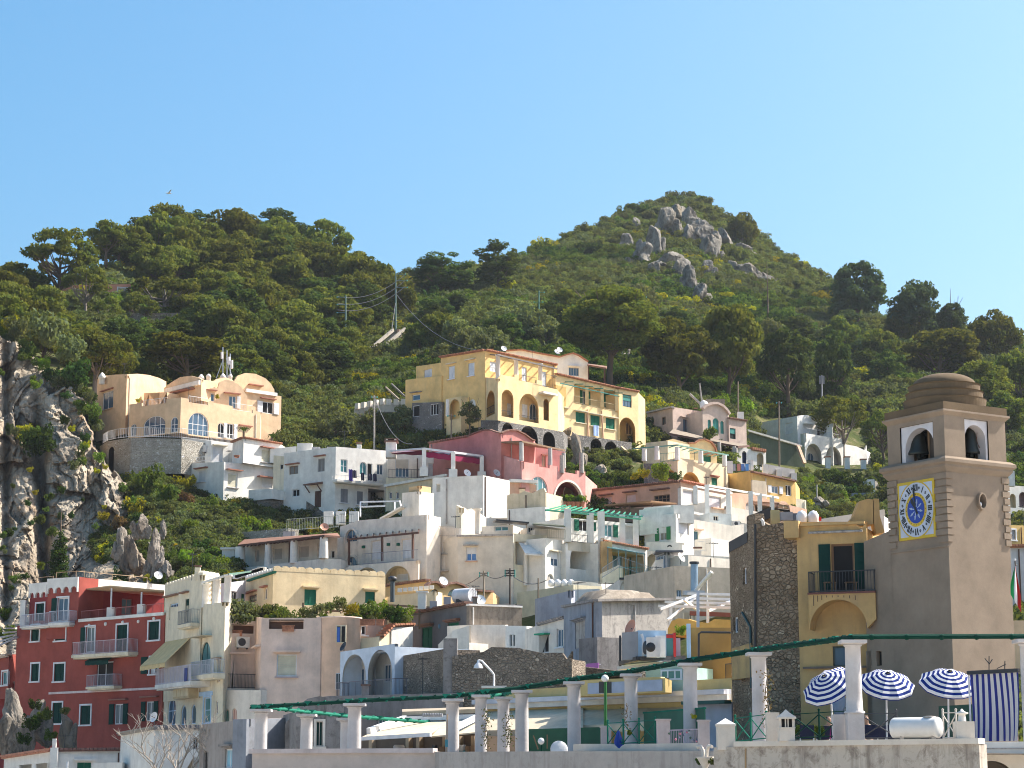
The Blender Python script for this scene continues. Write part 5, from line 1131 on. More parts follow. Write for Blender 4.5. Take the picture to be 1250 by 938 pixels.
def red_awning_house():
 h=House('terrace_house','cream house with a crimson awning over its white columned roof terrace','house',520,620,214)
 m=h.block([(471,583,221),(546,584.5,213),(592,587,217)],640,7,CREAMY);f=m[0]
 b=h.block([(474,552,223),(592,560,224)],('z',m.p[0].z-.3),3,SHELLW);win(h,b[0],491,572,17,22,'half',gl=GLASSB,sh=plain((.5,.45,.38)),mull=(3,0));win(h,b[0],530,575,14,18,'blind',sh=BLINDW)
 tops=[];mb=MB();cols=[]
 for x,yt,yb,d in((517.5,548,582,213.5),(553,552.5,584,213),(588,557,586,216)):
  mc=MB();q=P(x,yb,d);H=P(x,yt,d).z-q.z;mc.box(q,.42,.42,H,WHITEW);mc.box(q,.85,.85,H*.33,WHITEW);h.part(mc,'terrace_column');tops.append(q+Vector((0,0,H)))
 k0=P(474,551,221);k1=P(592,556,222)
 for a,c in((k0,tops[0]),(tops[0],tops[1]),(tops[1],tops[2]),(k0,k1),(tops[2],k1)):mb.beam(a,c,.22,.2,WHITE)
 h.part(mb,'white_frame');mb=MB();crim=plain((.26,.012,.06),.9);rows=[]
 for j in range(4):
  v=j/3;A=k0*(1-v)+tops[0]*v if j<3 else tops[0];row=[]
  for i in range(13):
   u=i/12;far=k0*(1-u)+k1*u;ne=(tops[0]*(1-u*2)+tops[1]*u*2)if u<.5 else tops[1]*(2-2*u)+tops[2]*(2*u-1);q=far*(1-v)+ne*v;row.append(q+Vector((0,0,-.25-.08*(i%2))))
  rows.append(row)
 mb.grid(rows,crim,False);mb.grid([[q+Vector((0,0,.05))for q in r]for r in rows],crim);val=rows[-1]
 for i in range(12):mb.face([val[i],val[i+1],val[i+1]+Vector((0,0,-.55)),val[i]+Vector((0,0,-.55))],crim)
 h.part(mb,'crimson_awning');chimney(h,477.5,535.5,556,221,1.1,WHITEW,TILED)
 mb=MB();railing(mb,[P(474,584,220),P(517,584,214)],.9,IRON,.3);h.part(mb,'railing');lintel(h,f,471.5,546,585.5,WHITEW,.3,.25,'cornice')
 for x,y,d in((570,583,213),(606,583,214)):mb=MB();dish(mb,P(x,y-5,d),.6,.6,WHITE);h.part(mb,'satellite_dish')
 win(h,f,476.5,605,4,8,'glass',gl=GLASSB,mull=(0,0));win(h,f,485,605,4,8,'glass',gl=GLASSB,mull=(0,0));h.done()
red_awning_house()
def rose_house():
 h=House('rose_house','dark pink house with curved gables and arched openings below the yellow villa','house',640,610,214)
 m=h.block([(573,532,219),(611.5,529,214),(652,538,217.5)],620,5,ROSE,prof={0:[(580,529),(590,525.5),(599,525),(606,527.5)],1:[(614,527.5),(621,525),(630,525.5),(640,530.5),(648,536.5)]})
 l=h.block([(524,541.5,224),(574,533,219.2)],600,5,ROSE);tiles_edge(h,l[0],524,541,573.5,532.5,TILED,.25,.1)
 for fc,pts in((m[0],[(573,532),(580,529),(590,525.5),(599,525),(606,527.5),(611.5,529)]),(m[1],[(611.5,529),(614,527.5),(621,525),(630,525.5),(640,530.5),(648,536.5),(652,538)])):
  mb=MB()
  for a,b in zip(pts,pts[1:]):mb.beam(fc.pl.hp(*a,.02),fc.pl.hp(*b,.02),.4,.12,TILED)
  h.part(mb,'tiled_coping')
 t=h.block([(612,556,214.8),(637,563.5,210),(714.5,576,216.5)],625,8,stucco((.68,.35,.31),.35,(.5,.2,.18)),prof={1:[(658,567),(658.2,570),(671,572),(671.2,568),(681,569.5),(681.2,575.5),(704,579),(704.2,574.5)]});g=t[1]  # paler lit variant of the rose stucco, sunlight put into the colour
 win(h,g,657.5,591,22,18,'glass',arch=True,gl=GLASST,fr=WHITE,mull=(3,0));ar=recess(g,677,711,588.5,622,3.0,True,stucco((.42,.13,.12),.3,(.3,.1,.1)));win(h,g,657.5,606.5,14,10,'glass',fr=WHITE)
 pl=g.pl;mb=MB();s0=pl.hit(677,605)[0];s1=pl.hit(711,605)[0];zt=pl.hit(694,588.5)[1];zb=pl.hit(694,620)[1];r=(s1-s0)/2;c=(s0+s1)/2;n=16
 for k in range(n):
  a,b=math.pi*k/n,math.pi*(k+1)/n;f_=lambda t_,R_,o_:pl.pt(c+R_*math.cos(t_),zt-r+R_*math.sin(t_),o_)
  mb.face([f_(a,r,.05),f_(b,r,.05),f_(b,r+.22,.05),f_(a,r+.22,.05)],SHELLW);mb.face([f_(a,r,.05),f_(b,r,.05),f_(b,r,-.3),f_(a,r,-.3)],SHELLW)
 h.part(mb,'arch_trim')
 win(h,ar,697,604,20,26,'glass',cut=False,arch=True,gl=plain((.35,.22,.16)),fr=SHELLW,mull=(0,0))
 b2=h.block([(652,545,219),(690,552,221)],580,3,ROSE);win(h,b2[0],664,563,5,14,'glass',fr=SALMON,gl=plain((.35,.3,.2)),nm='door');lintel(h,b2[0],660.5,668.5,555,REDL,.2)
 mb=MB();A=[P(612,541,214),P(637.5,540,210.3),P(690,551,216.5),P(652,543,219)];mb.hexa(A+[q+Vector((0,0,.16))for q in A],WOOD);h.part(mb,'terrace_roof')
 for x,yt,yb,d in((636.5,540,563,210.6),(671.5,547.5,570,213.5),(688,553,572,215)):mc=MB();q=P(x,yb,d);mc.lathe(q,[(.24,0),(.21,P(x,yt,d).z-q.z)],plain((.42,.40,.38)),12);h.part(mc,'terrace_column')
 for x,yt,yb,d in((686,556,578,214),(710,553,578,216.2)):mc=MB();q=P(x,yb,d);mc.lathe(q,[(.26,0),(.22,P(x,yt,d).z-q.z)],GREYLT,12);h.part(mc,'terrace_column')
 h.done()
 for i in range(9):
  x=667+i*5.5;d=205.5;mb=MB();q=P(x,619,d);mb.lathe(q,[(.18,0),(.26,.45),(.27,.5),(.22,.5),(.2,.44),(0,.44)],POT,10)
  r=empty('potted_shrub',q,'terracotta pot with small round bush in the row before the big pink arch','pot plant','row of pots before the pink arch');o=mb.build('pot',r);c=bpy.data.objects.new('foliage',BUSH[['green0','dark0','lime0'][i%3]]);COL.objects.link(c);c.parent=r;c.location=(0,0,.42);c.scale=(.38,.38,.5);c.rotation_euler=(0,0,i)
rose_house()
def yellow_villa():
 h=House('yellow_villa','very large pale yellow villa with arched loggias on a stone arcade base','villa',640,545,240)
 m=h.block([(538,437,245),(592.3,428.3,239.5),(680,446.5,248)],530,8,YEL,prof=None);f,g=m[0],m[1]
 e=h.block([(495,464,249.5),(523,460.5),(539,459,244.6)],520,6,YEL);e2=h.block([(508,447.5,250.5),(539,443,246)],470,5,YEL);win(h,e2[0],522.5,456,9.5,10,'shut',sh=plain((.6,.62,.66)),fr=WHITE)
 st=h.block([(503,492,247),(540,491,244.2)],530,3,RUBG);win(h,e[0],508,485.5,9.5,7,'glass',gl=GLASSB,mull=(0,0));lintel(h,e[0],501.5,515,478.5,GREYOLD,.3,.1)
 win(h,st[0],508,502,8,14,'glass',gl=DARK,mull=(0,0));win(h,st[0],530,500,10,14,'glass',fr=WHITE,gl=DARK,mull=(2,0))
 for x,y,w,hh in((551.3,455,7.4,15.5),(575.3,451,7.6,15.5)):win(h,f,x,y,w,hh,'shut',sh=plain((.62,.66,.72)),fr=WHITE,sill=WHITE)
 lintel(h,f,546,557,443.5,CREAM2,.3,.1);lintel(h,f,569,580.5,438.5,CREAM2,.3,.1)
 win(h,f,576,492,9,9,'glass',arch=True,fr=WHITE,gl=BLINDW)
 tiles_edge(h,f,538,436.5,592,427.7,TILE,.35,.12);tiles_edge(h,g,592.3,427.7,679,445.8,TILE,.35,.12)
 ar=h.block([(545,487,243),(563,484,241)],535,2,YEL2);recess(ar[0],549,561,487.5,512,1.5,True);win(h,ar[0].inner(1.5),553,502,7,18,'glass',cut=False,gl=DARK,fr=BROWN,mull=(0,0));mb=MB();q=P(546.3,508,240.5);mb.lathe(q,[(.22,0),(.2,1.9)],WHITEW,10);h.part(mb,'porch_column')
 for x,y,w,hh in((602,448,8,12),(640,457,6,17),(664,463,6,18)):win(h,g,x,y,w,hh,'shut',sh=plain((.62,.66,.72)),fr=WHITE)
 l=h.block([(590.5,460.5,240.2),(607.8,462.3,235.5),(681,476,243.2)],('z',P(608,513.6,235.3).z),6,YEL2,prof={1:[(612,457.5),(628,460.5),(628.2,457.5),(633,458.5),(633.2,464.5),(655,468.5),(655.2,464),(662,465.5),(662.2,471.5)]});lf,lg=l[0],l[1]
 zf=P(607.8,511,235.5).z
 a1=recess(lg,612.3,626.8,476,509.5,1.5,True,YEL2);a2=recess(lg,634,657.5,481,515,1.5,True,YEL2);a3=recess(lg,663.5,670,487,513.5,1.5,True,YEL);a0=recess(lf,594,603.8,477,507.5,2.0,True,YEL)
 win(h,a2,650,503,8,20,'glass',cut=False,arch=True,fr=WHITE,gl=GLASSB);win(h,a1,621,500,4,14,'shut',cut=False,sh=WHITE);win(h,a2,640,502,6,16,'shut',cut=False,sh=WHITE);win(h,a0,600,498,5,16,'glass',cut=False,gl=DARK)
 for fc,x0,x1,y in((lg,612.5,626.6,509),(lg,634.3,657.2,514.5),(lf,594.2,603.5,507)):
  mb=MB();q=fc.pl;s0,z=q.hit(x0,y,-.1);s1,_=q.hit(x1,y,-.1);railing(mb,[q.pt(s0,z,-.1),q.pt(s1,z,-.1)],.75,IRON,.16);h.part(mb,'railing')
 for x,yt,yb in((607.8,433,463),(630,438.5,463),(659.5,444,470)):
  mb=MB();q=lg.pl.hp(x,yb,-.35);z=lg.pl.hit(x,yt,-.35)[1];mb.lathe(q,[(.27,0),(.24,z-q.z-.2),(.32,z-q.z-.15),(.32,z-q.z)],SHELLW,12);h.part(mb,'loggia_column')
 mb=MB();A=[m[1].pl.hp(592.8,432,.05),lg.pl.hp(606.5,433,.2),lg.pl.hp(680,450.5,.2),m[1].pl.hp(679.5,449.5,.05)];zz=[q.z for q in A];zr=sum(zz)/4;
 for i in range(8):u=(i+.5)/8;a_=A[0]*(1-u)+A[3]*u;b_=A[1]*(1-u)+A[2]*u;mb.beam(a_,b_,.12,.14,plain((.16,.14,.13)))
 mb.beam(A[1],A[2],.16,.16,plain((.16,.14,.13)));h.part(mb,'terrace_beams')
 mb=MB();q=lg.pl;railing(mb,[q.hp(634,465,-.15),q.hp(655,469,-.15)],.7,IRON,.2);railing(mb,[q.hp(663,472,.6),q.hp(680,475.5,.6)],1.5,IRON,.2);h.part(mb,'loggia_railing')
 mb=MB();s0,z=q.hit(663.5,477.5,.7);s1,_=q.hit(681,480,.7);mb.pbox(q,s0,s1,z-.25,z,.002,.7,WHITEW);h.part(mb,'balcony')
 sb=h.block([(576,513,242.5),(608,513.5,235.3),(688,527.5,243.2)],560,3,RUBG);sg=sb[1]
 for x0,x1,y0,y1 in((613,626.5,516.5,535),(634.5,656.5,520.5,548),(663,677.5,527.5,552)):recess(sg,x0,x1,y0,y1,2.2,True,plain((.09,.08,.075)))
 w=h.block([(678,457.5,246.5),(755.5,475,253.8)],531,7,YEL2);wg=w[0];tiles_edge(h,wg,678.5,456.8,755,474.3,TILE,.35,.12)
 lo=recess(wg,701,753,473.5,497,1.8,False,YEL2);win(h,lo,714,486,6,17,'open',cut=False,sh=GREEN,gl=DARK);win(h,lo,740,489,8,17,'shut',cut=False,sh=GREEN)
 for x in(716.5,735,752.6):mb=MB();q=wg.pl.hp(x,502 if x>740 else(498 if x>725 else 494),.05);mb.box(q,.4,.4,2.6,YEL2);h.part(mb,'loggia_pier')
 mb=MB()
 for i in range(6):a_=wg.pl.hp(690+i*12,466.5+i*2.7,.02);mb.beam(a_,a_+Vector((.9,-1.4,-.25)),.1,.1,TEAL)
 mb.beam(wg.pl.hp(684,468,1.3),wg.pl.hp(756,484,1.3),.1,.1,TEAL);h.part(mb,'green_pergola')
 mb=MB();q=wg.pl;railing(mb,[q.hp(701,491.5,.02),q.hp(752,502.5,.02)],.8,plain((.5,.42,.25)),.16);h.part(mb,'railing')
 for x,y,w_,hh in((708.5,510,11.5,12.5),(726.5,514,11.5,13),(745,517.5,11,13),(685,503.5,6,9)):win(h,wg,x,y,w_,hh,'shut',sh=GREEN,fr=DGREEN,sill=CREAM2);lintel(h,wg,x-8,x+8,y-hh/2-2,CREAM2,.3,.12)
 oc=h.block([(678.3,470,246.2),(691,473,247.3)],494,.3,OCH)
 w2=h.block([(755.2,474.5,253.5),(779,479,256),(787.5,488,257.5)],545,6,YEL2,prof={0:[(757,473.8),(778,478.6)]});g2=w2[0];win(h,g2,765.5,489.5,11,15,'half',gl=GLASSB,sh=TEAL,fr=DGREEN,mull=(2,0));tiles_edge(h,g2,755.3,474,779,478.5,TILE,.3,.12)
 r=recess(g2,756,775.5,510,545,2.2,True,OCH);win(h,r,767,523,7,16,'glass',cut=False,arch=True,gl=plain((.2,.14,.08)),fr=YEL2);win(h,g2,757.3,529,2.5,9,'glass',gl=DARK,mull=(0,0))if 0 else None
 mb=MB();mb.tube([wg.pl.hp(717,500,.12),wg.pl.hp(718.3,538,.12)],.09,SALMON,6);mb.tube([wg.pl.hp(734.5,502,.12),wg.pl.hp(736.6,540,.12)],.09,SALMON,6);h.part(mb,'drain_pipe')
 s2=h.block([(705,531,247.8),(771,540.5,253.3)],588,3,RUBG);sg2=s2[0]
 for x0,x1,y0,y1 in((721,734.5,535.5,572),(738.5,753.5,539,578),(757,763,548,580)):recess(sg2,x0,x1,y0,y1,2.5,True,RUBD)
 bs=h.block([(756,543,252.5),(767,553,251),(787,541,255.5)],562,3,YEL2)
 h.done()
 q=wg.pl;mb=MB();s0,z1=q.hit(724.5,519,.2);s1,z0=q.hit(731,533,.2);rows=[[q.pt(s0+(s1-s0)*k/5,z1+(z0-z1)*j/3,.2+.03*math.sin(k*2))for k in range(6)]for j in range(4)];mb.grid(rows,plain((.3,.42,.68)));mb.grid([[p_+Vector((0,.03,0))for p_ in r_]for r_ in rows],plain((.3,.42,.68)));tag(mb.build('hanging_towel',None,rows[0][0]),'pale blue towel hanging below the middle green shutter of the yellow villa','towel')
 h=House('white_villa','white house with wavy tiled gable behind the yellow villa roof','house',680,450,252)
 m=h.block([(618,428.5,252),(717.5,441.5,255.5)],480,8,WHITEW,prof={0:[(636,427.3),(660,432),(683,436),(692,433),(699,431.5),(706,434),(712,438)]});win(h,m[0],700.5,454,12.5,10,'glass',fr=GREY,gl=GLASSB,mull=(3,0));lintel(h,m[0],693,707.5,447,SHELLW,.3,.1)
 pts=[(618,428.5),(636,427.3),(660,432),(683,436),(692,433),(699,431.5),(706,434),(712,438),(717.5,441.5)];mb=MB()
 for a,b in zip(pts,pts[1:]):mb.beam(m[0].pl.hp(*a,.05),m[0].pl.hp(*b,.05),.5,.14,TILE)
 h.part(mb,'tiled_coping');
 for x,y in((680,430),(683,427.5),(615,426)):mb=MB();dish(mb,P(x,y,253),.55,.4,WHITE);h.part(mb,'satellite_dish')
 rf=MB();A=[P(717,447,254),P(740,451,253),P(741,449,260),P(718,446,261)];rf.hexa(A+[q+Vector((0,0,.2))for q in A],plain((.22,.11,.06)));rf.beam(P(738,472,253),P(738,451,253),.2,.2,BROWN);rf.beam(P(718,468,261),P(718,447,261),.2,.2,BROWN);h.part(rf,'wooden_canopy');h.done()
 h=House('path_wall','low rubble path wall with a white plaque left of the yellow villa','wall',525,530,250)
 m=h.block([(503,512,251),(529,515,249),(549,516,248)],545,2,stucco((.46,.4,.3),.7,(.25,.21,.16)),prof={0:[(508,510.5),(516,510),(524,513)]});win(h,m[0],514.5,526,9,6,'blind',cut=False,sh=WHITE,nm='plaque');h.done()
yellow_villa()
SH=SHELLW
def veranda():
 h=House('veranda_house','long white house with a brown roofed veranda and white columns','house',345,690,197)
 b=h.block([(298,664,203),(412,655,195)],705,6,SH);f=b[0]
 for x,w in((314,5),(339,11),(371,12),(390,6)):win(h,f,x,680-(x-300)*.09,w,15,'blind',sh=plain((.5,.46,.42)),fr=SH)
 win(h,f,406,677,4.5,9,'glass',gl=DARK,mull=(0,0))
 p=h.block([(292,694,200.5),(396,682,190.5),(416,683,191)],725,3,SH)
 mb=MB();A=[P(290,667.5,200.5),P(396,655.5,190),P(415,657,191.5),P(412,653,196),P(298,661,205)];up=Vector((0,0,.18));mb.face(A,BROWN);mb.face([q+up for q in A],plain((.25,.12,.07)))
 for i in range(5):a,c=A[i],A[(i+1)%5];mb.face([a,c,c+up,a+up],BROWN)
 for i in range(22):u=(i+.5)/22;a=A[0]*(1-u)+A[1]*u;c=A[4]*(1-u)+A[3]*u;mb.beam(a+Vector((0,0,-.08)),c+Vector((0,0,-.08)),.1,.12,BROWN)
 h.part(mb,'veranda_roof')
 for x,yt,yb,d,w in((292.5,668,698,200.6,.55),(327,664,694,197.3,.36),(358.5,660,688,194.2,.38),(395,656.5,682,190.7,.42)):mc=MB();q=P(x,yb,d);mc.lathe(q,[(w,0),(w*.85,P(x,yt,d).z-q.z)],WHITEW,12);h.part(mc,'veranda_column')
 mb=MB();q=P(279,700,203);mb.box((q.x,q.y,q.z-1),1.2,1.2,3.2,WHITEW);mb.box((q.x,q.y,q.z+2.2),1.5,1.5,.2,WHITEW);h.part(mb,'pier')
 mb=MB();railing(mb,[P(350,648,205),P(413,644,199)],1.1,plain((.42,.45,.42)),.25);h.part(mb,'roof_railing');mb=MB();dish(mb,P(396,644,197),.6,.2,plain((.6,.3,.2)));h.part(mb,'satellite_dish');mb=MB();mb.box(P(353,657,202),1.1,.6,.6,GREY);h.part(mb,'air_conditioner')
 h.done()
 h=House('path_wall','pale dry stone wall on the green slope behind the veranda house','wall',320,655,210)
 h.block([(293,650,212),(352,645,208)],670,1.5,RUBL);h.done()
 mb=MB();
 for x in(401,416,432):post(mb,x,625,641,207,.9,WHITEW)
 q0,q1=P(401,639,207),P(432,639,206);railing(mb,[q0,q1],.9,IRON,.25);tag(mb.build('gate_piers',None,q0),'white gate piers with iron railing below the white laundry house','gate')
 h=House('arched_window_house','white house with a blue arched window and brown posted balcony above two arches','house',470,705,189)
 m=h.block([(415,643,196),(521,628.5,188.5),(538,632,190.5)],735,None,SHELLW,prof={0:[(433,638),(433.3,636)]});f=m[0]
 win(h,f,429,654,14,16,'glass',arch=True,gl=GLASSB,fr=SH);win(h,f,429.5,690,14,22,'glass',arch=True,gl=GLASSB,fr=plain((.4,.35,.32)));pl=f.pl
 for xc,yt,w in((429,644,17),(429.5,677,18)):
  mb=MB();s0,_=pl.hit(xc-w/2,yt+9);s1,_=pl.hit(xc+w/2,yt+9);zt=pl.hit(xc,yt)[1];r=(s1-s0)/2;c=(s0+s1)/2
  for k in range(14):
   a,b_=math.pi*k/14,math.pi*(k+1)/14;F_=lambda t_,R_,o_:pl.pt(c+R_*math.cos(t_),zt-r+R_*math.sin(t_),o_)
   mb.face([F_(a,r-.22,.12),F_(b_,r-.22,.12),F_(b_,r,.12),F_(a,r,.12)],SHELLW);mb.face([F_(a,r,.12),F_(b_,r,.12),F_(b_,r,0),F_(a,r,0)],SHELLW);mb.face([F_(a,r-.22,.12),F_(b_,r-.22,.12),F_(b_,r-.22,0),F_(a,r-.22,0)],SHELLW)
  h.part(mb,'arch_trim')
 win(h,f,459,672,12,24,'blind',sh=WHITE,fr=SH);win(h,f,496,670,12,24,'blind',sh=WHITE,fr=SH)
 mb=MB();a=pl.hp(424,659,2.0);b=pl.hp(511,650.5,2.0);mb.beam(a,b,.16,.16,BROWN);a2=pl.hp(426,655,.05);b2=pl.hp(511,646.5,.05)
 for i in range(12):u=i/11;mb.beam(a*(1-u)+b*u,a2*(1-u)+b2*u,.1,.12,BROWN)
 for x,yt,yb in((426,658,690),(466.5,654.5,685),(504,651.5,682)):mb.beam(pl.hp(x,yb,2.0),pl.hp(x,yt,2.0),.16,.16,BROWN)
 h.part(mb,'brown_pergola')
 bl=h.block([(425.5,691,190.8),(511,684.5,184.8),(512,685,187)],735,1.5,SHELLW);bg=bl[0]
 recess(bg,433,462,693,716,1.4,True,CREAM2,rise=1.2);recess(bg,468,501,691,716,1.4,True,CREAM2,rise=1.5);win(h,bg.inner(1.4),492,705,13,8,'blind',cut=False,sh=BLINDW)
 mb=MB();railing(mb,[bg.pl.hp(442,689.5,-.1),bg.pl.hp(510,684.5,-.1)],.95,plain((.2,.2,.24)),.16);h.part(mb,'railing')
 for x,y in((444.5,668),(475,665),(487,665)):mb=MB();q=pl.hp(x,y);mb.pbox(pl,*[pl.hit(x+k,y)[0]for k in(-1.2,1.2)],q.z-.12,q.z+.12,.002,.2,GREEN);h.part(mb,'wall_lamp')
 h.done()
 h=House('chimney_block','square plastered stair tower with an orange cap left of the big white cube','house',510,625,199)
 m=h.block([(491,602,201),(511.5,600,198),(529.5,602.5,200)],660,None,SHELLW);u=h.block([(499,595,201),(512,593,198.4),(526,595,200)],('z',m.p[1].z-.2),None,stucco((.66,.45,.24),.5,(.5,.35,.2)));h.done()
 mb=MB()
 for a,b in(((440,613),(440,631)),((482,613),(482,625)),((440,613),(488,612)),((441,619),(470,618)),((488,612),(490,620))):mb.beam(P(*a,203),P(*b,202),.14,.14,WHITE)
 mb.beam(P(466,634,200),P(493,619,199),.8,.15,SH);tag(mb.build('rail_frame',None,P(440,631,203)),'white tubular rail frame and ramp before the porch of the laundry house','railing')
 h=House('white_cube_house','big plain white cube house in the centre with one tiny window','house',590,640,204)
 m=h.block([(528,583.5,206.5),(590,580.5,203),(622,587,207)],690,None,WHITEW);win(h,m[0],535,596,5,10,'blind',sh=plain((.55,.5,.4)),fr=SH);mb=MB();mb.tube([m[0].pl.hp(545,585,.08),m[0].pl.hp(545,640,.08)],.07,GREYLT,6);h.part(mb,'drain_pipe')
 m2=h.block([(619,605,204),(666,601,202)],690,5,stucco((.66,.56,.40),.8,(.36,.3,.2)),prof={0:[(626,602.5),(634,603),(640,599.5),(650,602.5),(660,597),(664,596)]});m3=h.block([(619.3,622,203.4),(666,618.5,201.5)],690,.8,WHITEW)
 t=h.block([(618,586,210),(655,592,211)],620,3,SALMON);lintel(h,t[0],621,654,586.5,WHITEW,.6,.3,'white_coping')
 h.done()
veranda()
def centre_row():
 h=House('cream_block','tall cream apartment block with one small blue window in the centre','house',590,735,190)
 m=h.block([(519,643,192),(561,645,189.5)],760,7,SHELLW);f0=m[0];win(h,f0,530,666,8,19,'blind',sh=BLINDW,fr=SH);win(h,f0,544.5,668.5,9,14.5,'blind',sh=plain((.66,.54,.34)),fr=SH,sill=GREYLT);lintel(h,f0,526,550,697,GREYLT,.3);win(h,f0,543,706,10,10,'blind',sh=plain((.62,.52,.36)),fr=SH)
 mb=MB();p=f0.pl;railing(mb,[p.hp(536,655,.5),p.hp(555,655,.5)],.9,GREYLT,.1,.03);h.part(mb,'railing')
 g=h.block([(559,655,188.8),(626.5,653,188),(631,655,189.5)],760,6,stucco((.70,.63,.53),.4,(.45,.4,.33)));f=g[0];win(h,f,575.5,676.5,12.5,16.5,'half',gl=plain((.08,.22,.5)),sh=BLINDW,mull=(1,0),sill=SALMON);lintel(h,f,566,584,665,GREYLT,.3);mb=MB();p=f.pl;mb.pbox(p,-.1,p.L,g.p[0].z-.06,g.p[0].z+.12,-.3,.15,GREYLT);h.part(mb,'coping')
 u=h.block([(557,617,193),(563,620,191),(586,627,193.5)],660,3,CREAM2,prof={1:[(567,620),(572,623),(576,621),(581,625)]});mb=MB();q=P(583,652,190);mb.lathe(q,[(.25,0),(.22,2.0),(.4,2.2),(.4,2.3)],SH,10);h.part(mb,'chimney')
 bt=h.block([(588,643,192),(626,641,191)],660,3,SH);win(h,bt[0],612,645.5,17,6,'glass',gl=GLASST);mb=MB();mb.beam(P(604,636,190),P(644,639.5,190.5),1.6,.12,IRON);h.part(mb,'dark_canopy')
 h.done()
 h=House('loggia_house','cream house with white sun awning on its loggia and a blue double window','house',655,715,188)
 m=h.block([(626.8,651.5,188.3),(668,654,189.5)],760,6,CREAM2);f=m[0]
 lg=recess(f,629,664,662,690,1.8,False,CREAMY);win(h,lg,634,678,5,16,'glass',cut=False,gl=DARK);win(h,lg,647,678,4,16,'glass',cut=False,gl=DARK);awning(h,f,633,661,663,676,1.6,WHT2,.15)
 mb=MB();p=f.pl;railing(mb,[p.hp(645,697,.1),p.hp(665,699,.1)],.9,plain((.2,.3,.28)),.14);h.part(mb,'railing');mc=MB();q=f.pl.hp(641.5,715,.2);mc.lathe(q,[(.2,0),(.18,3.8)],WHITEW,10);h.part(mc,'column')
 r=h.block([(665.5,657,187.5),(691,660.5,190)],760,6,WHITEW);g=r[0];win(h,g,677,682.5,9.5,18,'half',gl=GLASSB,sh=WHITE,mull=(1,0));lintel(h,g,671,683,672,CREAM2,.3);win(h,g,672,706,8,10,'glass',arch=True,fr=SH,gl=GREYLT)
 t=h.block([(653,645,190),(690,648,191)],668,3,SH);win(h,t[0],640,645,3,5)if 0 else None;mb=MB();A=[P(650,641,187),P(690,644,187.5),P(690,643,192),P(652,640,192)];mb.hexa(A+[q+Vector((0,0,.12))for q in A],plain((.14,.15,.1)));h.part(mb,'terrace_roof')
 w=h.block([(643,640,191),(690,646,192)],668,2,SH);win(h,w[0],641+7,647,6,6,'glass',gl=DARK)
 mb=MB();railing(mb,[P(668,657,187.3),P(690,658,188)],.8,plain((.3,.28,.2)),.2);h.part(mb,'terrace_railing');h.done()
 h=House('arcade_house','cream house with a large open arch and green pergola roof terrace','house',710,710,190)
 m=h.block([(690.5,663,189),(727,668,192)],760,6,WHITEW);f=m[0];a=recess(f,696,722,665,695.5,2.2,True,CREAMY);win(h,a,710,682,9,24,'shut',cut=False,sh=DGREEN);win(h,a,700,678,4,6,'glass',cut=False,gl=DARK)
 bw=h.block([(693,632,195),(779,640,200)],680,5,WHITEW);b=bw[0];win(h,b,712,642,11,14,'left',sh=GREEN,gl=DARK);win(h,b,742.5,648,11,15,'right',sh=GREEN,gl=GLASST);win(h,b,726,643,4,11,'shut',sh=GREEN);win(h,b,767,650,16,16,'blind',sh=SH,fr=SH)
 pw=h.block([(693,660,189.2),(727,664,191.6),(734,657,190)],672,1,stucco((.62,.55,.44),.6,(.4,.34,.25)))
 for x,yt,yb,d in((693,622,662,189.3),(720.6,627,665,191),(734,625,668,190.5),(760,629,672,193),(776.5,631,676,194.5)):mc=MB();q=P(x,yb,d);mc.box(q,.62 if x<750 else.5,.62,P(x,yt,d).z-q.z,WHITEW);h.part(mc,'terrace_pier')
 mb=MB();L0,L1=P(666,623,188.5),P(782,634,193.5);K0,K1=P(690,617,199),P(783,628,202)
 for i in range(15):u=i/14;mb.beam(L0*(1-u)+L1*u,K0*(1-u)+K1*u,.1,.12,plain((.03,.25,.15)))
 mb.beam(L0,L1,.12,.14,plain((.03,.25,.15)));mb.beam(P(700,624,191),P(783,631,195),.5,.08,TEAL);h.part(mb,'green_pergola')
 mb=MB();railing(mb,[P(697,661.5,189.2),P(719,664,190.8)],.7,IRON,.2);h.part(mb,'railing');
 l=h.block([(730,660,190),(790,671,195)],735,6,WHITEW);g=l[0];tiles_edge(h,g,734,660.5,789,670.5,TILE,.4,.1);sd=h.block([(726.5,662,192),(734,661,189.8)],735,1,stucco((.66,.42,.2),.4,(.5,.3,.15)))
 lo=recess(g,742,786,676,711,2.0,False,YEL2);win(h,lo,753,690,12,26,'left',cut=False,sh=GREEN,gl=GLASST);win(h,lo,772,692,9,24,'shut',cut=False,sh=GREEN)
 for x in(742,755,764,777,787):mb=MB();q=P(x,712,188.5);mb.beam(q,P(x,669+(x-742)*.15,188.5),.09,.09,plain((.12,.2,.2)));h.part(mb,'steel_post')
 mb=MB();A=[P(741,669,188.4),P(788,677,189),g.pl.hp(788,676,.02),g.pl.hp(742,667,.02)];mb.hexa(A+[q+Vector((0,0,.06))for q in A],GLASST);h.part(mb,'glass_canopy')
 wl=h.block([(735,700,186),(756,690,186.5),(760,692,186.5)],735,1,CREAM2);mb=MB();railing(mb,[P(756,708,186),P(792,709,187)],1.1,TEAL,.2);h.part(mb,'terrace_railing')
 h.done()
 h=House('modern_white_house','bright white cubic house with green shutters and a white balcony with an emblem','house',815,672,197)
 m=h.block([(786.5,629,200),(825,627,196.5),(846.5,633,199)],735,None,WHITEW);f,g=m[0],m[1];u=h.block([(786,620,203.5),(822,616.5,201),(846,619,203)],640,4,WHITEW)
 u2=h.block([(822,617,197.2),(846.3,622.5,199.6)],650,4,WHITEW);tw=h.block([(818,618,198),(822.3,616.5,197)],640,2,WHITEW)
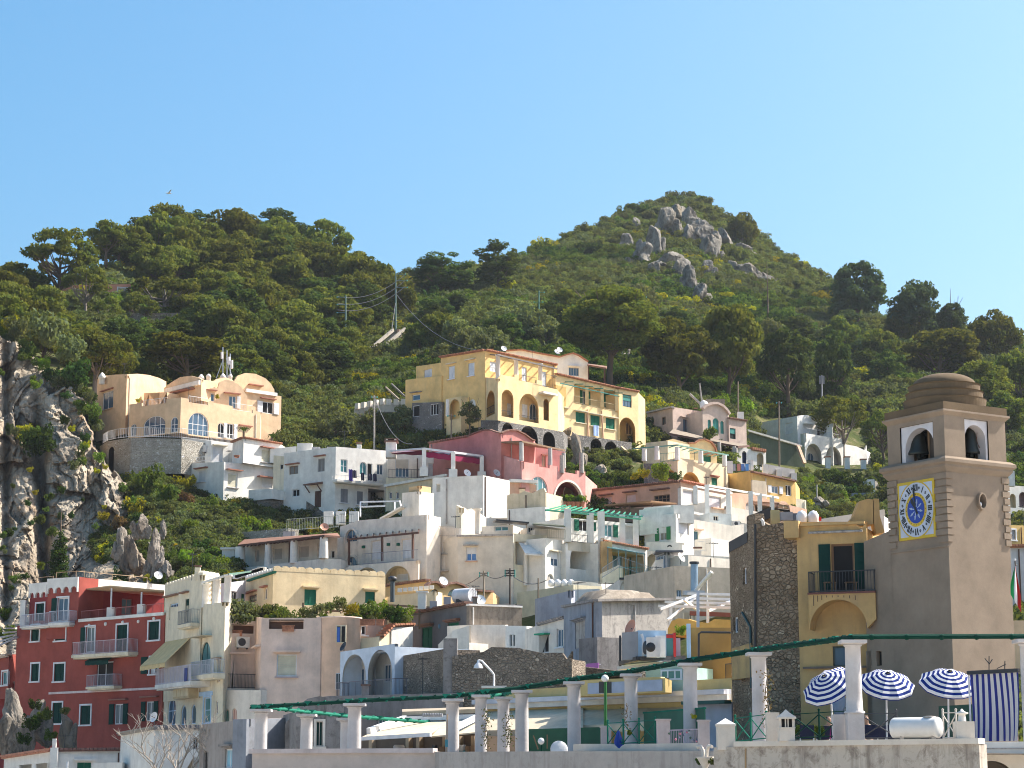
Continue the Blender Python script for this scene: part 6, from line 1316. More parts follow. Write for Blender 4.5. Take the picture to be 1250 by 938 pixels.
 win(h,f,809.5,652,9,16,'open',sh=plain((.02,.2,.06)),gl=plain((.3,.25,.2)));win(h,g,834.5,643,13,18,'blind',sh=plain((.66,.66,.72)),fr=GREY)
 b=h.block([(789,662,197.5),(833,662.5,195),(834,662,197)],675,1,WHITEW);p=b[0].pl;mb=MB();
 for k in range(7):a,c=math.pi*k/7,math.pi*(k+1)/7;e=lambda t_,r1,r2:(p.hit(817.5,668)[0]+r1*math.cos(t_),p.hit(817.5,668)[1]+r2*math.sin(t_));mb.face([p.pt(*e(a,.28,.2),.02),p.pt(*e(c,.28,.2),.02),p.pt(*e(c,.12,.06),.02),p.pt(*e(a,.12,.06),.02)],IRON);
 h.part(mb,'dark_emblem');lw=h.block([(787,673,196.5),(826,673,195.5)],730,2,SH);r=recess(lw[0],790,806,676,700,1.0,True,CREAM2)
 h.done()
 h=House('pale_terrace_house','pale pink-white house with stacked white frames and terraces right of the cubic house','house',870,660,205)
 m=h.block([(845,634,203),(893,642,206),(908,640,207)],735,5,SH);f=m[0];win(h,f,849.5,660,6,22,'glass',gl=GLASSB,fr=TEAL,nm='door');lintel(h,f,846,857,646,SALMON,.3);win(h,f,874,631,8,7,'glass')if 0 else None
 t=h.block([(866,626,206.5),(893,628,207.5)],690,2,stucco((.62,.66,.64),.4,(.4,.42,.4)));win(h,t[0],874,633,6,6,'glass',fr=SH,gl=DARK);ac_unit(h,t[0],901-4,640,8,7)
 lo=h.block([(868,657,201),(890,660,203)],700,2,WHITEW);mb=MB();railing(mb,[P(848,672,201),P(868,674,201.5)],.9,WHITE,.25);h.part(mb,'railing')
 bt=h.block([(833,677,192),(893,680,194)],715,4,SH);h.done()
 h=House('salmon_row','long salmon house with tiled edge and white pergola posts across its right front','house',800,620,217)
 m=h.block([(714,600,222),(830.5,588,213.5),(893,601,220)],660,None,SALMON);f,g=m[0],m[1];tiles_edge(h,f,714.5,600,830,588,TILED,.35,.14);tiles_edge(h,g,830.5,587.5,890,600,tilem((.45,.16,.09)),.4,.14)
 win(h,f,741,613,12,13,'blind',sh=plain((.6,.5,.48)),fr=SALMON);win(h,f,770,609,12,11,'blind',sh=plain((.6,.5,.48)),fr=SALMON);win(h,f,808,609,19,9,'glass',gl=DARK,fr=WOOD,mull=(3,1));lintel(h,f,733,749,603.5,TILED,.4);lintel(h,f,762,778,600,TILED,.4);lintel(h,f,796,818,597,TILED,.5)
 r=h.block([(831,594,213.2),(893,606,219.5)],660,.4,SH);rg_=r[0];win(h,rg_,840,606,13,16,'blind',sh=LAV,fr=SH);win(h,rg_,872,613,16,14,'blind',sh=LAV,fr=SH);lintel(h,rg_,868,891,621,SALMON,.3)
 pr=h.block([(833,618,211.5),(863,613,212.5)],640,1,SH)
 r2=h.block([(888,601,220),(985,622,229)],680,5,SALMON,prof={0:[(910,603),(925,606),(945,612)]});win(h,r2[0],916,620,12,16,'glass',arch=True,gl=GREYLT,fr=SH);win(h,r2[0],957,617,14,10,'glass',arch=True,gl=plain((.3,.2,.1)),fr=SH);r3=h.block([(886,618,218),(930,626,221)],690,3,SH);r4=h.block([(890,636,214),(975,650,221)],700,4,SH)
 for x,yt,yb,d in((849,594,616,211),(864,592,672,208),(890.5,597,690,210),(917,600,640,214),(928,603,640,216),(943,606,640,218)):mc=MB();q=P(x,yb,d);mc.box(q,.42,.42,P(x,yt,d).z-q.z,WHITEW);h.part(mc,'pergola_post')
 mb=MB();mb.beam(P(864,593,208),P(950,608,219),.2,.2,WHITEW);mb.beam(P(849,594,211),P(893,602,219),.2,.2,WHITEW);mb.beam(P(846,626,208),P(893,637,211),.2,.25,WHITEW);h.part(mb,'pergola_beam')
 bs=MB();A=[P(737,618,209),P(795,613,206),P(826,616,208),P(770,620,213)];bs.hexa(A+[q+Vector((0,0,.15))for q in A],plain((.30,.17,.09),.9));
 for x,y0,y1 in((768,618,631),(737,619,632),(796,613,628)):bs.beam(P(x,y1,207),P(x,y0,207),.12,.12,BROWN)
 h.part(bs,'bamboo_shelter');lb=h.block([(740,622,211),(790,620,208)],640,2,plain((.2,.16,.14)));h.done()
centre_row()
def upper_right():
 h=House('gabled_cream_house','cream house with rounded tiled gable and green terrace pergola','house',840,590,225)
 m=h.block([(790,567,229),(827,559,224.5),(888.5,567.5,231)],620,6,CREAMY);f,g=m[0],m[1];a=recess(g,832,855,576.5,600,1.8,True,YEL);win(h,g,872,588,7,9,'shut',sh=GREEN,lint=REDL,lo=.2)
 recess(f,812,825,574,592,1.5,True,YEL)
 u=h.block([(813,538,232),(875,556,235)],572,5,YEL2,prof={0:[(822,536),(840,541),(848,541),(853,537.5),(860,536.5),(868,540),(873,547)]});ug=u[0];win(h,ug,863,561,10,10,'shut',sh=GREEN,lint=REDL,lo=.3);win(h,ug,831,555,5,10,'shut',sh=GREEN);lw=h.block([(788,541,232),(815,538,230)],572,4,CREAMY)
 pts=[(840,541),(848,541),(853,537.5),(860,536.5),(868,540),(873,547),(875,556)];mb=MB()
 for q,w in zip(pts,pts[1:]):mb.beam(ug.pl.hp(*q,.05),ug.pl.hp(*w,.05),.4,.16,TILE)
 h.part(mb,'tiled_gable')
 for x,yt,yb,d in((786.5,548,563,228),(802,545,562,226),(826.8,546,562,224.3),(855.5,551,566,226.5),(884.5,556,570,229)):mc=MB();q=P(x,yb,d);mc.lathe(q,[(.28,0),(.25,P(x,yt,d).z-q.z)],WHITEW,12);h.part(mc,'terrace_column')
 mb=MB();gm=plain((.16,.33,.27));c=[P(773,548,229.5),P(827,543.5,224),P(889,556,229.5)];mb.beam(c[0],c[1],.14,.14,gm);mb.beam(c[1],c[2],.14,.14,gm)
 for i in range(9):u_=i/8;q=c[1]*(1-u_)+c[2]*u_;mb.beam(q,q+Vector((-.6,4,.35)),.1,.1,gm)
 h.part(mb,'green_pergola');mb=MB();railing(mb,[P(806,564,225.5),P(826,563,224.2)],.9,TEAL,.2);h.part(mb,'railing')
 st=h.block([(786,566,227),(815,566,226)],600,2,RUBG);h.done()
 h=House('ochre_house','ochre yellow house with roof terrace posts and two small blue windows','house',930,605,229)
 m=h.block([(888.5,579,233),(918,574.5,228.5),(971,588,233)],640,6,OCH);f,g=m[0],m[1];r=h.block([(918.2,586,228.2),(935,588,229)],620,.3,CREAM2);win(h,g,946,598,9,9,'open',sh=WHITE,gl=GLASSB);win(h,g,962.5,599,7,13,'glass',gl=DARK);mb=MB();mb.beam(g.pl.hp(918,576,.2),g.pl.hp(971,587.5,.2),.5,.15,TILED);h.part(mb,'tiled_edge')
 for x,yt,yb in((916,563,575),(934,567,579),(951,571,583),(969,574,587),(891,567,578)):mc=MB();q=P(x,yb,229.5+(x-916)*.06);mc.box(q,.6,.6,P(x,yt,229.5).z-q.z+.1,WHITEW);h.part(mc,'terrace_post')
 mb=MB();mb.beam(P(934,572,231),P(970,579,233),.1,1.0,plain((.35,.33,.32)));railing(mb,[P(894,577,230),P(916,575,229)],.8,IRON,.3);h.part(mb,'terrace_screen');c=h.block([(944,603,231),(984,611,234)],640,3,CREAM2);recess(c[0],950,963,612,625,.8,True,YEL);h.done()
 for i,(x,c,lb)in enumerate([(896,(.3,.3,.35),'grey towel on the roof terrace of the ochre house'),(902,(.5,.2,.15),'reddish towel on the roof terrace of the ochre house'),(907,(.1,.2,.5),'blue cloth on the roof terrace of the ochre house'),(912,(.1,.3,.65),'bright blue cloth right of the other cloths on the ochre terrace')]):
  mb=MB();q=P(x,576,228.8);mb.box((q.x,q.y,q.z+.1),.36,.05,.75,plain(c));tag(mb.build('laundry',None,q),lb,'laundry','laundry on the ochre house terrace')
 h=House('arched_gable_house','grey-pink house with arched gable and three green arched windows','house',860,535,264)
 m=h.block([(790,505,270),(821,497,263.5),(860,503,268)],560,None,stucco((.54,.42,.36),.6,(.35,.27,.22)));f,g=m[0],m[1];GB=m.mat;gb=h.block([(857.5,499,263),(890,506,265.5)],560,6,stucco((.60,.48,.40),.4,(.4,.3,.26)),prof={0:[(862,495),(868,492.8),(875,492.5),(882,496),(887,501)]});p=gb[0]
 win(h,g,837.5,520,7,15,'glass',gl=GLASSB,fr=BROWN);win(h,g,851,519,4,10,'glass');win(h,f,810,514,5,10,'glass',fr=WOOD);lintel(h,g,830,846,509.5,GB,.3,.1)
 for x,y,w,hh in((866,520,4,15),(873.8,520,7.2,18.5),(881.5,522,4.2,15.5)):win(h,p,x,y,w,hh,'glass',arch=True,gl=TEAL,fr=plain((.02,.3,.25)),mull=(1 if w>5 else 0,0))
 pts=[(857.5,499),(862,495),(868,492.8),(875,492.5),(882,496),(887,501),(890,506)];mb=MB()
 for a,b in zip(pts,pts[1:]):mb.beam(p.pl.hp(*a,.1),p.pl.hp(*b,.1),.5,.3,GB)
 h.part(mb,'gable_rim');r=h.block([(889.5,511,265),(911,514.5,267)],560,5,GB);win(h,r[0],894.5,529.5,7,13,'half',gl=DARK,sh=TEAL,fr=DGREEN);tiles_edge(h,r[0],889.5,510.5,911,514,TILED,.3,.1);mb=MB();mb.beam(f.pl.hp(790,504,.1),f.pl.hp(821,497,.1),.5,.2,GREYLT);h.part(mb,'cornice')
 mb=MB();mb.tube([P(858,498,268),P(854,468,268)],.1,GREYLT,5);mb.tube([P(858,496,268),P(842,481,268)],.16,GREYLT,5);q=P(859,493,267);mb.lathe(q,[(.5,-.6),(.5,.2),(0,.5)],WHITEW,10);mb.box(P(873,494,268),2.4,1,.6,BROWNW);h.part(mb,'roof_mast');mb=MB();q=P(904,513,268);mb.box((q.x,q.y,q.z-.3),.8,.8,1.3,WHITEW);h.part(mb,'chimney')
 A=[P(817,531,256),P(901,547,258),P(915,546,262),P(860,537,264),P(822,526,263)];mb=MB();up=Vector((0,0,.25));mb.face(A,BROWN);mb.face([q+up for q in A],BROWNW)
 for i in range(5):a,c=A[i],A[(i+1)%5];mb.face([a,c,c+up,a+up],BROWN)
 h.part(mb,'dark_veranda_roof');
 for x,yt,yb in((878,540,556),(918-20,547,560),(886+10,545,558)):mc=MB();q=P(x,yb,257.5);mc.lathe(q,[(.28,0),(.24,P(x,yt,257.5).z-q.z)],GREYLT,10);h.part(mc,'veranda_column')
 b=h.block([(870,545,263),(900,549,263)],572,2,SALMON);v=h.block([(899,545,259.5),(935,552.5,262)],580,4,WHITEW);recess(v[0],924,932,553,570,1,True,CREAM2);recess(v[0],906,911,551,566,.8,True,plain((.1,.14,.3)));tiles_edge(h,v[0],917,549,934,551.8,TILE,.3,.3);h.done()
 h=House('white_arched_villa','white villa with two big arches and upper terrace under the pine trees on the right','villa',1000,566,301)
 m=h.block([(923,517,311),(973,508,303),(1014,514,308)],570,8,WHITEW,prof={1:[(979,507),(986,507),(994,510.5),(1000,512)]});f,g=m[0],m[1];win(h,f,963,523.5,9,14,'blind',sh=WHITE,fr=SH);win(h,g,985,523,9,12,'blind',sh=BLINDW);win(h,g,1000,531,5,14,'glass',gl=DARK,mull=(0,0));lintel(h,g,980,990,516,WHITEW,.7,.3);lintel(h,g,997,1007,519.5,WHITEW,.7,.3);w=h.block([(1009,520,304),(1016,517,303),(1017,520,306)],570,2,WHITEW)
 l=h.block([(977,530,302.5),(982,529,299),(1058,544,309)],575,6,WHITEW,prof={1:[(1028,536),(1028.3,542),(1045,545),(1056,550)]});lg=l[1]
 for x0,x1,y0 in((984,1003,542),(1008.5,1027,545.5)):a=recess(lg,x0,x1,y0,570,1.8,True,WHITEW);win(h,a,x0+5,560,8,14,'glass',cut=False,arch=True,gl=GLASSB)
 mb=MB();p=lg.pl;railing(mb,[p.hp(984,530,-.2),p.hp(1027,539,-.2)],.9,plain((.55,.55,.58)),.3);h.part(mb,'railing')
 for x,yb in((1010.5,570),(1034,570),(1054,573)):mc=MB();q=P(x,yb,299);mc.box((q.x,q.y,q.z-2.5),.7,.7,3.8,WHITEW);mc.box((q.x,q.y,q.z+1.3),.9,.9,.15,POT);h.part(mc,'garden_pier')
 h.done()
 h=House('slope_wall','ivy-covered grey wall with white coping sloping down beside the white arched villa','wall',940,540,290)
 m=h.block([(911,526,287),(982,546,291)],572,1.2,stucco((.11,.13,.09),.6,(.06,.08,.04)));mb=MB();mb.beam(m[0].pl.hp(911,525.5,.1),m[0].pl.hp(978,545,.1),.5,.25,SHELLW);mb.beam(P(974,545,290),P(982,566,289),.5,.3,SALMON);h.part(mb,'coping');h.done()
 h=House('slope_wall','rubble terrace wall with white pier left of the belfry','wall',1060,600,282)
 h.block([(1035,590,279),(1068,586,277)],610,1.2,RUBL);mb=MB();q=P(1063,604,272);mb.box(q,.9,.9,P(1063,586,272).z-q.z,WHITEW);h.part(mb,'pier');b2=h.block([(1040,602,268),(1100,601,268)],640,1,stucco((.24,.25,.28),.5,(.15,.15,.17)));h.done()
 h=House('white_arched_house','white house with small arches glimpsed right of the tower at the picture edge','house',1243,615,230)
 m=h.block([(1225,592,232),(1300,598,236)],640,5,WHITEW);recess(m[0],1233,1240,603,620,.8,True,CREAM2);recess(m[0],1244,1254,601,620,.8,True,plain((.3,.2,.2)));mb=MB();q=P(1235,592,231);mb.box((q.x,q.y,q.z-.2),.6,.6,1.7,WHITEW);h.part(mb,'chimney');h.done()
 h=House('yellow_house','yellow house glimpsed right of the tower with one grey window','house',1243,660,190)
 m=h.block([(1222,641,192),(1300,643,196)],690,5,OCH);win(h,m[0],1237,653,5,12,'shut',sh=GREY,fr=WHITE,trim=WHITE);h.done()
 h=House('white_tiled_house','white house with red tile trim glimpsed right of the tower behind the flag','house',1243,700,150)
 m=h.block([(1218,668,152),(1300,666,154)],800,5,stucco((.58,.56,.55),.5,(.3,.3,.3)));tiles_edge(h,m[0],1220,668,1299,666,TILE,.3,.15);lo=h.block([(1218,758,118),(1300,757,119)],('z',-5),4,PEACH);h.done()
 h=House('tiled_arch_house','low orange house with two tiled half-round gables behind the water tank','house',540,735,178)
 m=h.block([(468,716,184),(524,709,178),(602,723,183)],760,5,stucco((.70,.48,.24),.4,(.5,.34,.18)),prof={1:[(527,712),(532,711.5),(540,716),(542,717),(547,713.5),(555,712.5),(565,716),(572,721)]});f,g=m[0],m[1];win(h,g,531,724,12,9,'glass',arch=True,gl=GLASST,fr=TILED);win(h,g,555,724,16,9,'glass',arch=True,gl=GLASST,fr=TILED);tiles_edge(h,f,470,715.5,523,708.5,TILED,.3,.12)
 pts=[(520,715),(524,711.5),(529,710.5),(535,712),(540,717),(546,713),(555,711.5),(564,714.5),(571,720),(601,722.5)];mb=MB()
 for a,b in zip(pts,pts[1:]):mb.beam(g.pl.hp(*a,.15),g.pl.hp(*b,.15),.5,.16,TILED)
 h.part(mb,'tiled_coping');w=h.block([(480,727,172),(532,722,169),(540,724,171)],760,3,CREAMY);mb=MB()
 for i in range(7):q=P(488+i*6.5,723-i*.6,171);mb.box(q,.35,.35,.3,WHITEW)
 h.part(mb,'white_vents');mb=MB();mb.tube([P(479,735,166),P(479,710,166)],.18,plain((.05,.07,.08)),10);mb.lathe(P(479,710,166),[(.2,0),(.34,.1),(.34,.3),(.15,.42),(0,.42)],IRON,12);h.part(mb,'black_flue');mb=MB();dish(mb,P(541,710,176),.6,.6,WHITE);h.part(mb,'satellite_dish');dm=MB();dish(dm,P(586,733,165),.65,.4,WHITE);h.part(dm,'satellite_dish');h.done()
upper_right()
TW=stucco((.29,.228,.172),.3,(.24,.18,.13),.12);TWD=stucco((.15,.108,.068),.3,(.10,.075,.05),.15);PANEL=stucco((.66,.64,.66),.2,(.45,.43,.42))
def frustum(mb,cs,z0,z1,mat,outs=(0,0)):
 pass
def clock_tower():
 D=80.0;C=P(1156.3,620,D);rt=Vector((math.cos(R(32)),math.sin(R(32))));lf=Vector((-rt.y,rt.x));W=3.2
 h=House('clock_tower','tan bell tower with stepped dome, blue and yellow clock and bells on the right','tower',1157,900,80)
 C2=Vector((C.x,C.y));tr=-lf*0
 def sq(o,z):
  c=C2-rt*o-lf*o;a=W+2*o;return[Vector((*(c+rt*u+lf*v),z))for u,v in((0,0),(a,0),(a,a),(0,a))]
 def prof_part(name,pts,mat,cap=True,parent=None):
  mb=MB();rings=[sq(o,z)for o,z in pts];
  for a,b in zip(rings,rings[1:]):
   for i in range(4):j=(i+1)%4;mb.face([a[i],a[j],b[j],b[i]],mat)
  if cap:mb.face(rings[-1],mat);mb.face(rings[0][::-1],mat)
  return h.part(mb,name)
 def Z(py,d=D):return P(1156.3,py,d).z
 zc0,zc1,zb1,zt0,zt1=Z(572),Z(557),Z(505),Z(500),Z(490)
 s=Block(h,[(1000,900,50),(1100,900,50)],('z',-6),1,TW,name='shaft');s.p=[Vector((*(C2+lf*W),zc0)),Vector((*C2,zc0)),Vector((*(C2+rt*W),zc0))];s.faces=[Face(Pl(s.p[0],s.p[1]),-6,[(0,zc0),(W,zc0)]),Face(Pl(s.p[1],s.p[2]),-6,[(0,zc0),(W,zc0)])];s.D=None;s.roofz=.05
 L,Rr=s[0],s[1]
 b=Block(h,[(1000,900,50),(1100,900,50)],('z',zc1),1,TW,name='belfry');b.p=[Vector((*(C2+lf*W),zb1)),Vector((*C2,zb1)),Vector((*(C2+rt*W),zb1))];b.faces=[Face(Pl(b.p[0],b.p[1]),zc1,[(0,zb1),(W,zb1)]),Face(Pl(b.p[1],b.p[2]),zc1,[(0,zb1),(W,zb1)])];b.D=None;b.roofz=.05
 prof_part('cornice',[(.0,zc0-.12),(.1,zc0),(.16,zc0+.08),(.16,zc0+.16),(.26,zc0+.24),(.26,zc0+.36),(.12,zc1-.002),(0,zc1+.003)],TW)
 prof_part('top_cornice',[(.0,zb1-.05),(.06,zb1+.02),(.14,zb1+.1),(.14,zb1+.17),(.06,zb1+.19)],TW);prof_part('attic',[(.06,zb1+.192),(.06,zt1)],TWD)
 def bell_face(fc,x0,x1,ya,yb,ax0,ax1,ay):
  pl=fc.pl;s0=pl.hit(x0,(ya+yb)/2)[0];s1=pl.hit(x1,(ya+yb)/2)[0];z1=pl.hit((x0+x1)/2,ya)[1];z0=zc1+.02
  fc.holes.append((rectpoly(s0,s1,z0,z1),.12,PANEL));a0=pl.hit(ax0,ay+15)[0];a1=pl.hit(ax1,ay+15)[0];zt=pl.hit((ax0+ax1)/2,ay)[1];return pl,s0,s1,z0,z1,a0,a1,zt
 for fc,args in((b[0],(1099,1139.7,518.5,565,1103.5,1138.8,522.5)),(b[1],(1178,1206.6,513,559.5,1179,1204,519))):
  pl,s0,s1,z0,z1,a0,a1,zt=bell_face(fc,*args);fc.holes.pop();fc.holes.append((rectpoly(s0,s1,z0,z1),1.5,plain((.07,.05,.035),.9)))
  r=(a1-a0)/2;rise=r;poly=archpoly(a0,a1,z0+.001,zt,18,rise);outer=[(s0+.003,z0+.0005),(s1-.003,z0+.0005),(s1-.003,z1-.003),(s0+.003,z1-.003)]
  out=[(s0+.003,z0)]+[(a0,z0)]+[poly[i]for i in range(len(poly)-1,1,-1)]+[(a1,z0),(s1-.003,z0),(s1-.003,z1-.003),(s0+.003,z1-.003)]
  lo=[Vector((u,v,0))for u,v in out];mb=MB()
  for tri in geometry.tessellate_polygon([lo]):
   q=[lo[i]for i in tri]
   if(q[1]-q[0]).cross(q[2]-q[0]).z<0:q=q[::-1]
   mb.face([pl.pt(k.x,k.y,-.06)for k in q],PANEL)
  ring=[(a0,z0)]+[poly[i]for i in range(len(poly)-1,1,-1)]+[(a1,z0)]
  for u,v in zip(ring,ring[1:]):mb.face([pl.pt(*u,-.06),pl.pt(*v,-.06),pl.pt(*v,-.5),pl.pt(*u,-.5)],PANEL)
  h.part(mb,'arch_panel')
  mb=MB();c=(a0+a1)/2;bz=z0+.12;br=.46 if fc is b[0]else.34;off=-.62;uu,zz_=pl.hit(1122 if fc is b[0]else 1185.5,556.5 if fc is b[0]else 555,off);c=uu;bz=zz_;cc=pl.pt(c,bz,off)
  BR=plain((.05,.055,.05),.45,.7);mb.lathe(cc,[(br*.9,0),(br,.02),(br*.98,.1),(br*.78,.25),(br*.66,.55),(br*.6,.8),(br*.42,.95),(br*.2,1.0),(0,1.0)],BR,20);mb.lathe(cc,[(.09,-.1),(.1,0),(.03,.3)],BR,8)
  bell=h.part(mb,'bell');mb=MB();mb.pbox(pl,c-.5,c+.5,bz+1.02,bz+1.22,off-.1,off+.1,WOOD)
  for k in range(20):
   t0,t1=2*math.pi*k/20,2*math.pi*(k+1)/20;cx_=c-.42 if fc is b[0]else c+.3;rr=.62 if fc is b[0]else.42;f_=lambda t_,R_:pl.pt(cx_+R_*math.cos(t_)*.55,bz+.62+R_*math.sin(t_),off+.25)
   mb.face([f_(t0,rr),f_(t1,rr),f_(t1,rr*.88),f_(t0,rr*.88)],plain((.16,.08,.05),.6,.3))
  for u in(c-.35,c+.45):mb.pbox(pl,u-.05,u+.05,z0,bz+1.2,off-.2,off-.1,WOOD)
  mb.build('bell_frame',bell)
 cc=C2+rt*W/2+lf*W/2;mb=MB();k=D/F;R0=1.93;zt=zt1;prof=[(R0,0)]
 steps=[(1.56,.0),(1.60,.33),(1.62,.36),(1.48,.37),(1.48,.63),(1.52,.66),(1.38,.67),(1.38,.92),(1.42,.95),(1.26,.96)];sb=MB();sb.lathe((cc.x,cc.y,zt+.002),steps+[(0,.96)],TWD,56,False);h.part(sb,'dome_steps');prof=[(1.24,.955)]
 topz=.96;hd=Z(457)-zt1-topz+.42
 for i in range(1,11):a=math.pi/2*i/10;prof.append((1.24*math.cos(a),topz+hd*math.sin(a)))
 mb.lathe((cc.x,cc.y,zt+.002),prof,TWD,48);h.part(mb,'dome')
 ys=[(576+i*8.3)for i in range(11)]
 def quoins(fc,side,zt_,zb_,n,w):
  pl=fc.pl;mb=MB();H=(zt_-zb_)/n
  for i in range(n):
   ww=w*(1.0 if i%2 else.72);a,b_=(0.0,ww)if side==0 else(W-ww,W)
   if side==0:a=-.05
   else:b_=W+.05
   mb.pbox(pl,a,b_,zb_+H*i+.025,zb_+H*(i+1)-.025,.002,.052,TW)
  h.part(mb,'quoins')
 zq0,zq1=Z(576),Z(662)
 quoins(L,0,zq0,zq1,10,.5);quoins(L,1,zq0,zq1,10,.62);quoins(Rr,0,zq0,zq1,10,.3);quoins(Rr,1,zq0,zq1,10,.33)
 mb=MB();L.pl and mb.pbox(L.pl,0,W,zq1-.16,zq1-.1,.002,.05,TW);h.part(mb,'string_course')
 mb=MB();pl=Rr.pl;u,z=pl.hit(1196.6,612.5);n=24;e=lambda t_,k_,o_:pl.pt(u+.17*k_*math.cos(t_),z+.27*k_*math.sin(t_),o_)
 Rr.holes.append(([(u+.17*.98*math.cos(2*math.pi*i/n),z+.27*.98*math.sin(2*math.pi*i/n))for i in range(n)],.5,DARK))
 for i in range(n):
  t0,t1=2*math.pi*i/n,2*math.pi*(i+1)/n
  mb.face([e(t0,1,.16),e(t1,1,.16),e(t1,1.25,.16),e(t0,1.25,.16)],TW);mb.face([e(t0,1.25,.16),e(t1,1.25,.16),e(t1,1.3,0),e(t0,1.3,0)],TW);mb.face([e(t0,1,.16),e(t1,1,.16),e(t1,1,-.2),e(t0,1,-.2)],TW)
 h.part(mb,'oval_window');mb=MB();mb.lathe(pl.pt(u-.05,z-.12,.02),[(0,.1),(.06,.08),(.085,0),(.06,-.08),(0,-.1)],WHITE,12);h.part(mb,'white_lamp')
 pl=L.pl;s0,s1=pl.hit(1097.7,627)[0],pl.hit(1142.2,619)[0];zt=pl.hit(1119.5,587)[1];zb=pl.hit(1120.3,658.3)[1];c=(s0+s1)/2;zc=(zt+zb)/2;rx=(s1-s0)/2;rz=(zt-zb)/2
 YE=plain((.62,.42,.015),.35);CW=plain((.52,.56,.66),.3);CB=plain((.015,.05,.34),.3);BK=plain((.012,.012,.012),.4);CL=plain((.42,.5,.66),.3)
 mb=MB();mb.pbox(pl,s0,s1,zb,zt,.002,.05,YE);b_=.07;
 n=64
 def disc(r0,r1,o,mat,a=1.0):
  f_=lambda t_,r:pl.pt(c+rx*r*math.sin(t_),zc+rz*r*math.cos(t_),o)
  for i in range(n):
   t0,t1=2*math.pi*i/n,2*math.pi*(i+1)/n
   if r0<=0:mb.face([f_(t0,r1),f_(t1,r1),pl.pt(c,zc,o)],mat)
   else:mb.face([f_(t0,r1),f_(t1,r1),f_(t1,r0),f_(t0,r0)],mat)
 for sx in(-1,1):
  for sz in(-1,1):
   a=[(c+sx*rx*.9,zc+sz*rz*.9),(c+sx*rx*.9,zc+sz*rz*.42)]+[(c+sx*rx*1.0*math.sin(t_),zc+sz*rz*1.0*math.cos(t_))for t_ in np.linspace(1.12,.45,7)]+[(c+sx*rx*.42,zc+sz*rz*.9)]
   mb.face([pl.pt(*q,.054)for q in a],CW)
 disc(.93,.985,.058,YE);disc(.58,.935,.062,CW);disc(.46,.585,.066,YE);disc(0,.47,.07,CB)
 for i in range(24):
  t_=2*math.pi*i/24;u,z=c+rx*.522*math.sin(t_),zc+rz*.522*math.cos(t_);mb.pbox(pl,u-.018,u+.018,z-.018,z+.018,.0662,.0685,BROWN)
 for k in range(8):
  t_=2*math.pi*k/8+.2
  for r0,r1,w in((.1,.34,.022),(.22,.3,.05),(.3,.36,.03)):
   p0=(c+rx*r0*math.sin(t_),zc+rz*r0*math.cos(t_));p1=(c+rx*r1*math.sin(t_),zc+rz*r1*math.cos(t_));nx,nz=math.cos(t_)*w,-math.sin(t_)*w
   mb.face([pl.pt(p0[0]-nx,p0[1]-nz,.0725),pl.pt(p0[0]+nx,p0[1]+nz,.0725),pl.pt(p1[0]+nx*.6,p1[1]+nz*.6,.0725),pl.pt(p1[0]-nx*.6,p1[1]-nz*.6,.0725)],CL)
 face=h.part(mb,'clock_face');mb=MB()
 def stroke(t_,x0,y0,x1,y1,w):
  ce,se=math.cos(t_),math.sin(t_)
  def w2(x,y):return(c+rx*(x*ce+y*se),zc+rz*(-x*se+y*ce))
  dx,dy=x1-x0,y1-y0;l=math.hypot(dx,dy);w*=1.45;nx,ny=-dy/l*w/2,dx/l*w/2
  mb.face([pl.pt(*w2(x0-nx,y0-ny),.065),pl.pt(*w2(x0+nx,y0+ny),.065),pl.pt(*w2(x1+nx,y1+ny),.065),pl.pt(*w2(x1-nx,y1-ny),.065)],BK)
 for i,s_ in enumerate(['XII','I','II','III','IIII','V','VI','VII','VIII','IX','X','XI']):
  t_=math.pi*2*i/12;wd={'I':.05,'V':.13,'X':.13};tot=sum(wd[q]for q in s_)+.012*(len(s_)-1);x=-tot/2;y0,y1=.645,.875
  for q in s_:
   w=wd[q]
   if q=='I':stroke(t_,x+w/2,y0,x+w/2,y1,.036)
   elif q=='V':stroke(t_,x+.015,y1,x+w/2,y0,.04);stroke(t_,x+w-.015,y1,x+w/2,y0,.022)
   else:stroke(t_,x+.015,y1,x+w-.015,y0,.04);stroke(t_,x+w-.015,y1,x+.015,y0,.022)
   x+=w+.012
  t2=t_+math.pi/12
  for a,b2 in((0,.035),(-.03,0),(.03,0),(0,-.03)):stroke(t2,a-.018,.76+b2,a+.018,.76+b2,.036)
 mb.build('numerals',face);mb=MB()
 for t_,Lh,w in((R(-8),.86,.05),(R(-33),.5,.085)):
  ce,se=math.cos(t_),math.sin(t_);w2=lambda x,y:pl.pt(c+rx*(x*ce+y*se),zc+rz*(-x*se+y*ce),.085 if Lh>.6 else.078)
  mb.face([w2(-w*.4,-.18),w2(w*.4,-.18),w2(w*.5,.1),w2(w,Lh*.75),w2(0,Lh),w2(-w,Lh*.75),w2(-w*.5,.1)],BK)
 mb.build('clock_hands',face)
 tw=h.block([(1000,900,50),(1100,900,50)],('z',-6),2.2,TW,name='wing');e0=C2+lf*(L.pl.L-L.pl.hit(1055.5,700)[0]);zt=P(1068,655,83).z;a,b_=Vector((*e0,zt-.1)),Vector((*(C2+lf*(W-.02)),zt+.2))
 tw.p=[a,b_];pl2=Pl(a,b_);tw.faces=[Face(pl2,-6,[(0,a.z),(pl2.L,b_.z)])]
 for x in(1060.5,1073):win(h,tw[0]if x<1079 else L,x,804,6.5,18,'glass',gl=DARK,fr=TWD,mull=(0,0),depth=.2)
 mb=MB();mb.pbox(L.pl,2.2,W,P(1150,846,81).z,P(1150,843,81).z,.0,.25,PEACH);mb.pbox(L.pl,2.2,W,P(1150,838,81).z,P(1150,836,81).z,.0,.25,PEACH);
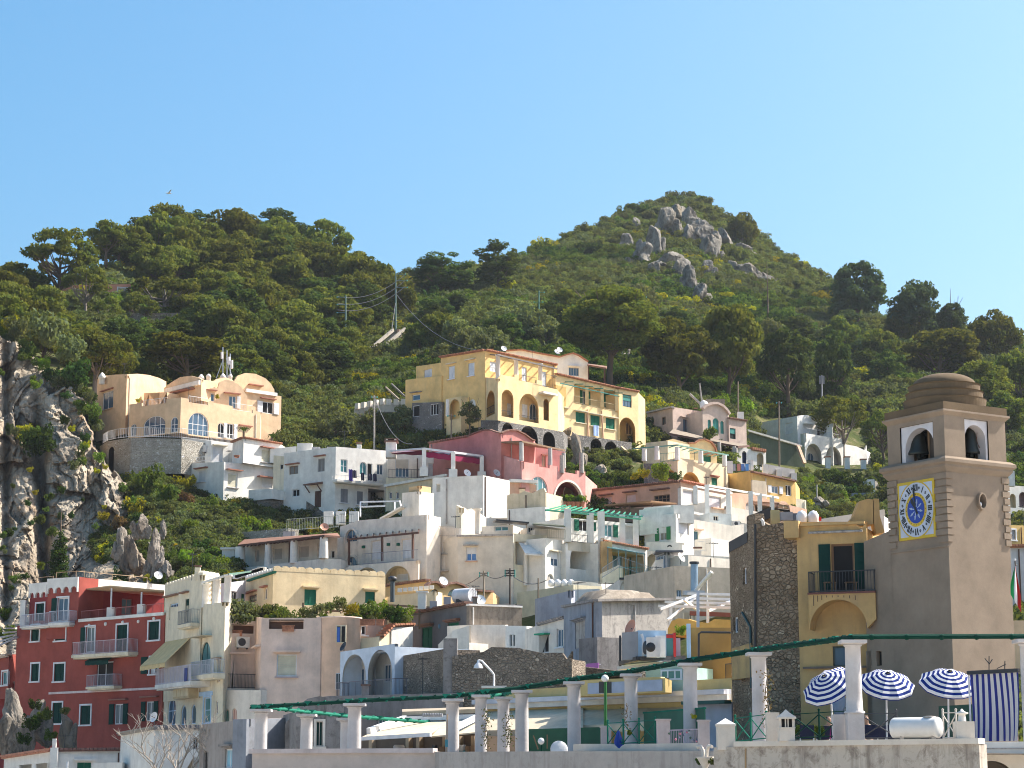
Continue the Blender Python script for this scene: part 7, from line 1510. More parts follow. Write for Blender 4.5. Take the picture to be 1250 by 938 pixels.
 h.part(mb,'ledges');h.done()
clock_tower()
def balcony_house():
 YB=stucco((.58,.385,.17),.5,(.25,.18,.12));h=House('balcony_house','ochre house with dark green shutters and a vaulted balcony beside the bell tower','house',1015,890,86)
 m=h.block([(972,637.5,85.5),(1057.5,637,84.5)],('z',-5),5,YB,prof={0:[(1036,637),(1045,640),(1052,645)]});f=m[0];pl=f.pl
 win(h,f,1029,694,28,60,'open',sh=DGREEN,gl=DARK,fr=plain((.22,.12,.06)),mull=(0,0),nm='balcony_door')
 mb=MB();a,z=pl.hit(957,657,.3);b,_=pl.hit(975,657,.3);mb.pbox(pl,a,b,z,pl.hit(966,636,.3)[1],-.5,.3,YB);h.part(mb,'corner_block')
 mb=MB();a,z=pl.hit(972,642);b,_=pl.hit(1056,640);mb.pbox(pl,a,b,z-.04,z+.06,.002,.14,YB);h.part(mb,'ledge');mb=MB();a,z=pl.hit(987,651,.1);b,_=pl.hit(1053,651,.1);mb.tube([pl.pt(a,z,.15),pl.pt(b,z,.15)],.05,GREYLT,8);h.part(mb,'awning_roll')
 o=1.0;a,z=pl.hit(986,724,o);b,_=pl.hit(1069,724,o);z0=pl.hit(1020,757,o)[1];mb=MB();mb.pbox(pl,a,b,z-.07,z,.002,o+.06,plain((.16,.06,.05)));bl=h.part(mb,'balcony');g=MB();pts=[pl.pt(a+.05,z,.05),pl.pt(a+.05,z,o),pl.pt(b-.05,z,o),pl.pt(b-.05,z,.05)];railing(g,pts,.82,IRON,.12,.018);g.build('railing',bl)
 g=MB();g.pbox(pl,a+.1,b-.1,z+.05,z+.7,o-.02,o-.012,plain((.03,.1,.08),.8));
 mb=MB();c0,c1=pl.hit(988,745,o)[0],pl.hit(1058,745,o)[0];zz=z-.072;top=pl.hit(1022,732,o)[1];zl=z0-.35;n=20;ring=[]
 for i in range(n+1):t_=math.pi*(1-i/n);ring.append(((c0+c1)/2+(c1-c0)/2*math.cos(t_),zl-.0+(top-zl)*math.sin(t_)))
 outl=[(a+.02,zz),(a+.02,zl)]+[(max(q[0],a+.021),q[1])for q in ring]+[(c1+.001,zl),(b-.02,z0),(b-.02,zz)];lo=[Vector((u,v,0))for u,v in outl]
 for tri in geometry.tessellate_polygon([lo]):
  q=[lo[i]for i in tri]
  if(q[1]-q[0]).cross(q[2]-q[0]).z<0:q=q[::-1]
  mb.face([pl.pt(k.x,k.y,o)for k in q],YB)
 for u,v in zip(outl[1:],outl[2:]):mb.face([pl.pt(*u,o),pl.pt(*v,o),pl.pt(*v,.0),pl.pt(*u,.0)],YB)
 h.part(mb,'arched_corbel')
 mb=MB()
 for x,l in((993,14),(998,9),(1003,7),(1009,4),(1016,4),(1023,3.5),(1030,4),(1037,5),(1044,7)):u,zt=pl.hit(x,725.5,o);mb.pbox(pl,u-.018,u+.018,zt-l*.033,zt-.05,o+.001,o+.004,plain((.15,.1,.06),.9))
 h.part(mb,'drip_stains')
 win(h,f,1027,801.5,21,25,'glass',gl=GLASSB,fr=plain((.06,.09,.09)),mull=(0,0));mb=MB();a,z=pl.hit(981,816);b,_=pl.hit(1062,814);mb.pbox(pl,a,b,z-.03,z+.05,.002,.16,plain((.18,.14,.11)));h.part(mb,'lower_ledge')
 mb=MB();prof=[(1037,636),(1042,630),(1046,620),(1049,612),(1060,609),(1066,610),(1066,640),(1050,642)];p2=pl.off(-.5);q=[p2.hp(*w)for w in prof];bk=[w+Vector((0,.8,0))for w in q];mb.face(q[::-1],YB);mb.face(bk,YB)
 for i in range(len(q)):j=(i+1)%len(q);mb.face([q[i],q[j],bk[j],bk[i]],YB)
 prof=[(1067,609),(1073,609),(1074,630),(1080,650),(1070,652),(1067,640)];q=[p2.hp(*w)for w in prof];bk=[w+Vector((0,.8,0))for w in q];mb.face(q[::-1],YB);mb.face(bk,YB)
 for i in range(len(q)):j=(i+1)%len(q);mb.face([q[i],q[j],bk[j],bk[i]],YB)
 h.part(mb,'curved_buttress');w=h.block([(1000,634,92),(1079,622,91)],660,3,WHITEW)
 mb=MB()
 for x,r,y in((979,7,630),(993,7,630)):mb.lathe(P(x,y+8,87),[(r*.033*.9,0),(r*.033,.12),(r*.033,.3),(r*.033*.6,.45),(0,.5)],WHITE,14)
 q=P(960,636,88);mb.box(q,.5,.4,.35,GREY);q=P(970,636,88);mb.box(q,.3,.3,.3,plain((.1,.12,.16)));q=P(1001,636,86);mb.box(q,.1,.1,.15,plain((.6,.03,.02)));h.part(mb,'roof_vessels')
 for x in(1013,1039):
  mb=MB();q=pl.hp(x,723.5,.55);
  for dx in(-.2,.2):mb.box((q.x+dx,q.y,q.z),.03,.3,.38 if dx>0 else.38,WOOD)
  mb.box((q.x,q.y,q.z+.38),.48,.34,.03,WOOD);tag(mb.build('stool',None,q),('small wooden table on the vaulted balcony, left one' if x<1020 else 'small wooden table on the vaulted balcony, right one'),'stool')
 h.done()
 ST=rubble((.235,.165,.105),(.40,.31,.22),(.13,.095,.07),2.8);h=House('rubble_house','tall rubble stone house with stepped dark parapet left of the ochre balcony house','house',925,890,88)
 m=h.block([(890,662,92.5),(922.5,641,87.3),(974,638,86.2)],('z',-5),None,ST,prof={0:[(912,650),(912.3,630),(921,627)],1:[(925,634),(938,641),(950,639)]},th=.4);f,g=m[0],m[1]
 DK=plain((.07,.065,.065),.9);mb=MB();p=f.pl
 for x0,y0,x1,y1 in((889.5,662,912,649.5),(911.5,631,941,619)):
  pp=p if x0<900 else g.pl;A,B=(p.hp(x0,y0,.03),p.hp(x1,y1,.03))if x0<900 else(P(x0,y0,89.5),P(x1,y1,89.2));mb.hexa([A+Vector((0,0,-.45)),B+Vector((0,0,-.45)),B+Vector((.05,.5,-.45)),A+Vector((.05,.5,-.45)),A,B,B+Vector((.05,.5,0)),A+Vector((.05,.5,0))],DK)
 h.part(mb,'dark_parapet');up=h.block([(912,633,89.6),(940,622,89.3),(957,625,90)],('z',m.zb),None,ST);yb=MB();q=P(946,632,88.5);yb.box((q.x,q.y,q.z-.6),.36,.3,.9,plain((.55,.45,.22)));h.part(yb,'yellow_box')
 win(h,f,909,703,4.5,21,'glass',fr=WHITE,gl=GLASSB,mull=(0,0));win(h,f,898,763,5.5,20,'glass',fr=WHITE,gl=GLASSB,mull=(0,0));mb=MB();mb.tube([f.pl.hp(922,640,.08),f.pl.hp(922,845,.08)],.05,IRON,6);mb.tube([f.pl.hp(906,748,.06),f.pl.hp(916,766,.06),f.pl.hp(917,840,.06)],.05,plain((.05,.1,.1)),6);mb.tube([P(932,641,86.5),P(931,636,86.3),P(929,634,86.3)],.06,WHITE,6);h.part(mb,'pipes');lo=h.block([(893,792,90.5),(917,785,88.3)],830,.6,YB);h.done()
balcony_house()
CONC=stained((.50,.45,.41),(.34,.30,.27),.52);STAIN=stained((.54,.48,.41),(.21,.17,.14),.49);COPE=stucco((.60,.52,.50),.6,(.35,.28,.26));WCOPE=stucco((.68,.62,.54),.35,(.4,.33,.26))
FZ=.85
def terrace():
 mb=MB();e=[P(308,918,86.2),P(531,918,84.2),P(871,918,72.3),P(1195,918,62.9),P(1300,918,66.2)];mb.face([(q.x,q.y,FZ)for q in e]+[(30,112,FZ),(-12,112,FZ)],plain((.32,.30,.28),.9));tag(mb.build('terrace_floor',None,(0,80,FZ)),kind='structure')
 h=House('parapet_wall','beige terrace wall with pinkish coping at the bottom left of the pergola','wall',420,930,84)
 m=h.block([(308,917,86),(531,917.5,84)],('z',-6),.6,stucco((.56,.48,.43),.3,(.36,.3,.27)));mb=MB();p=m[0].pl;z=m.p[0].z;mb.pbox(p,-.1,p.L-.05,z-.1,z+.08,-.5,.12,COPE);h.part(mb,'coping');h.done()
 h=House('parapet_wall','grey plastered terrace wall in the bottom middle with hairline cracks','wall',700,930,82)
 m=h.block([(531,918,83.8),(871,916.5,72)],('z',-6),.5,CONC);h.done()
 h=House('parapet_wall','heavily stained terrace wall with white ledge below the striped umbrellas','wall',1030,930,66)
 m=h.block([(871,912.5,68),(1195,905,62.5)],('z',-6),.5,STAIN);p=m[0].pl;mb=MB();z=m.p[0].z;a=p.hit(897,905)[0]
 zz=p.hit(1040,903.5)[1];mb.pbox(p,a,p.L+.02,zz-.16,zz,-.35,.08,WCOPE);h.part(mb,'ledge');mb=MB();mb.tube([p.hp(910,914,.02),p.hp(910,960,.02)],.03,plain((.4,.27,.14)),5);h.part(mb,'pipe_stain');h.done()
 h=House('end_wall','white wall with a dark arch at the bottom right corner','wall',1225,930,66)
 m=h.block([(1190,906,66.5),(1300,905,66)],('z',-6),1,WHITEW);u,z=m[0].pl.hit(1210,929);m[0].holes.append((archpoly(u-.75,u+.75,z-1.2,z,16),.6,plain((.12,.1,.08))));mb=MB();pl=m[0].pl
 for y in(914,921):zz=pl.hit(1220,y)[1];mb.pbox(pl,0,pl.L,zz-.02,zz+.02,.002,.02,GREYLT)
 h.part(mb,'grooves');h.done()
 mb=MB();p=Pl(P(697,916,79),P(862,914,73));prof=[(700,917),(700,909),(705,908.3),(744,908.3),(750,909),(754,913),(756.5,914),(759,911),(763,908.6),(858,907),(858,917)];q=[p.hp(*w)for w in prof];bk=[w+Vector((0,.35,0))for w in q]
 lo=[Vector((*p.hit(*w),0))for w in prof]
 for tri in geometry.tessellate_polygon([lo]):mb.face([q[i]for i in tri],WCOPE);mb.face([bk[i]for i in tri][::-1],WCOPE)
 for i in range(len(q)):j=(i+1)%len(q);mb.face([q[i],q[j],bk[j],bk[i]],WCOPE)
 tag(mb.build('garden_wall',None,q[0]),'low white wall with swept ends on top of the grey terrace wall','wall')
 mb=MB();p=Pl(P(852,918,71.4),P(872,918,70.6));z=p.hit(862,924)[1]
 for sgn in(-1,1):
  c=p.L*(.5+.22*sgn);mb.tube([p.pt(c+.2*sgn,z+.32,.05),p.pt(c+.02*sgn,z+.34,.05),p.pt(c-.1*sgn,z+.2,.05),p.pt(c-.12*sgn,z,.05)],.06,WCOPE,8)
 mb.lathe(p.pt(p.L*.5,z-.5,.05),[(.05,-.1),(.06,.1),(.24,.42),(.3,.5),(.0,.5)],WCOPE,14);tag(mb.build('garden_urn',None,p.pt(0,z,0)),'white urn ornament with curled arms at the joint of the terrace walls','urn')
 bush('dark0',854,929,6,'dark leafy plant left of the white urn ornament',d=71.5,name='plant');bush('green0',870,930,5,'leafy plant right of the white urn ornament',d=70.6,name='plant')
terrace()
COLS=[(319,866,16,90),(374.5,872,15,93),(423,877,15,95),(433,859,17,88.5),(552.5,853.5,16.5,87),(587,848.5,14.5,86.5),(614.5,851,15,90),(637,843,16.5,86.5),(700.5,832.5,16.5,85),(770,823,16.5,83),(842,810,18,78.5),(926,797,19,75),(1040.5,782,20,67),(1254,781,20,67)]
ORD=['first','second','third','fourth','fifth','sixth','seventh','eighth','ninth','tenth','eleventh','twelfth','thirteenth','last']
COLM=stucco((.60,.57,.56),.45,(.38,.33,.3),.3)
CT_=[]
def columns():
 for i,(x,y,w,d)in enumerate(COLS):
  k=d/F;q=P(x,y,d);r=w*k/2;r_=empty('pergola_column',(q.x,q.y,FZ),('white round pergola column with square cap, %s from the left'%ORD[i])if i not in(12,)else 'thickest white column, on a tall square pedestal before the umbrellas','column','white columns of the terrace pergola');H=q.z-FZ
  mb=MB();z0=0
  if i==12:
   z0=P(x,871,d).z-FZ;pm=MB();pm.box((q.x,q.y,FZ-.3),20*k,20*k,z0+.3,COLM);pm.box((q.x-.42,q.y+.5,FZ),.35,.3,z0-.02,COLM);pm.build('pedestal',r_)
  if i in(7,8):mb.lathe((q.x,q.y,FZ),[(r*1.5,0),(r*1.5,.2),(r*1.05,.3)],COLM,20)
  prof=[(r,z0),(r,z0+.06)]+[(r*(1.0-.06*t_),z0+(H-.2-z0)*t_)for t_ in(.25,.5,.75,1)]+[(r*1.02,H-.19),(r*1.12,H-.17),(r*1.12,H-.14),(r*1.0,H-.13),(r*1.2,H-.1)]
  if i==12:prof=[(r*1.25,z0),(r*1.25,z0+.05)]+[(r*1.05,z0+.08)]+prof[2:]
  mb.lathe((q.x,q.y,FZ),prof,COLM,24);mb.build('shaft',r_);cb=MB();cb.box((q.x,q.y,FZ+H-.1),r*3.1,r*3.1,.1,COLM);cb.build('capital',r_)
  CT_.append(Vector((q.x,q.y,q.z)))
columns()
PG=plain((.005,.045,.030),.85,0,.1);PGL=plain((.012,.17,.11),.8,0,.15)
def pergola():
 def beam(ids,label,mat,rad=.075,ext=None):
  pts=[CT_[i]+Vector((0,0,.09))for i in ids]
  if ext:pts=([ext[0]]if ext[0]else[])+pts+([ext[1]]if ext[1]else[])
  mb=MB();rg=random.Random(len(label))
  for a,b in zip(pts,pts[1:]):
   L=(b-a).length;n=max(2,int(L/.55));mb.tube([a,b],rad,mat,6);mb.tube([a+Vector((0,.12,.06)),b+Vector((0,.12,.03))],rad*.7,mat,6)
   for i in range(n):
    p=a+(b-a)*((i+.5)/n);t=(b-a).normalized();mb.beam(p-t*.16+Vector((0,-.02,-.07)),p+t*.2+Vector((0,.05,.1)),.12,.05,PG if i%2 else PGL)
    if i%3==0:mb.face([p+Vector((-.14,-.1,.12)),p+Vector((.14,-.1,.12)),p+Vector((0,-.12,-.06))],PGL)
  return tag(mb.build('pergola_beam',None,pts[0]),label,'pergola beam','green beams of the terrace pergola')
 beam([0,3,4,5],'dark green pergola beam with ties over the four left front columns',PG,.07,(P(306,865,90.5),P(596,846,86.5)))
 beam([0,1,2],'bright green pergola beam slanting down to the right over the back left columns',PGL,.07,(P(308,864,90),P(525,882,99)))
 beam([6,7],'short bright green pergola beam over the seventh and eighth columns',PGL,.07,(P(598,850,89.5),P(640,846,88)))
 beam([5,7,8,9,10,11,12],'long dark green pergola beam rising from the middle to the thickest column',PG,.09,(P(572,851,86.6),None))
 a=CT_[12]+Vector((0,0,.1));b=CT_[13]+Vector((0,0,.09));mb=MB();mb.tube([a,b],.065,PG,8);mb.tube([a+Vector((0,.15,.05)),b+Vector((0,.15,.05))],.05,PG,6)
 for i in range(5):p=a+(b-a)*((i+.6)/5);mb.lathe(p+Vector((-.05,0,0)),[(.08,-.06),(.1,0),(.08,.06)],PG,8,True,(1,0,0))
 tag(mb.build('pergola_beam',None,a),'straight dark green rail from the thickest column to the right edge','pergola beam','green beams of the terrace pergola')
pergola()
def vines():
 for x,y0,y1,d,lb in((594,866,912,85.5,'climbing vine with yellow leaves on the sixth column'),(620,872,912,86,'leafy vine hanging between the seventh and eighth columns'),(764,860,890,82,'thin brown vine on the tenth column'),(936,818,885,74.5,'dry vine hanging down the right side of the twelfth column')):
  mb=MB();rg=random.Random(int(x));a,b=P(x,y1,d),P(x,y0,d)
  st=[a.lerp(b,i/6)+Vector((rg.uniform(-.08,.08),-.1,0))for i in range(7)];mb.tube(st,.018,BARKL,4)
  lm=[plain((.16,.17,.04),.8),plain((.25,.17,.06),.8),plain((.08,.11,.03),.8)]
  for i in range(150 if y1-y0>35 else 60):
   p=a.lerp(b,rg.random())+Vector((rg.gauss(0,.11),-.12+rg.gauss(0,.08),rg.gauss(0,.08)));u=Vector((rg.uniform(-1,1),rg.uniform(-1,1),rg.uniform(-1,1))).normalized();v=u.cross(Vector((.3,.5,.8))).normalized();s=rg.uniform(.03,.065)
   mb.face([p-u*s,p-v*s*.6,p+u*s,p+v*s*.6],lm[i%3 if x<760 else(1 if i%4 else 0)])
  tag(mb.build('vine',None,a),lb,'vine')
vines()
def stripes_radial():
 m,nt,b=nodes('umbrella_fabric');t=nt.nodes.new('ShaderNodeTexCoord');sp=nt.nodes.new('ShaderNodeSeparateXYZ');nt.links.new(t.outputs['UV'],sp.inputs[0])
 mm=N(nt,'ShaderNodeMath',operation='MULTIPLY');nt.links.new(sp.outputs[0],mm.inputs[0]);mm.inputs[1].default_value=6.0;a=N(nt,'ShaderNodeMath',operation='ADD');nt.links.new(mm.outputs[0],a.inputs[0]);a.inputs[1].default_value=.28;fr_=N(nt,'ShaderNodeMath',operation='FRACT');nt.links.new(a.outputs[0],fr_.inputs[0]);g=N(nt,'ShaderNodeMath',operation='GREATER_THAN');nt.links.new(fr_.outputs[0],g.inputs[0]);g.inputs[1].default_value=.5
 col=mixc(nt,g.outputs[0],(.74,.74,.76),(.006,.026,.19));nt.links.new(col,b.inputs['Base Color']);b.inputs['Roughness'].default_value=.8;b.inputs['Specular IOR Level'].default_value=.15
 tr=nt.nodes.new('ShaderNodeBsdfTranslucent');nt.links.new(col,tr.inputs[0]);mx=nt.nodes.new('ShaderNodeMixShader');mx.inputs[0].default_value=.22;out=nt.nodes['Material Output'];nt.links.new(b.outputs[0],mx.inputs[1]);nt.links.new(tr.outputs[0],mx.inputs[2]);nt.links.new(mx.outputs[0],out.inputs[0]);return m
UMB=stripes_radial()
def umbrella(x,y,wpx,d,tx,ty,label,yb,polex):
 c=P(x,y,d);R_=wpx*d/F/2;r=empty('beach_umbrella',(P(polex,yb,d).x,d,FZ),label,'umbrella','striped umbrellas on the terrace');M_=Matrix.Rotation(R(ty),4,'Y')@Matrix.Rotation(R(tx),4,'X')
 V,Fc,U=[],[],[];n=10;m_=8;sub=2;N_=n*sub
 for j in range(m_+1):
  f=j/m_
  for i in range(N_):
   a=2*math.pi*i/N_;sag=1.0 if i%sub==0 else math.cos(math.pi/n)*(1.0-.02*f);p=Vector((R_*f*math.cos(a)*sag,R_*f*math.sin(a)*sag,R_*.43*(1-f**1.7)-(.0 if i%sub==0 else.03*f)));V.append(c+(M_@p));U.append(f)
 for j in range(m_):
  for i in range(N_):i2=(i+1)%N_;Fc.append((j*N_+i,j*N_+i2,(j+1)*N_+i2,(j+1)*N_+i))
 nv=len(V)
 for i in range(N_):V.append(V[m_*N_+i]+(M_@Vector((0,0,-.09*1.0))));U.append(1.06)
 for i in range(N_):i2=(i+1)%N_;Fc.append((m_*N_+i,m_*N_+i2,nv+i2,nv+i))
 me=bpy.data.meshes.new('canopy');me.from_pydata([v-ORG[r]for v in V],[],Fc);me.materials.append(UMB);uv=me.uv_layers.new(name='UVMap')
 for l in me.loops:uv.data[l.index].uv=(U[l.vertex_index],0)
 me.update();o=bpy.data.objects.new('canopy',me);COL.objects.link(o);o.parent=r
 mb=MB();top=c+(M_@Vector((0,0,R_*.43)));ft=P(polex,yb,d+.1);ft.z=FZ;mb.tube([ft,c+(M_@Vector((0,0,-.1))),top+(M_@Vector((0,0,.08)))],.028,WHITE,8);mb.build('pole',r)
 mb=MB();mb.lathe(top,[(.07,-.01),(.06,.04),(.02,.07),(0,.07)],DARK,10);mb.build('finial',r);mb=MB()
 for i in range(n):a=2*math.pi*i/n;mb.tube([c+(M_@Vector((R_*f*math.cos(a),R_*f*math.sin(a),R_*.43*(1-f**1.7)-.02)))for f in(.1,.4,.7,.98)],.01,WHITE,4)
 mb.build('ribs',r);b=MB();b.lathe(ft,[(.25,0),(.25,.08),(.05,.12),(.05,.3)],GREYLT,14);b.build('base',r)
umbrella(1012,837,69,70.5,30,-32,'blue and white striped umbrella tilted left behind the thickest column',903,1018)
umbrella(1082.5,835,68,70,33,3,'blue and white striped umbrella directly right of the thickest column',903,1082)
umbrella(1158,834,72,70,30,3,'blue and white striped umbrella farthest right, beside the striped curtain',903,1157)
def stripem():
 m,nt,b=nodes('curtain_fabric');t=nt.nodes.new('ShaderNodeTexCoord');sp=nt.nodes.new('ShaderNodeSeparateXYZ');nt.links.new(t.outputs['UV'],sp.inputs[0]);mm=N(nt,'ShaderNodeMath',operation='MULTIPLY');nt.links.new(sp.outputs[0],mm.inputs[0]);mm.inputs[1].default_value=8.4;fr_=N(nt,'ShaderNodeMath',operation='FRACT');nt.links.new(mm.outputs[0],fr_.inputs[0]);g=N(nt,'ShaderNodeMath',operation='LESS_THAN');nt.links.new(fr_.outputs[0],g.inputs[0]);g.inputs[1].default_value=.5
 col=mixc(nt,g.outputs[0],(.62,.60,.60),(.012,.02,.20));nt.links.new(col,b.inputs['Base Color']);b.inputs['Roughness'].default_value=.85;return m
def curtain():
 m=stripem();p=Pl(P(1187,900,69),P(1247,905,67.5));V,U,Fc=[],[],[];nx,nz=40,10;z1=p.hit(1215,822)[1];z0=p.hit(1215,905)[1]
 for j in range(nz+1):
  v=j/nz
  for i in range(nx+1):
   u=i/nx;V.append(p.pt(p.L*(u*(1-.06*v*v)+.03*math.sin(v*2)),z1+(z0-z1)*v,.05*math.sin(u*52)*(.3+.7*v)+.12*v*math.sin(u*7)));U.append(u)
 for j in range(nz):
  for i in range(nx):a=j*(nx+1)+i;Fc.append((a,a+1,a+nx+2,a+nx+1))
 r=empty('striped_curtain',V[0],'dark blue and white striped curtain hanging from a bar at the right','curtain');me=bpy.data.meshes.new('cloth');me.from_pydata([v-ORG[r]for v in V],[],Fc);me.materials.append(m);uv=me.uv_layers.new(name='UVMap')
 for l in me.loops:uv.data[l.index].uv=(U[l.vertex_index],0)
 o=bpy.data.objects.new('cloth',me);COL.objects.link(o);o.parent=r;mb=MB();mb.beam(p.pt(-.05,z1+.05,.05),p.pt(p.L+.05,z1+.05,.05),.1,.12,IRON);mb.beam(p.pt(-.05,z1,0),p.pt(-.05,FZ,0),.05,.05,WHITE);mb.beam(p.pt(p.L+.08,z1+.1,-.05),p.pt(p.L+.08,FZ,-.05),.06,.06,IRON);mb.build('curtain_bar',r)
 mb=MB();q=p.pt(p.L*.4,z1+.1,0);
 for a,b in(((0,0),(.02,.45)),((.02,.2),(-.12,.38)),((.02,.2),(.12,.35)),((.25,.05),(.55,.2)),((.5,0),(.52,.3))):mb.beam(q+Vector((a[0],0,a[1])),q+Vector((b[0],0,b[1])),.025,.025,IRON)
 tag(mb.build('antenna',None,q),'small dark antenna sticking up above the striped curtain','antenna')
curtain()
def terrace_things():
 p=Pl(P(871,912.5,68),P(1195,905,62.5));top=p.hit(1040,903.5)[1]
 mb=MB();a,z=p.hit(1095,891,-.3);b,_=p.hit(1150,891,-.3);r=12.6*64/F;cz=top+r+.02;n=24
 A,B=p.pt(a,cz,-.1),p.pt(b,cz,-.1);ax=(B-A).normalized();mb.lathe(A,[(0,-.06),(r*.6,-.05),(r*.95,0),(r,.04),(r,(B-A).length-.04),(r*.95,(B-A).length),(r*.6,(B-A).length+.05),(0,(B-A).length+.06)],plain((.70,.69,.67),.35),28,True,ax)
 for u in(.15,.85):q=A.lerp(B,u);mb.box((q.x,q.y,top+.002),.12,r*1.4,r*.5,GREYLT)
 mb.lathe(A.lerp(B,.8)+Vector((0,0,r-.02)),[(.18,0),(.18,.04),(.08,.05),(0,.05)],GREYLT,12);tag(mb.build('water_tank',None,A),'white horizontal cylinder tank lying on the stained terrace wall','tank')
 def blk(x0,x1,yt,yb,d,nm,lb,cat,cap=None):
  c=P((x0+x1)/2,yb,d);w=(x1-x0)*d/F;z1=P((x0+x1)/2,yt,d).z;mb=MB()
  if cap=='pyr':
   hh=(z1-c.z)*.72;mb.box((c.x,c.y,c.z-.1),w*.92,w*.92,hh+.1,WCOPE);mb.box((c.x,c.y,c.z+hh),w,w,.06,WCOPE);q=[Vector((c.x+sx*w/2,c.y+sy*w/2,c.z+hh+.06))for sx,sy in((-1,-1),(1,-1),(1,1),(-1,1))];t=Vector((c.x,c.y,z1))
   for i in range(4):mb.face([q[i],q[(i+1)%4],t],WHITEW)
  elif cap=='house':
   H=z1-c.z;mb.box((c.x,c.y,c.z),w*.84,w*.84,H*.4,WCOPE);mb.box((c.x,c.y,c.z+H*.4),w*.9,w*.9,H*.03,WCOPE)
   for dx in(-.36,-.07,.07,.36):mb.box((c.x+dx*w,c.y-w*.3,c.z+H*.43),w*.13 if abs(dx)>.1 else w*.06,.08,H*.26,WCOPE)
   mb.box((c.x,c.y,c.z+H*.43),w*.7,w*.4,H*.26,DARK);mb.box((c.x,c.y,c.z+H*.69),w*1.0,w*1.0,H*.06,WCOPE);q=[Vector((c.x+sx*w*.5,c.y+sy*w*.5,c.z+H*.75))for sx,sy in((-1,-1),(1,-1),(1,1),(-1,1))];q2=[Vector((c.x+sx*w*.2,c.y+sy*w*.2,c.z+H*.88))for sx,sy in((-1,-1),(1,-1),(1,1),(-1,1))];t=Vector((c.x,c.y,z1))
   for i in range(4):j=(i+1)%4;mb.face([q[i],q[j],q2[j],q2[i]],WCOPE);mb.face([q2[i],q2[j],t],WCOPE)
  else:mb.box(c,w,w,z1-c.z,WCOPE);mb.box((c.x,c.y,z1),w*1.08,w*1.08,.05,WCOPE)if cap=='flat' else None
  return tag(mb.build(nm,None,c),lb,cat)
 blk(874.5,897.5,877,912,68,'wall_pier','white pier with pyramid cap at the left end of the stained wall','pier','pyr');blk(936,951,870,905,68.2,'wall_pier','plain cream block behind the little house-shaped chimney','pier');blk(949,971,866,905,66.5,'chimney','small house-shaped white chimney with two dark slots on the terrace wall','chimney','house')
 blk(1166,1188,881,905,63.3,'wall_pier','cream pier between the white tank and the striped curtain','pier');
 c=P(1174.5,881,63.3);mb=MB();mb.lathe(c,[(.12,0),(.11,.12),(.1,.2),(.17,.22),(.2,.25),(.06,.3),(.03,.36),(0,.37)],WHITEW,12);tag(mb.build('chimney_pot',None,c),'little white chimney pot on the cream pier near the striped curtain','chimney')
 for x0,x1,yt,yb,d,lb in((732.5,747,887,908,80,'weathered pillar carrying the green lamp post'),(800.5,819,878,908,76.5,'weathered pillar in front of the green panel'),(851.5,867,879,910,73,'weathered pillar left of the pyramid-capped pier')):
  c=P((x0+x1)/2,yb,d);w=(x1-x0)*d/F;mb=MB();z1=P((x0+x1)/2,yt,d).z;mb.box((c.x,c.y,FZ),w*.85,w*.85,z1-FZ-.05,COPE);mb.box((c.x,c.y,z1-.05),w,w,.05,COPE);tag(mb.build('pillar',None,(c.x,c.y,FZ)),lb,'pillar')
 q=P(739,886,80);r=empty('lamp_post',q,'green lamp post with white globe and dark square sign','lamp');mb=MB();t=P(739,832,80);mb.tube([q,t],.055,plain((.02,.15,.03)),10);mb.build('post',r);mb=MB();g=P(738.5,828.5,80);mb.lathe(g,[(.14*math.sin(math.pi*i/10),-.14*math.cos(math.pi*i/10))for i in range(11)],plain((.78,.78,.76),.3),16);mb.build('globe',r);mb=MB();b=P(734.5,846,80.1);mb.box((b.x,b.y+.1,b.z),.2,.06,.42,plain((.05,.055,.06)));b=P(743.5,846,80.1);mb.box((b.x,b.y+.1,b.z),.2,.06,.42,plain((.05,.055,.06)));mb.build('sign',r)
 q=P(661,915,83);r=empty('globe_lamp',q,'small white globe lamp behind the parapet beside the white dish','lamp');mb=MB();mb.tube([Vector((q.x,q.y,FZ)),P(661,910,83)],.03,PG,6);mb.build('post',r);mb=MB();g=P(660.5,905,83);mb.lathe(g,[(.13*math.sin(math.pi*i/10),-.13*math.cos(math.pi*i/10))for i in range(11)],plain((.78,.78,.76),.3),16);mb.build('globe',r)
 mb=MB();c=P(682.5,915,83.2);
 mb.lathe(c,[(.34*math.sin(math.pi/2*i/8),.08*math.cos(math.pi/2*i/8))for i in range(9)],plain((.72,.71,.70)),24,True,(.1,-1,.25));mb.tube([c+Vector((0,.05,0)),Vector((c.x,c.y+.1,FZ))],.04,GREY,6);tag(mb.build('satellite_dish',None,c),'round white dish behind the grey terrace wall','dish')
 mb=MB();
 for a,b in(((657,915),(651,898)),((668,914),(668,897))):mb.beam(P(*a,83.3),P(*b,83.3),.05,.05,WOOD)
 tag(mb.build('wooden_stakes',None,P(657,915,83.3)),'two wooden stakes beside the small globe lamp','stakes')
 mb=MB();pp=Pl(P(786,900,83),P(861,903,77.5));z1=pp.hit(823,868.5)[1];mb.pbox(pp,0,pp.L*.99,FZ,z1,-.05,0,plain((.012,.12,.07)));mb.pbox(pp,-.02,pp.L,z1,z1+.06,-.06,.03,PGL);tag(mb.build('green_screen',None,pp.pt(0,FZ,0)),'large green panel screen behind the railings','screen')
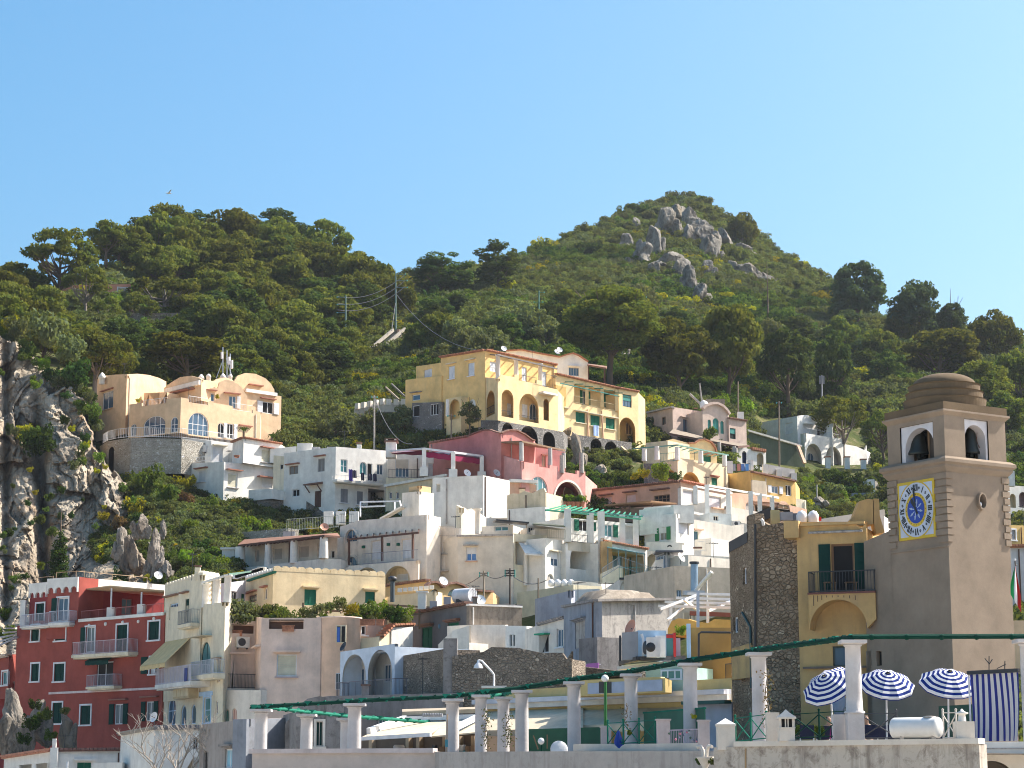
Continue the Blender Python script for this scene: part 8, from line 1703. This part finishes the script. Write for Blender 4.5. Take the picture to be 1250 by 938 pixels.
 def rail(pts,d,lb,mat=PGL,seed=1):
  mb=MB();rg=random.Random(seed);q=[P(x,y,d_)for(x,y),d_ in zip(pts,d)]
  for a,b in zip(q,q[1:]):
   L=(b-a).length;n=max(1,int(L/.85));up=Vector((0,0,.95));mb.tube([a+Vector((0,0,.1)),b+Vector((0,0,.1))],.02,mat,5);mb.tube([a+up*.9,b+up*.9],.015,mat,5)
   for i in range(n+1):
    p0=a+(b-a)*i/n;mb.tube([p0,p0+up],.032,mat,6);mb.lathe(p0+up,[(.0,-.04),(.05,0),(0,.05)],mat,8)
    if i<n:p1=a+(b-a)*(i+1)/n;mb.tube([p0+up*.85,p1+up*.12],.02,mat,5);mb.tube([p1+up*.85,p0+up*.12],.02,mat,5)
  tag(mb.build('terrace_railing',None,q[0]),lb,'railing')
 rail([(742,912),(800,909)],(79,76.8),'bright green cross-braced railing between the first two pillars',PGL,1);rail([(898,909),(936,905)],(72,70),'green cross-braced railing right of the pyramid-capped pier');rail([(968,905),(1034,902)],(69.5,67.5),'green railing left of the thickest column',PG);rail([(1112-60,905),(1095,905)],(68,67),'dark railing under the middle striped umbrella',IRON)
 rail([(1152,905),(1168,905)],(66,65.5),'short pale railing beside the right end of the white tank',WCOPE)
 mb=MB();rg=random.Random(3);pp=Pl(P(818,908,75.5),P(853,908,74));cs=[plain((.55,.2,.28)),plain((.1,.12,.2)),plain((.5,.5,.52)),plain((.06,.12,.08))]
 railing(mb,[pp.pt(0,FZ+.2,0),pp.pt(pp.L,FZ+.2,0)],.75,plain((.4,.35,.42)),.1)
 for i in range(22):u=rg.uniform(0,pp.L);z=FZ+rg.uniform(.25,.95);mb.lathe(pp.pt(u,z,.05),[(.0,-.05),(.05,0),(0,.05)],cs[i%4],6)
 tag(mb.build('flowered_railing',None,pp.pt(0,FZ,0)),'railing hung with pink flowers between two weathered pillars','railing')
 def chair(x,y,d,lb,rot=0,c=plain((.008,.014,.05),.8)):
  s=P(x,y,d);o=Vector((s.x,s.y,FZ));r=empty('chair',o,lb,'chair','dark blue chairs on the terrace');ca,sa=math.cos(rot),math.sin(rot);w=lambda a,b,z:o+Vector((a*ca-b*sa,a*sa+b*ca,z))
  mb=MB();mb.hexa([w(-.23,-.22,.43),w(.23,-.22,.43),w(.23,.22,.43),w(-.23,.22,.43),w(-.23,-.22,.48),w(.23,-.22,.48),w(.23,.22,.48),w(-.23,.22,.48)],c);mb.build('seat',r);mb=MB();mb.hexa([w(-.23,-.2,.55),w(.23,-.2,.55),w(.23,-.17,.55),w(-.23,-.17,.55),w(-.23,-.3,1.0),w(.23,-.3,1.0),w(.23,-.27,1.0),w(-.23,-.27,1.0)],c);mb.build('backrest',r)
  for a,b in((-.22,-.2),(.22,-.2),(-.22,.2),(.22,.2)):mb=MB();mb.tube([w(a,b,0),w(a,b,.45 if b>0 else.58)],.018,WHITE,6);mb.build('leg',r)
 for i,(x,y,d,lb)in enumerate([(984,900,71,'dark blue chair at the far left under the tilted umbrella'),(1002,900,72,'dark blue chair left of the tilted umbrella pole'),(1024,900,71,'dark blue chair between the tilted umbrella and the thickest column'),(1061,900,70.5,'dark blue chair just right of the thickest column'),(1071,900,72.5,'dark blue chair behind the middle umbrella pole'),(1090,900,71,'dark blue chair half hidden by the white tank'),(1128,890,75,'dark blue chair behind the white tank'),(1144,890,74,'dark blue chair right of the one behind the white tank')]):chair(x,y,d,lb,.3*math.sin(i*2.3))
 mb=MB();pp=Pl(P(1147,900,76),P(1188,900,74));mb.pbox(pp,0,pp.L,FZ,pp.hit(1168,861)[1],-.05,0,plain((.015,.07,.04)));tag(mb.build('green_screen',None,pp.pt(0,FZ,0)),'dark green windbreak under the right striped umbrella','screen')
 for i,(x,k,r,lb)in enumerate([(978,'dark0',8,'dark potted shrub behind the house-shaped chimney'),(990,'green0',7,'green potted shrub in the middle of the left railing'),(1001,'dark1',7,'dark potted shrub near the person in magenta'),(768,'lime1',4,'small plant on the railing by the tenth column'),(847,'broom0',3.5,'tuft with yellow leaves on the eleventh column')]):bush(k,x,892 if x>900 else(895 if x<800 else 875),r,lb,d=71.5 if x>900 else 77,name='plant')
 mb=MB();q=P(755,905,78.5);
 mb.lathe(Vector((q.x,q.y,FZ)),[(.16,0),(.16,q.z-FZ+.02),(.05,q.z-FZ+.35),(0,q.z-FZ+.4)],plain((.02,.06,.35),.7),10);tag(mb.build('folded_parasol',None,(q.x,q.y,FZ)),'folded blue parasol behind the swept white wall','parasol')
 mb=MB();c=P(1025,860,83.5);
 for v in ICOV:mb.v.append(tuple(c+Vector((v.x*.30,v.y*.2,v.z*.48))*(1+.25*noise.noise(v*2.3)+.12*noise.noise(v*6))))
 mb.f=list(ICOF);mb.m=[0]*len(ICOF);mb.sm=[True]*len(ICOF);mb.mats=[plain((.30,.34,.42),.9)];mb.box((c.x,c.y,FZ),.9,.6,c.z-FZ-.45,GREYOLD);tag(mb.build('stone_bust',None,(c.x,c.y,FZ)),'bluish stone bust on a dark plinth behind the tilted umbrella','statue')
terrace_things()
def person(px=1012,d=72.6,label='person in a magenta top sitting under the tilted striped umbrella',top=(.45,.02,.22)):
 SKIN=plain((.42,.26,.18),.6);r=empty('person',(P(px,890,d).x,d,FZ),label,'person');o=ORG[r]
 import bmesh
 def skin(name,J,E,rad,mat,par=r):
  me=bpy.data.meshes.new(name);me.from_pydata([tuple(j)for j in J],E,[]);ob=bpy.data.objects.new(name,me);COL.objects.link(ob);ob.parent=par;ORG[ob]=o
  md=ob.modifiers.new('skin','SKIN');me.skin_vertices or me.attributes
  if not me.skin_vertices:bpy.context.view_layer.update()
  for i,v in enumerate(me.skin_vertices[0].data):v.radius=(rad[i],rad[i]);v.use_root=(i==0)
  ob.modifiers.new('sub','SUBSURF').levels=1;ob.modifiers['sub'].render_levels=2;me.materials.append(mat);return ob
 J=[(0,0,.5),(0,.02,.72),(0,.02,.98),(0,0,1.1),(0,-.02,1.2),(0,-.03,1.32),(-.18,0,.98),(-.24,-.06,.74),(-.12,-.24,.66),(.18,0,.98),(.24,-.06,.74),(.12,-.24,.66),(-.1,0,.5),(-.12,-.42,.5),(-.12,-.42,.08),(-.12,-.54,.04),(.1,0,.5),(.12,-.42,.5),(.12,-.42,.08),(.12,-.54,.04)]
 E=[(0,1),(1,2),(2,3),(3,4),(4,5),(2,6),(6,7),(7,8),(2,9),(9,10),(10,11),(0,12),(12,13),(13,14),(14,15),(0,16),(16,17),(17,18),(18,19)]
 rad=[.13,.125,.12,.055,.09,.085,.06,.045,.035,.06,.045,.035,.1,.075,.045,.045,.1,.075,.045,.045]
 skin('body',J,E,rad,SKIN);skin('top',[(0,0,.52),(0,.02,.74),(0,.02,.98),(-.19,0,.97),(-.235,-.05,.78),(.19,0,.97),(.235,-.05,.78)],[(0,1),(1,2),(2,3),(3,4),(2,5),(5,6)],[.15,.145,.135,.075,.06,.075,.06],plain(top,.8))
 skin('hair',[(0,.03,1.36),(0,.05,1.27),(0,.06,1.16)],[(0,1),(1,2)],[.1,.09,.05],plain((.05,.03,.02),.7));mb=MB()
 for x in(-.035,.035):mb.lathe(o+Vector((x,-.115,1.29)),[(0,-.012),(.012,0),(0,.012)],DARK,6)
 mb.lathe(o+Vector((0,-.13,1.255)),[(.0,-.02),(.018,-.012),(.008,.03),(0,.04)],SKIN,8);mb.build('face_features',r)
person()
person(1057.5,71.6,'person in a dark top sitting just right of the thickest column',(.05,.05,.07))
def restaurant():
 AW=plain((.60,.50,.36),.8);YEL3=stucco((.66,.50,.22),.35,(.45,.35,.2));h=House('restaurant','yellow restaurant pavilion with long cream awnings behind the pergola columns','restaurant',740,905,100)
 m=h.block([(585,845,108),(893,828,95)],('z',FZ),6,YEL3);f=m[0];pl=f.pl;zg=pl.hit(740,852)[1]
 u=h.block([(705,832,99.5),(812,828,95),(820,831,95.3)],('z',zg),1.5,YEL3,prof={0:[(709,830.5),(806,826.5),(808,829)]});p=u[0].pl;mb=MB();a,z=p.hit(718,846);b,_=p.hit(809,844);mb.pbox(p,a,b,p.hit(763,845.5)[1],p.hit(763,832)[1],.002,.03,plain((.42,.46,.56)));h.part(mb,'pale_panel')
 mb=MB();A=pl.hp(585,858,.6);B=pl.hp(893,843,.6);zz=(A.z+B.z)/2;s0,s1=pl.hit(585,858)[0],pl.hit(893,845)[0];mb.pbox(pl,s0,s1,zz-.1,zz+.12,.0,.5,plain((.62,.64,.70)));mb.pbox(pl,s0,s1,zz-.35,zz-.102,.0,.3,WHITEW);h.part(mb,'gutter')
 def aw(x0,x1,yt,yb,out,nm='awning'):
  a0,zt=pl.hit(x0,yt,.1);a1,_=pl.hit(x1,yt,.1);b0,zb=pl.hit(x0,yb,out);b1=pl.hit(x1,yb,out)[0];mb=MB();c=[pl.pt(a0,zt,.1),pl.pt(a1,zt,.1),pl.pt(b1,zb,out),pl.pt(b0,zb,out)];mb.hexa([q-Vector((0,0,.05))for q in c]+c,AW)
  for i in range(14):mb.pbox(pl,b0+(b1-b0)*i/14,b0+(b1-b0)*(i+1)/14,zb-.3-.04*(i%2),zb,out,out+.02,AW)
  return h.part(mb,nm)
 aw(592,712,869,892,3.2);aw(690,790,868,886,2.6);aw(760,842,866,880,1.4)
 mb=MB();pp=Pl(P(640,910,92),P(745,908,88));mb.pbox(pp,0,pp.L,FZ,pp.hit(690,889)[1],-.05,0,plain((.02,.10,.055),.8));h.part(mb,'green_windbreak')
 mb=MB();pw=Pl(P(840,870,93),P(893,868,91.5));mb.pbox(pw,0,pw.L,FZ,pw.hit(866,858)[1],-.1,0,plain((.45,.45,.52)));mb.pbox(pw,0,pw.L,pw.hit(866,860)[1],pw.hit(866,856)[1],.0,.5,plain((.02,.1,.08)));h.part(mb,'lilac_panel')
 h.block([(500,890,110),(640,888,106)],('z',FZ),3,plain((.10,.075,.05),.9));h.block([(640,889,104),(860,880,94)],('z',FZ),2,YEL3);g=h.block([(788,815,98),(836,812,97)],('z',zg),3,plain((.30,.48,.46)));win(h,g[0],820,824,26,13,'glass',cut=False,gl=GLASST,fr=LBLUE,mull=(2,0));h.done()
 h=House('awning_pavilion','flat pavilion with retractable cream awnings and white arms behind the left columns','pavilion',520,905,98)
 m=h.block([(442,902,105),(590,896,98)],('z',FZ),4,plain((.14,.10,.07),.9));pl=m[0].pl
 for x in(455,500,513,545,562,580):mb=MB();a,z=pl.hit(x,905,.1);mb.pbox(pl,a-.12,a+.12,FZ,m.p[0].z,.0,.25,plain((.42,.31,.2),.8));h.part(mb,'wooden_post')
 mb=MB();rg=random.Random(2)
 for i in range(14):a=rg.uniform(.3,pl.L-.3);mb.pbox(pl,a,a+rg.uniform(.1,.4),FZ,FZ+rg.uniform(.4,.9),.3,.5,rg.choice([GLASST,plain((.5,.5,.5)),plain((.04,.25,.3)),IRON,WOOD]))
 h.part(mb,'shop_goods')
 def slab(c,t,mat,nm):mb=MB();q=[P(*w)for w in c];mb.hexa([v-Vector((0,0,t))for v in q]+q,mat);return h.part(mb,nm)
 slab([(441,900,95),(526,895.5,92),(545,879,99),(486,880.5,101)],.06,AW,'awning');slab([(526,899,92.5),(592,893,90),(598,876,97),(545,878,99)],.06,AW,'awning')
 mb=MB();mb.beam(P(441,902,94.8),P(526,897,91.8),.14,.16,WHITE);mb.beam(P(450,893,96),P(494,877.5,100.5),.2,.28,WHITE);mb.beam(P(494,878,100.5),P(585,875,97),.2,.22,WHITE);mb.beam(P(555,889,91),P(585,874.5,96),.18,.22,WHITE);h.part(mb,'awning_frame')
 slab([(491,869,101),(582,865.5,97),(582,863,99),(491,866,103)],.18,plain((.42,.34,.24)),'brown_roof');mb=MB()
 for i in range(12):q=P(517+i*2,873,97.5);mb.lathe(q,[(.05,-.08),(.06,0),(.03,.08)],GREY,6)
 h.part(mb,'lamp_row');mb=MB();q=P(545,914,86);mb.tube([Vector((q.x,q.y,FZ-.4)),P(546,872,86)],.03,plain((.35,.26,.18)),6);mb.tube([P(545,912,85.9),P(545,903,85.9)],.06,plain((.05,.25,.3)),6);h.part(mb,'rusty_pole');mb=MB();q=P(487,913,96);mb.lathe(Vector((q.x,q.y,FZ)),[(.25,0),(.25,.75),(.2,.8),(0,.8)],WHITE,14);h.part(mb,'white_bin');h.done()
restaurant()
def flag():
 cs=[plain((.02,.36,.10),.8),plain((.72,.72,.72),.8),plain((.6,.03,.03),.8)];d=76;r=empty('flag',P(1239,688,d),'Italian tricolour flag hanging right of the tower','flag');mb=MB();a=P(1239.5,690,d);mb.tube([P(1241,690,d+3),a,P(1239,683,d-.4)],.03,IRON,6);mb.lathe(P(1239,683.5,d-.4),[(0,-.05),(.05,0),(0,.05)],WHITE,8);mb.build('pole',r)
 rows=[];
 for j in range(9):
  v=j/8;row=[]
  for i in range(10):
   u=i/9;x=1239+(-6.5+13*u)*min(1,v*1.5)+(1.2*v);y=690+(36+22*u)*v;row.append(P(x,y,d+.12*math.sin(u*9+v)))
  rows.append(row)
 mb=MB()
 for k in range(3):mb.grid([r_[k*3:k*3+4]for r_ in rows],cs[k],True)
 mb.build('cloth',r)
flag()
def ridge_house():
 h=House('pink_ridge_house','salmon pink house half hidden among the pines on the left ridge','house',140,372,337)
 m=h.block([(66,349,335),(160,347,338)],('z',P(140,378,336).z-3),8,stucco((.58,.27,.18),.3,(.4,.2,.15)));f=m[0]
 win(h,f,149,358,11,13,'glass',fr=WHITE,gl=GREYLT,trim=WHITE,mull=(0,0));win(h,f,93,357,10,9,'blind',sh=BLINDW);win(h,f,68,356,4,10,'shut',sh=WHITE);mb=MB();p=f.pl;mb.pbox(p,p.hit(64,366)[0],p.hit(158,366)[0],p.hit(140,380)[1],p.hit(140,364)[1],.2,.9,stucco((.2,.09,.07),.6,(.1,.05,.04)));h.part(mb,'terrace_base');h.done()
 h=House('stone_wall','dark dry stone wall below the pink ridge house','wall',185,395,330)
 h.block([(150,383,328),(222,382,331)],405,2,RUB);h.done()
ridge_house()
def pylon(x,y0,y1,d,lb,arms,mat):
 a=P(x,y1,d);a.z-=1.5;b=P(x,y0,d);mb=MB();mb.tube([a,b],[d*.00048,d*.00032],mat,8)
 for y,l,r in arms:
  q=P(x,y,d);mb.beam(q-Vector((l,0,0)),q+Vector((r,0,0)),.1,.1,mat)
  for s in(-l,r):
   if s:mb.lathe(q+Vector((s,0,0)),[(.06,-.09),(.11*d/340,0),(.06,.09)],plain((.05,.35,.3)),8)
 tag(mb.build('utility_pole',None,a),lb,'utility pole','poles on the hillside');return b
PT=plain((.14,.22,.19),.6);WDP=plain((.22,.17,.12),.9)
p1=pylon(483,334,402,345,'tall blue-green metal pole at the top of the stone stairway',((335,0,1.6),(343,0,1.9),(351,0,1.9)),PT);p2=pylon(422,361,412,338,'blue-green metal pole left of the tall one at the stairway',((363,1.4,0),(372,1.4,0),(382,1.4,0)),PT)
p3=pylon(658,355,425,335,'green metal pole in the scrub above the yellow villa',((357,0,.8),(369,.8,.6)),plain((.08,.2,.14)));p4=pylon(780,362,434,345,'green pole top peeking out behind the umbrella pine',((363,.0,1.2),),plain((.08,.2,.14)))
pylon(457,483,548,238,'thin grey pole among the olive trees',((485,.3,.3),),GREYLT);pylon(551,505,532,236,'wooden pole with a bracket by the path wall',((508,.4,.4),),WDP);pylon(901,466,520,270,'wooden pole standing right behind the arched gable house',(),WDP);pylon(951,490,566,268,'wooden pole in front of the white arched villa',((492,.3,.3),),WDP);pylon(997,592,622,246,'slim pole on the green slope above the rubble house roof',(),GREYLT)
pylon(590.5,697,735,181,'pale wooden telegraph pole in front of the cream block',((700,.35,.35),(703,.35,.35)),plain((.36,.28,.2),.9));pylon(622.5,694,735,180,'dark telegraph pole right of the pale one before the cream block',((697,.4,.4),(700,.4,.4),(703,.4,.4)),plain((.07,.05,.04),.9));pylon(657,706,738,176,'thin bare stake pole right of the two telegraph poles',(),WDP)
pylon(1003,458,486,330,'grey mast with two pale panels at the foot of the wood',(),GREY);mb=MB();q=P(1003,459,329);q.z-=1.3;mb.box((q.x-.26,q.y,q.z),.32,.2,1.3,plain((.22,.22,.22)));mb.box((q.x+.26,q.y,q.z),.32,.2,1.3,plain((.22,.22,.22)));tag(mb.build('mast_panels',None,q),'two pale panels mounted on the grey mast','panel')
def wires():
 def wire(a,b,lb,sag=2,r=.05):
  pts=[a.lerp(b,i/10)-Vector((0,0,sag*4*(i/10)*(1-i/10)))for i in range(11)];mb=MB();mb.tube(pts,r,plain((.12,.12,.13),.6),4);tag(mb.build('power_line',None,a),lb,'cable','power lines')
 for i in range(3):wire(p1+Vector((1.6,0,-1.0*i-.2)),p2+Vector((-1.3,0,-1.1*i-.2)),['uppermost','middle','lowest'][i]+' power line between the two blue-green poles',1.5,.045)
 wire(p1+Vector((.1,0,-3.5)),P(617,428,262),'long power line running down from the tall pole to the yellow villa',3,.04);wire(p1+Vector((0,0,-5)),P(478,404,340),'stay cable of the tall blue-green pole',.1,.05);wire(P(457,485,238),P(503,542,225),'power line sagging past the olive trees',1.5,.04)
 wire(P(590,700,181),P(622,698,180),'short cable between the two telegraph poles',.5,.03);wire(P(622,700,180),P(668,708,176),'cable running right from the dark telegraph pole',.6,.03);wire(P(590,701,181),P(530,716,184),'cable running left from the pale telegraph pole',.6,.03)
wires()
def stairway():
 h=House('ruined_house','small ruined stone house with reddish wall at the top of the stairway','house',478,410,345)
 m=h.block([(474,408,347),(485,402,343),(507,405,346)],425,5,stucco((.36,.25,.18),.8,(.2,.14,.1)),prof={1:[(492,403),(498,407)]});win(h,m[1],492,412,9,8,'glass',gl=plain((.25,.06,.05)),fr=BROWN);h.done()
 mb=MB();ST_=stucco((.30,.27,.23),.5,(.3,.27,.22));n=18;a,b=Vector(G(450,442)),Vector(G(486,408))
 a=P(450,440,330);b=P(487,409,342);sd=Vector((.9,-.4,0))
 for i in range(n):
  p=a.lerp(b,i/n);q=a.lerp(b,(i+1)/n);mb.hexa([p-sd,p+sd,q+sd,q-sd]+[Vector((w.x,w.y,p.z+.45))for w in(p-sd,p+sd,q+sd,q-sd)],ST_)
 for s in(-1,1):mb.beam(a+sd*s*1.1+Vector((0,0,.9)),b+sd*s*1.1+Vector((0,0,.9)),.3,.5,ST_)
 tag(mb.build('stone_stairway',None,a),'stone stairway with parapets climbing the scrub slope','stairs')
 h=House('path_wall','pale crenellated path wall with pots below the olive trees','wall',460,500,262)
 m=h.block([(432,500,262),(470,494,258),(497,488,258)],510,1.5,stucco((.52,.47,.40),.5,(.3,.27,.22)));mb=MB()
 for i in range(8):f=m[0]if i<5 else m[1];u=f.pl.L*((i+.5)/5 if i<5 else(i-4.5)/3);mb.pbox(f.pl,u-.3,u+.3,f.top[0][1]-.05,f.top[0][1]+.7,-.3,.1,SHELLW)
 h.part(mb,'merlons');h.done();mb=MB();mb.beam(P(471,473,262),P(487,488,256),.14,.2,plain((.32,.25,.18)));mb.beam(P(478,469,262),P(494,484,256),.14,.2,plain((.16,.14,.12)));tag(mb.build('path_ramp',None,P(471,472,268)),'pale railed ramp beside the low extension of the yellow villa','ramp')
stairway()
def slope_bushes():
 rg=random.Random(21)
 L=[('broom0',166,620,13,'round yellow broom bush in the middle of the green slope'),('broom1',287,603,10,'yellow broom bush against the white house with blinds'),('broom0',225,592,14,'wide yellow broom bush under the retaining wall'),('broom1',345,655,9,'yellow flowering bush beside the veranda railing'),('green0',178,586,20,'big dark shrub below the balustrade'),('green1',200,605,16,'dark green shrub right of the round yellow broom'),('red0',226,612,13,'reddish brown shrub under the wide yellow broom'),('red0',147,640,12,'rusty shrub left of the limestone rocks'),('green2',255,615,14,'green shrub below the white house'),('dark0',286,622,9,'dark shrub at the foot of the yellow broom by the white house'),('lime0',300,640,12,'bright green shrub under the rubble terrace'),('lime1',322,645,10,'bright grassy clump under the rubble terrace'),('olive1',278,650,14,'feathery olive-green bush left of the pale path wall'),('dark1',245,668,13,'dark shrub in the shade below the path'),('lime1',225,685,14,'bright green bush above the cream house'),('green1',250,690,13,'green bush left of the veranda house'),('lime0',270,690,12,'sunlit bush at the left end of the veranda'),('green0',205,680,10,'shrub at the right of the limestone rocks'),('dark0',150,700,11,'dark shrub behind the roof of the red house'),('green2',130,660,10,'shrub clinging to the cliff foot'),('lime0',235,645,12,'bright green bush in the middle of the slope'),('orange0',216,668,5,'orange flowering tuft right of the limestone rocks'),('broom1',178,706,6,'yellow tuft behind the roof railing of the red house'),('broom0',118,590-15,4,'small yellow tuft on the cliff under the arched niche'),('broom0',786,578,7,'orange flowering bush on the salmon roof terrace'),('broom1',776,581,6,'orange flowering bush left of its twin on the salmon roof terrace'),('lime0',807,577,13,'bright green bush on the salmon roof terrace'),('dark0',824,582,8,'dark green bush at the right of the salmon roof terrace'),('dark1',725,590,10,'dark shrub at the foot of the stone arches'),('green0',740,594,9,'shrub right of the dark one under the stone arches'),('green2',712,572,9,'shrub climbing the rock beside the rose house'),('green1',865,529,10,'shrub on the lower veranda roof'),('lime1',806,527,9,'light green bush in front of the arched gable house'),('green0',905,563,12,'hedge bush on the terrace of the gabled cream house'),('olive0',890,560,9,'grey bush left of the hedge bush'),('green1',922,566,9,'small bush right of the hedge bush'),('lime0',880,505-12,12,'bright bush behind the arched gable house'),('lime1',905,500,14,'round bright green tree-like bush right of the arched gable house'),('dark0',1020,585,16,'trimmed dark hedge below the white arched villa'),('dark1',1042,588,16,'right part of the dark hedge below the white arched villa'),('olive1',1020,600,13,'grey-green bush below the hedge'),('lime1',1000,605,9,'bright bush on the slope below the hedge'),('lime0',985,590,10,'bright bush below the ivy covered wall'),('broom1',1072,572,9,'yellow-green bush left of the belfry'),('green0',1060,598,9,'green bush beside the white pier'),('green1',1243,625,12,'green bush glimpsed right of the tower'),('lime0',1030,630-25,7,'bright tuft near the white pier'),('lime0',360,553,10,'bright shrub behind the roof of the white laundry house'),('lime1',440,549,9,'bright shrub above the roof of the white laundry house'),('green0',500,535,10,'shrub under the path wall of the yellow villa'),('lime0',522,537,9,'light green shrub under the path wall'),('lime1',540,536,7,'small light shrub at the right of the path wall'),('broom0',494,546,6,'yellow shrub above the crimson awning house'),('olive0',18,846,8,'grey-green shrub on the left end of the weathered rock face'),('green0',62,898,8,'small shrub between the rock and the lower wall of the red house'),('dark1',28,902,9,'dark shrub low on the weathered rock face'),('scrub0',80,868,6,'tuft on top of the rock pillar by the red house'),('dark1',42,860,8,'shrub on the rock below the balustrade'),('dark0',40,882,12,'big dark agave-like shrub on the rock in front of the red house'),('green2',55,872,10,'shrub on top of the overgrown rock'),('green1',8,775,14,'green bush at the left edge behind the red house'),('lime0',6,750,9,'light bush at the left edge beneath the cliff')]
 for k,x,y,r,lb in L:
  d=T(x,y+r*.6)-2
  if x<165 and 560<y<720:d=min(d,206+(760-y)/355*34-1)
  if y>850:d=156
  if 770<x<830 and 570<y<590:d=219
  if x==865:d=258
  bush(k,x,y,r,lb,d=d)
 for i in range(34):
  x=rg.uniform(185,345);y=rg.uniform(588,690)
  if y<np.interp(x,[185,226,300,345],[600,600,625,650])or(x>288 and y>664):continue
  k=rg.choice(['lime0','lime1','green1','green2','olive0','broom0','lime1']);bush(k,x,y,rg.uniform(5,11),'leafy sunlit bush on the green slope between the cliff and the veranda','bushes of the green slope',T(x,y)-1.5)
 for i in range(26):
  if i<14:x=2+i*8.4;y=float(np.interp(x,[0,22,45,70,100,122],[408,415,440,462,476,482]))+rg.uniform(-3,5)
  else:y=500+(i-14)*19;x=float(np.interp(y,[470,545,590,640,700,800],[108,122,152,178,192,194]))+rg.uniform(-5,4)
  if 520<y<585 and x>112:continue
  bush(rg.choice(['dark0','green0','olive1','green2','scrub0','lime0']),x,y,rg.uniform(7,12),'shrub on the rim of the grey cliff','shrubs on the rim of the cliff',min(T(x,y)-3,206+(760-y)/355*34)-.5)
 for i in range(72):
  if i<44:x=rg.uniform(540,705);y=rg.uniform(352,432)
  elif i<60:x=rg.uniform(745,860);y=rg.uniform(430,492)
  else:x=rg.uniform(690,830);y=rg.uniform(275,360)
  if y<ridge(x)+6:continue
  bush(rg.choice(['broom0','lime0','broom1','lime1']),x,y,rg.uniform(3.5,7.5),'yellow-green flowering broom on the scrub hillside','flowering broom on the hillside',T(x,y)-2.5)
 for i in range(64):
  x=rg.uniform(0,140);y=rg.uniform(425,740)
  if x>118 and y<545:continue
  d=min(T(x,y)-3,206+(760-y)/355*34)-rg.uniform(1.5,3.5);k=rg.choice(['dark0','dark1','green0','green1','olive0','lime0','broom0' if y>480 else 'green2']);bush(k,x,y,rg.uniform(3,7.5),'small tuft of green rooted in a crack of the grey cliff','tufts in the cliff',d)
 for x,y,r,k,lb in((45,538,24,'dark0','large dark bush hanging on the cliff ledge at the far left'),(28,528,13,'broom1','yellow-green bush on the cliff ledge at the far left'),(20,400,16,'olive0','grey bush on top of the cliff at the left edge'),(12,395,10,'broom0','yellow tuft on top of the cliff at the left edge'),(60,402,26,'olive1','large grey-brown tree-like bush above the cliff'),(90,455,22,'dark1','dark bush between the cliff top and the peach villa'),(85,425,20,'olive0','grey-green bush below the spreading pine')):bush(k,x,y,r,lb,d=min(T(x,y)-3,206+(760-y)/355*34)-2)
slope_bushes()
mb=MB();q=P(206,236,300);g=plain((.6,.58,.52));
mb.tube([q+Vector((-.45,0,.02)),q,q+Vector((.4,0,-.03))],[.03,.12,.03],g,8);mb.hexa([q+Vector(v)for v in((-.1,0,.05),(.15,0,.05),(.0,.9,.3),(-.12,.9,.3),(-.1,0,.08),(.15,0,.08),(.0,.9,.32),(-.12,.9,.32))],g);mb.hexa([q+Vector(v)for v in((-.1,0,.05),(.15,0,.05),(.55,-.9,.25),(.42,-.9,.25),(-.1,0,.08),(.15,0,.08),(.55,-.9,.27),(.42,-.9,.27))],g)
tag(mb.build('bird',None,q),'small pale gull flying above the left ridge','bird')
def haze():
 mb=MB();x0,x1,y0,y1,z0,z1=-420,420,-30,1500,-7.0,215
 c=[Vector((x,y,z))for z in(z0,z1)for x,y in((x0,y0),(x1,y0),(x1,y1),(x0,y1))]
 m=bpy.data.materials.new('haze');m.use_nodes=True;nt=m.node_tree;nt.nodes.clear();o=nt.nodes.new('ShaderNodeOutputMaterial');v=nt.nodes.new('ShaderNodeVolumePrincipled')
 v.inputs['Color'].default_value=(.80,.88,1,1);v.inputs['Density'].default_value=.000065;v.inputs['Anisotropy'].default_value=.3;nt.links.new(v.outputs[0],o.inputs['Volume']);mb.hexa(c,m)
 tag(mb.build('haze',None,(0,0,0)),'thin blue summer haze over the hillside',kind='stuff')
haze()
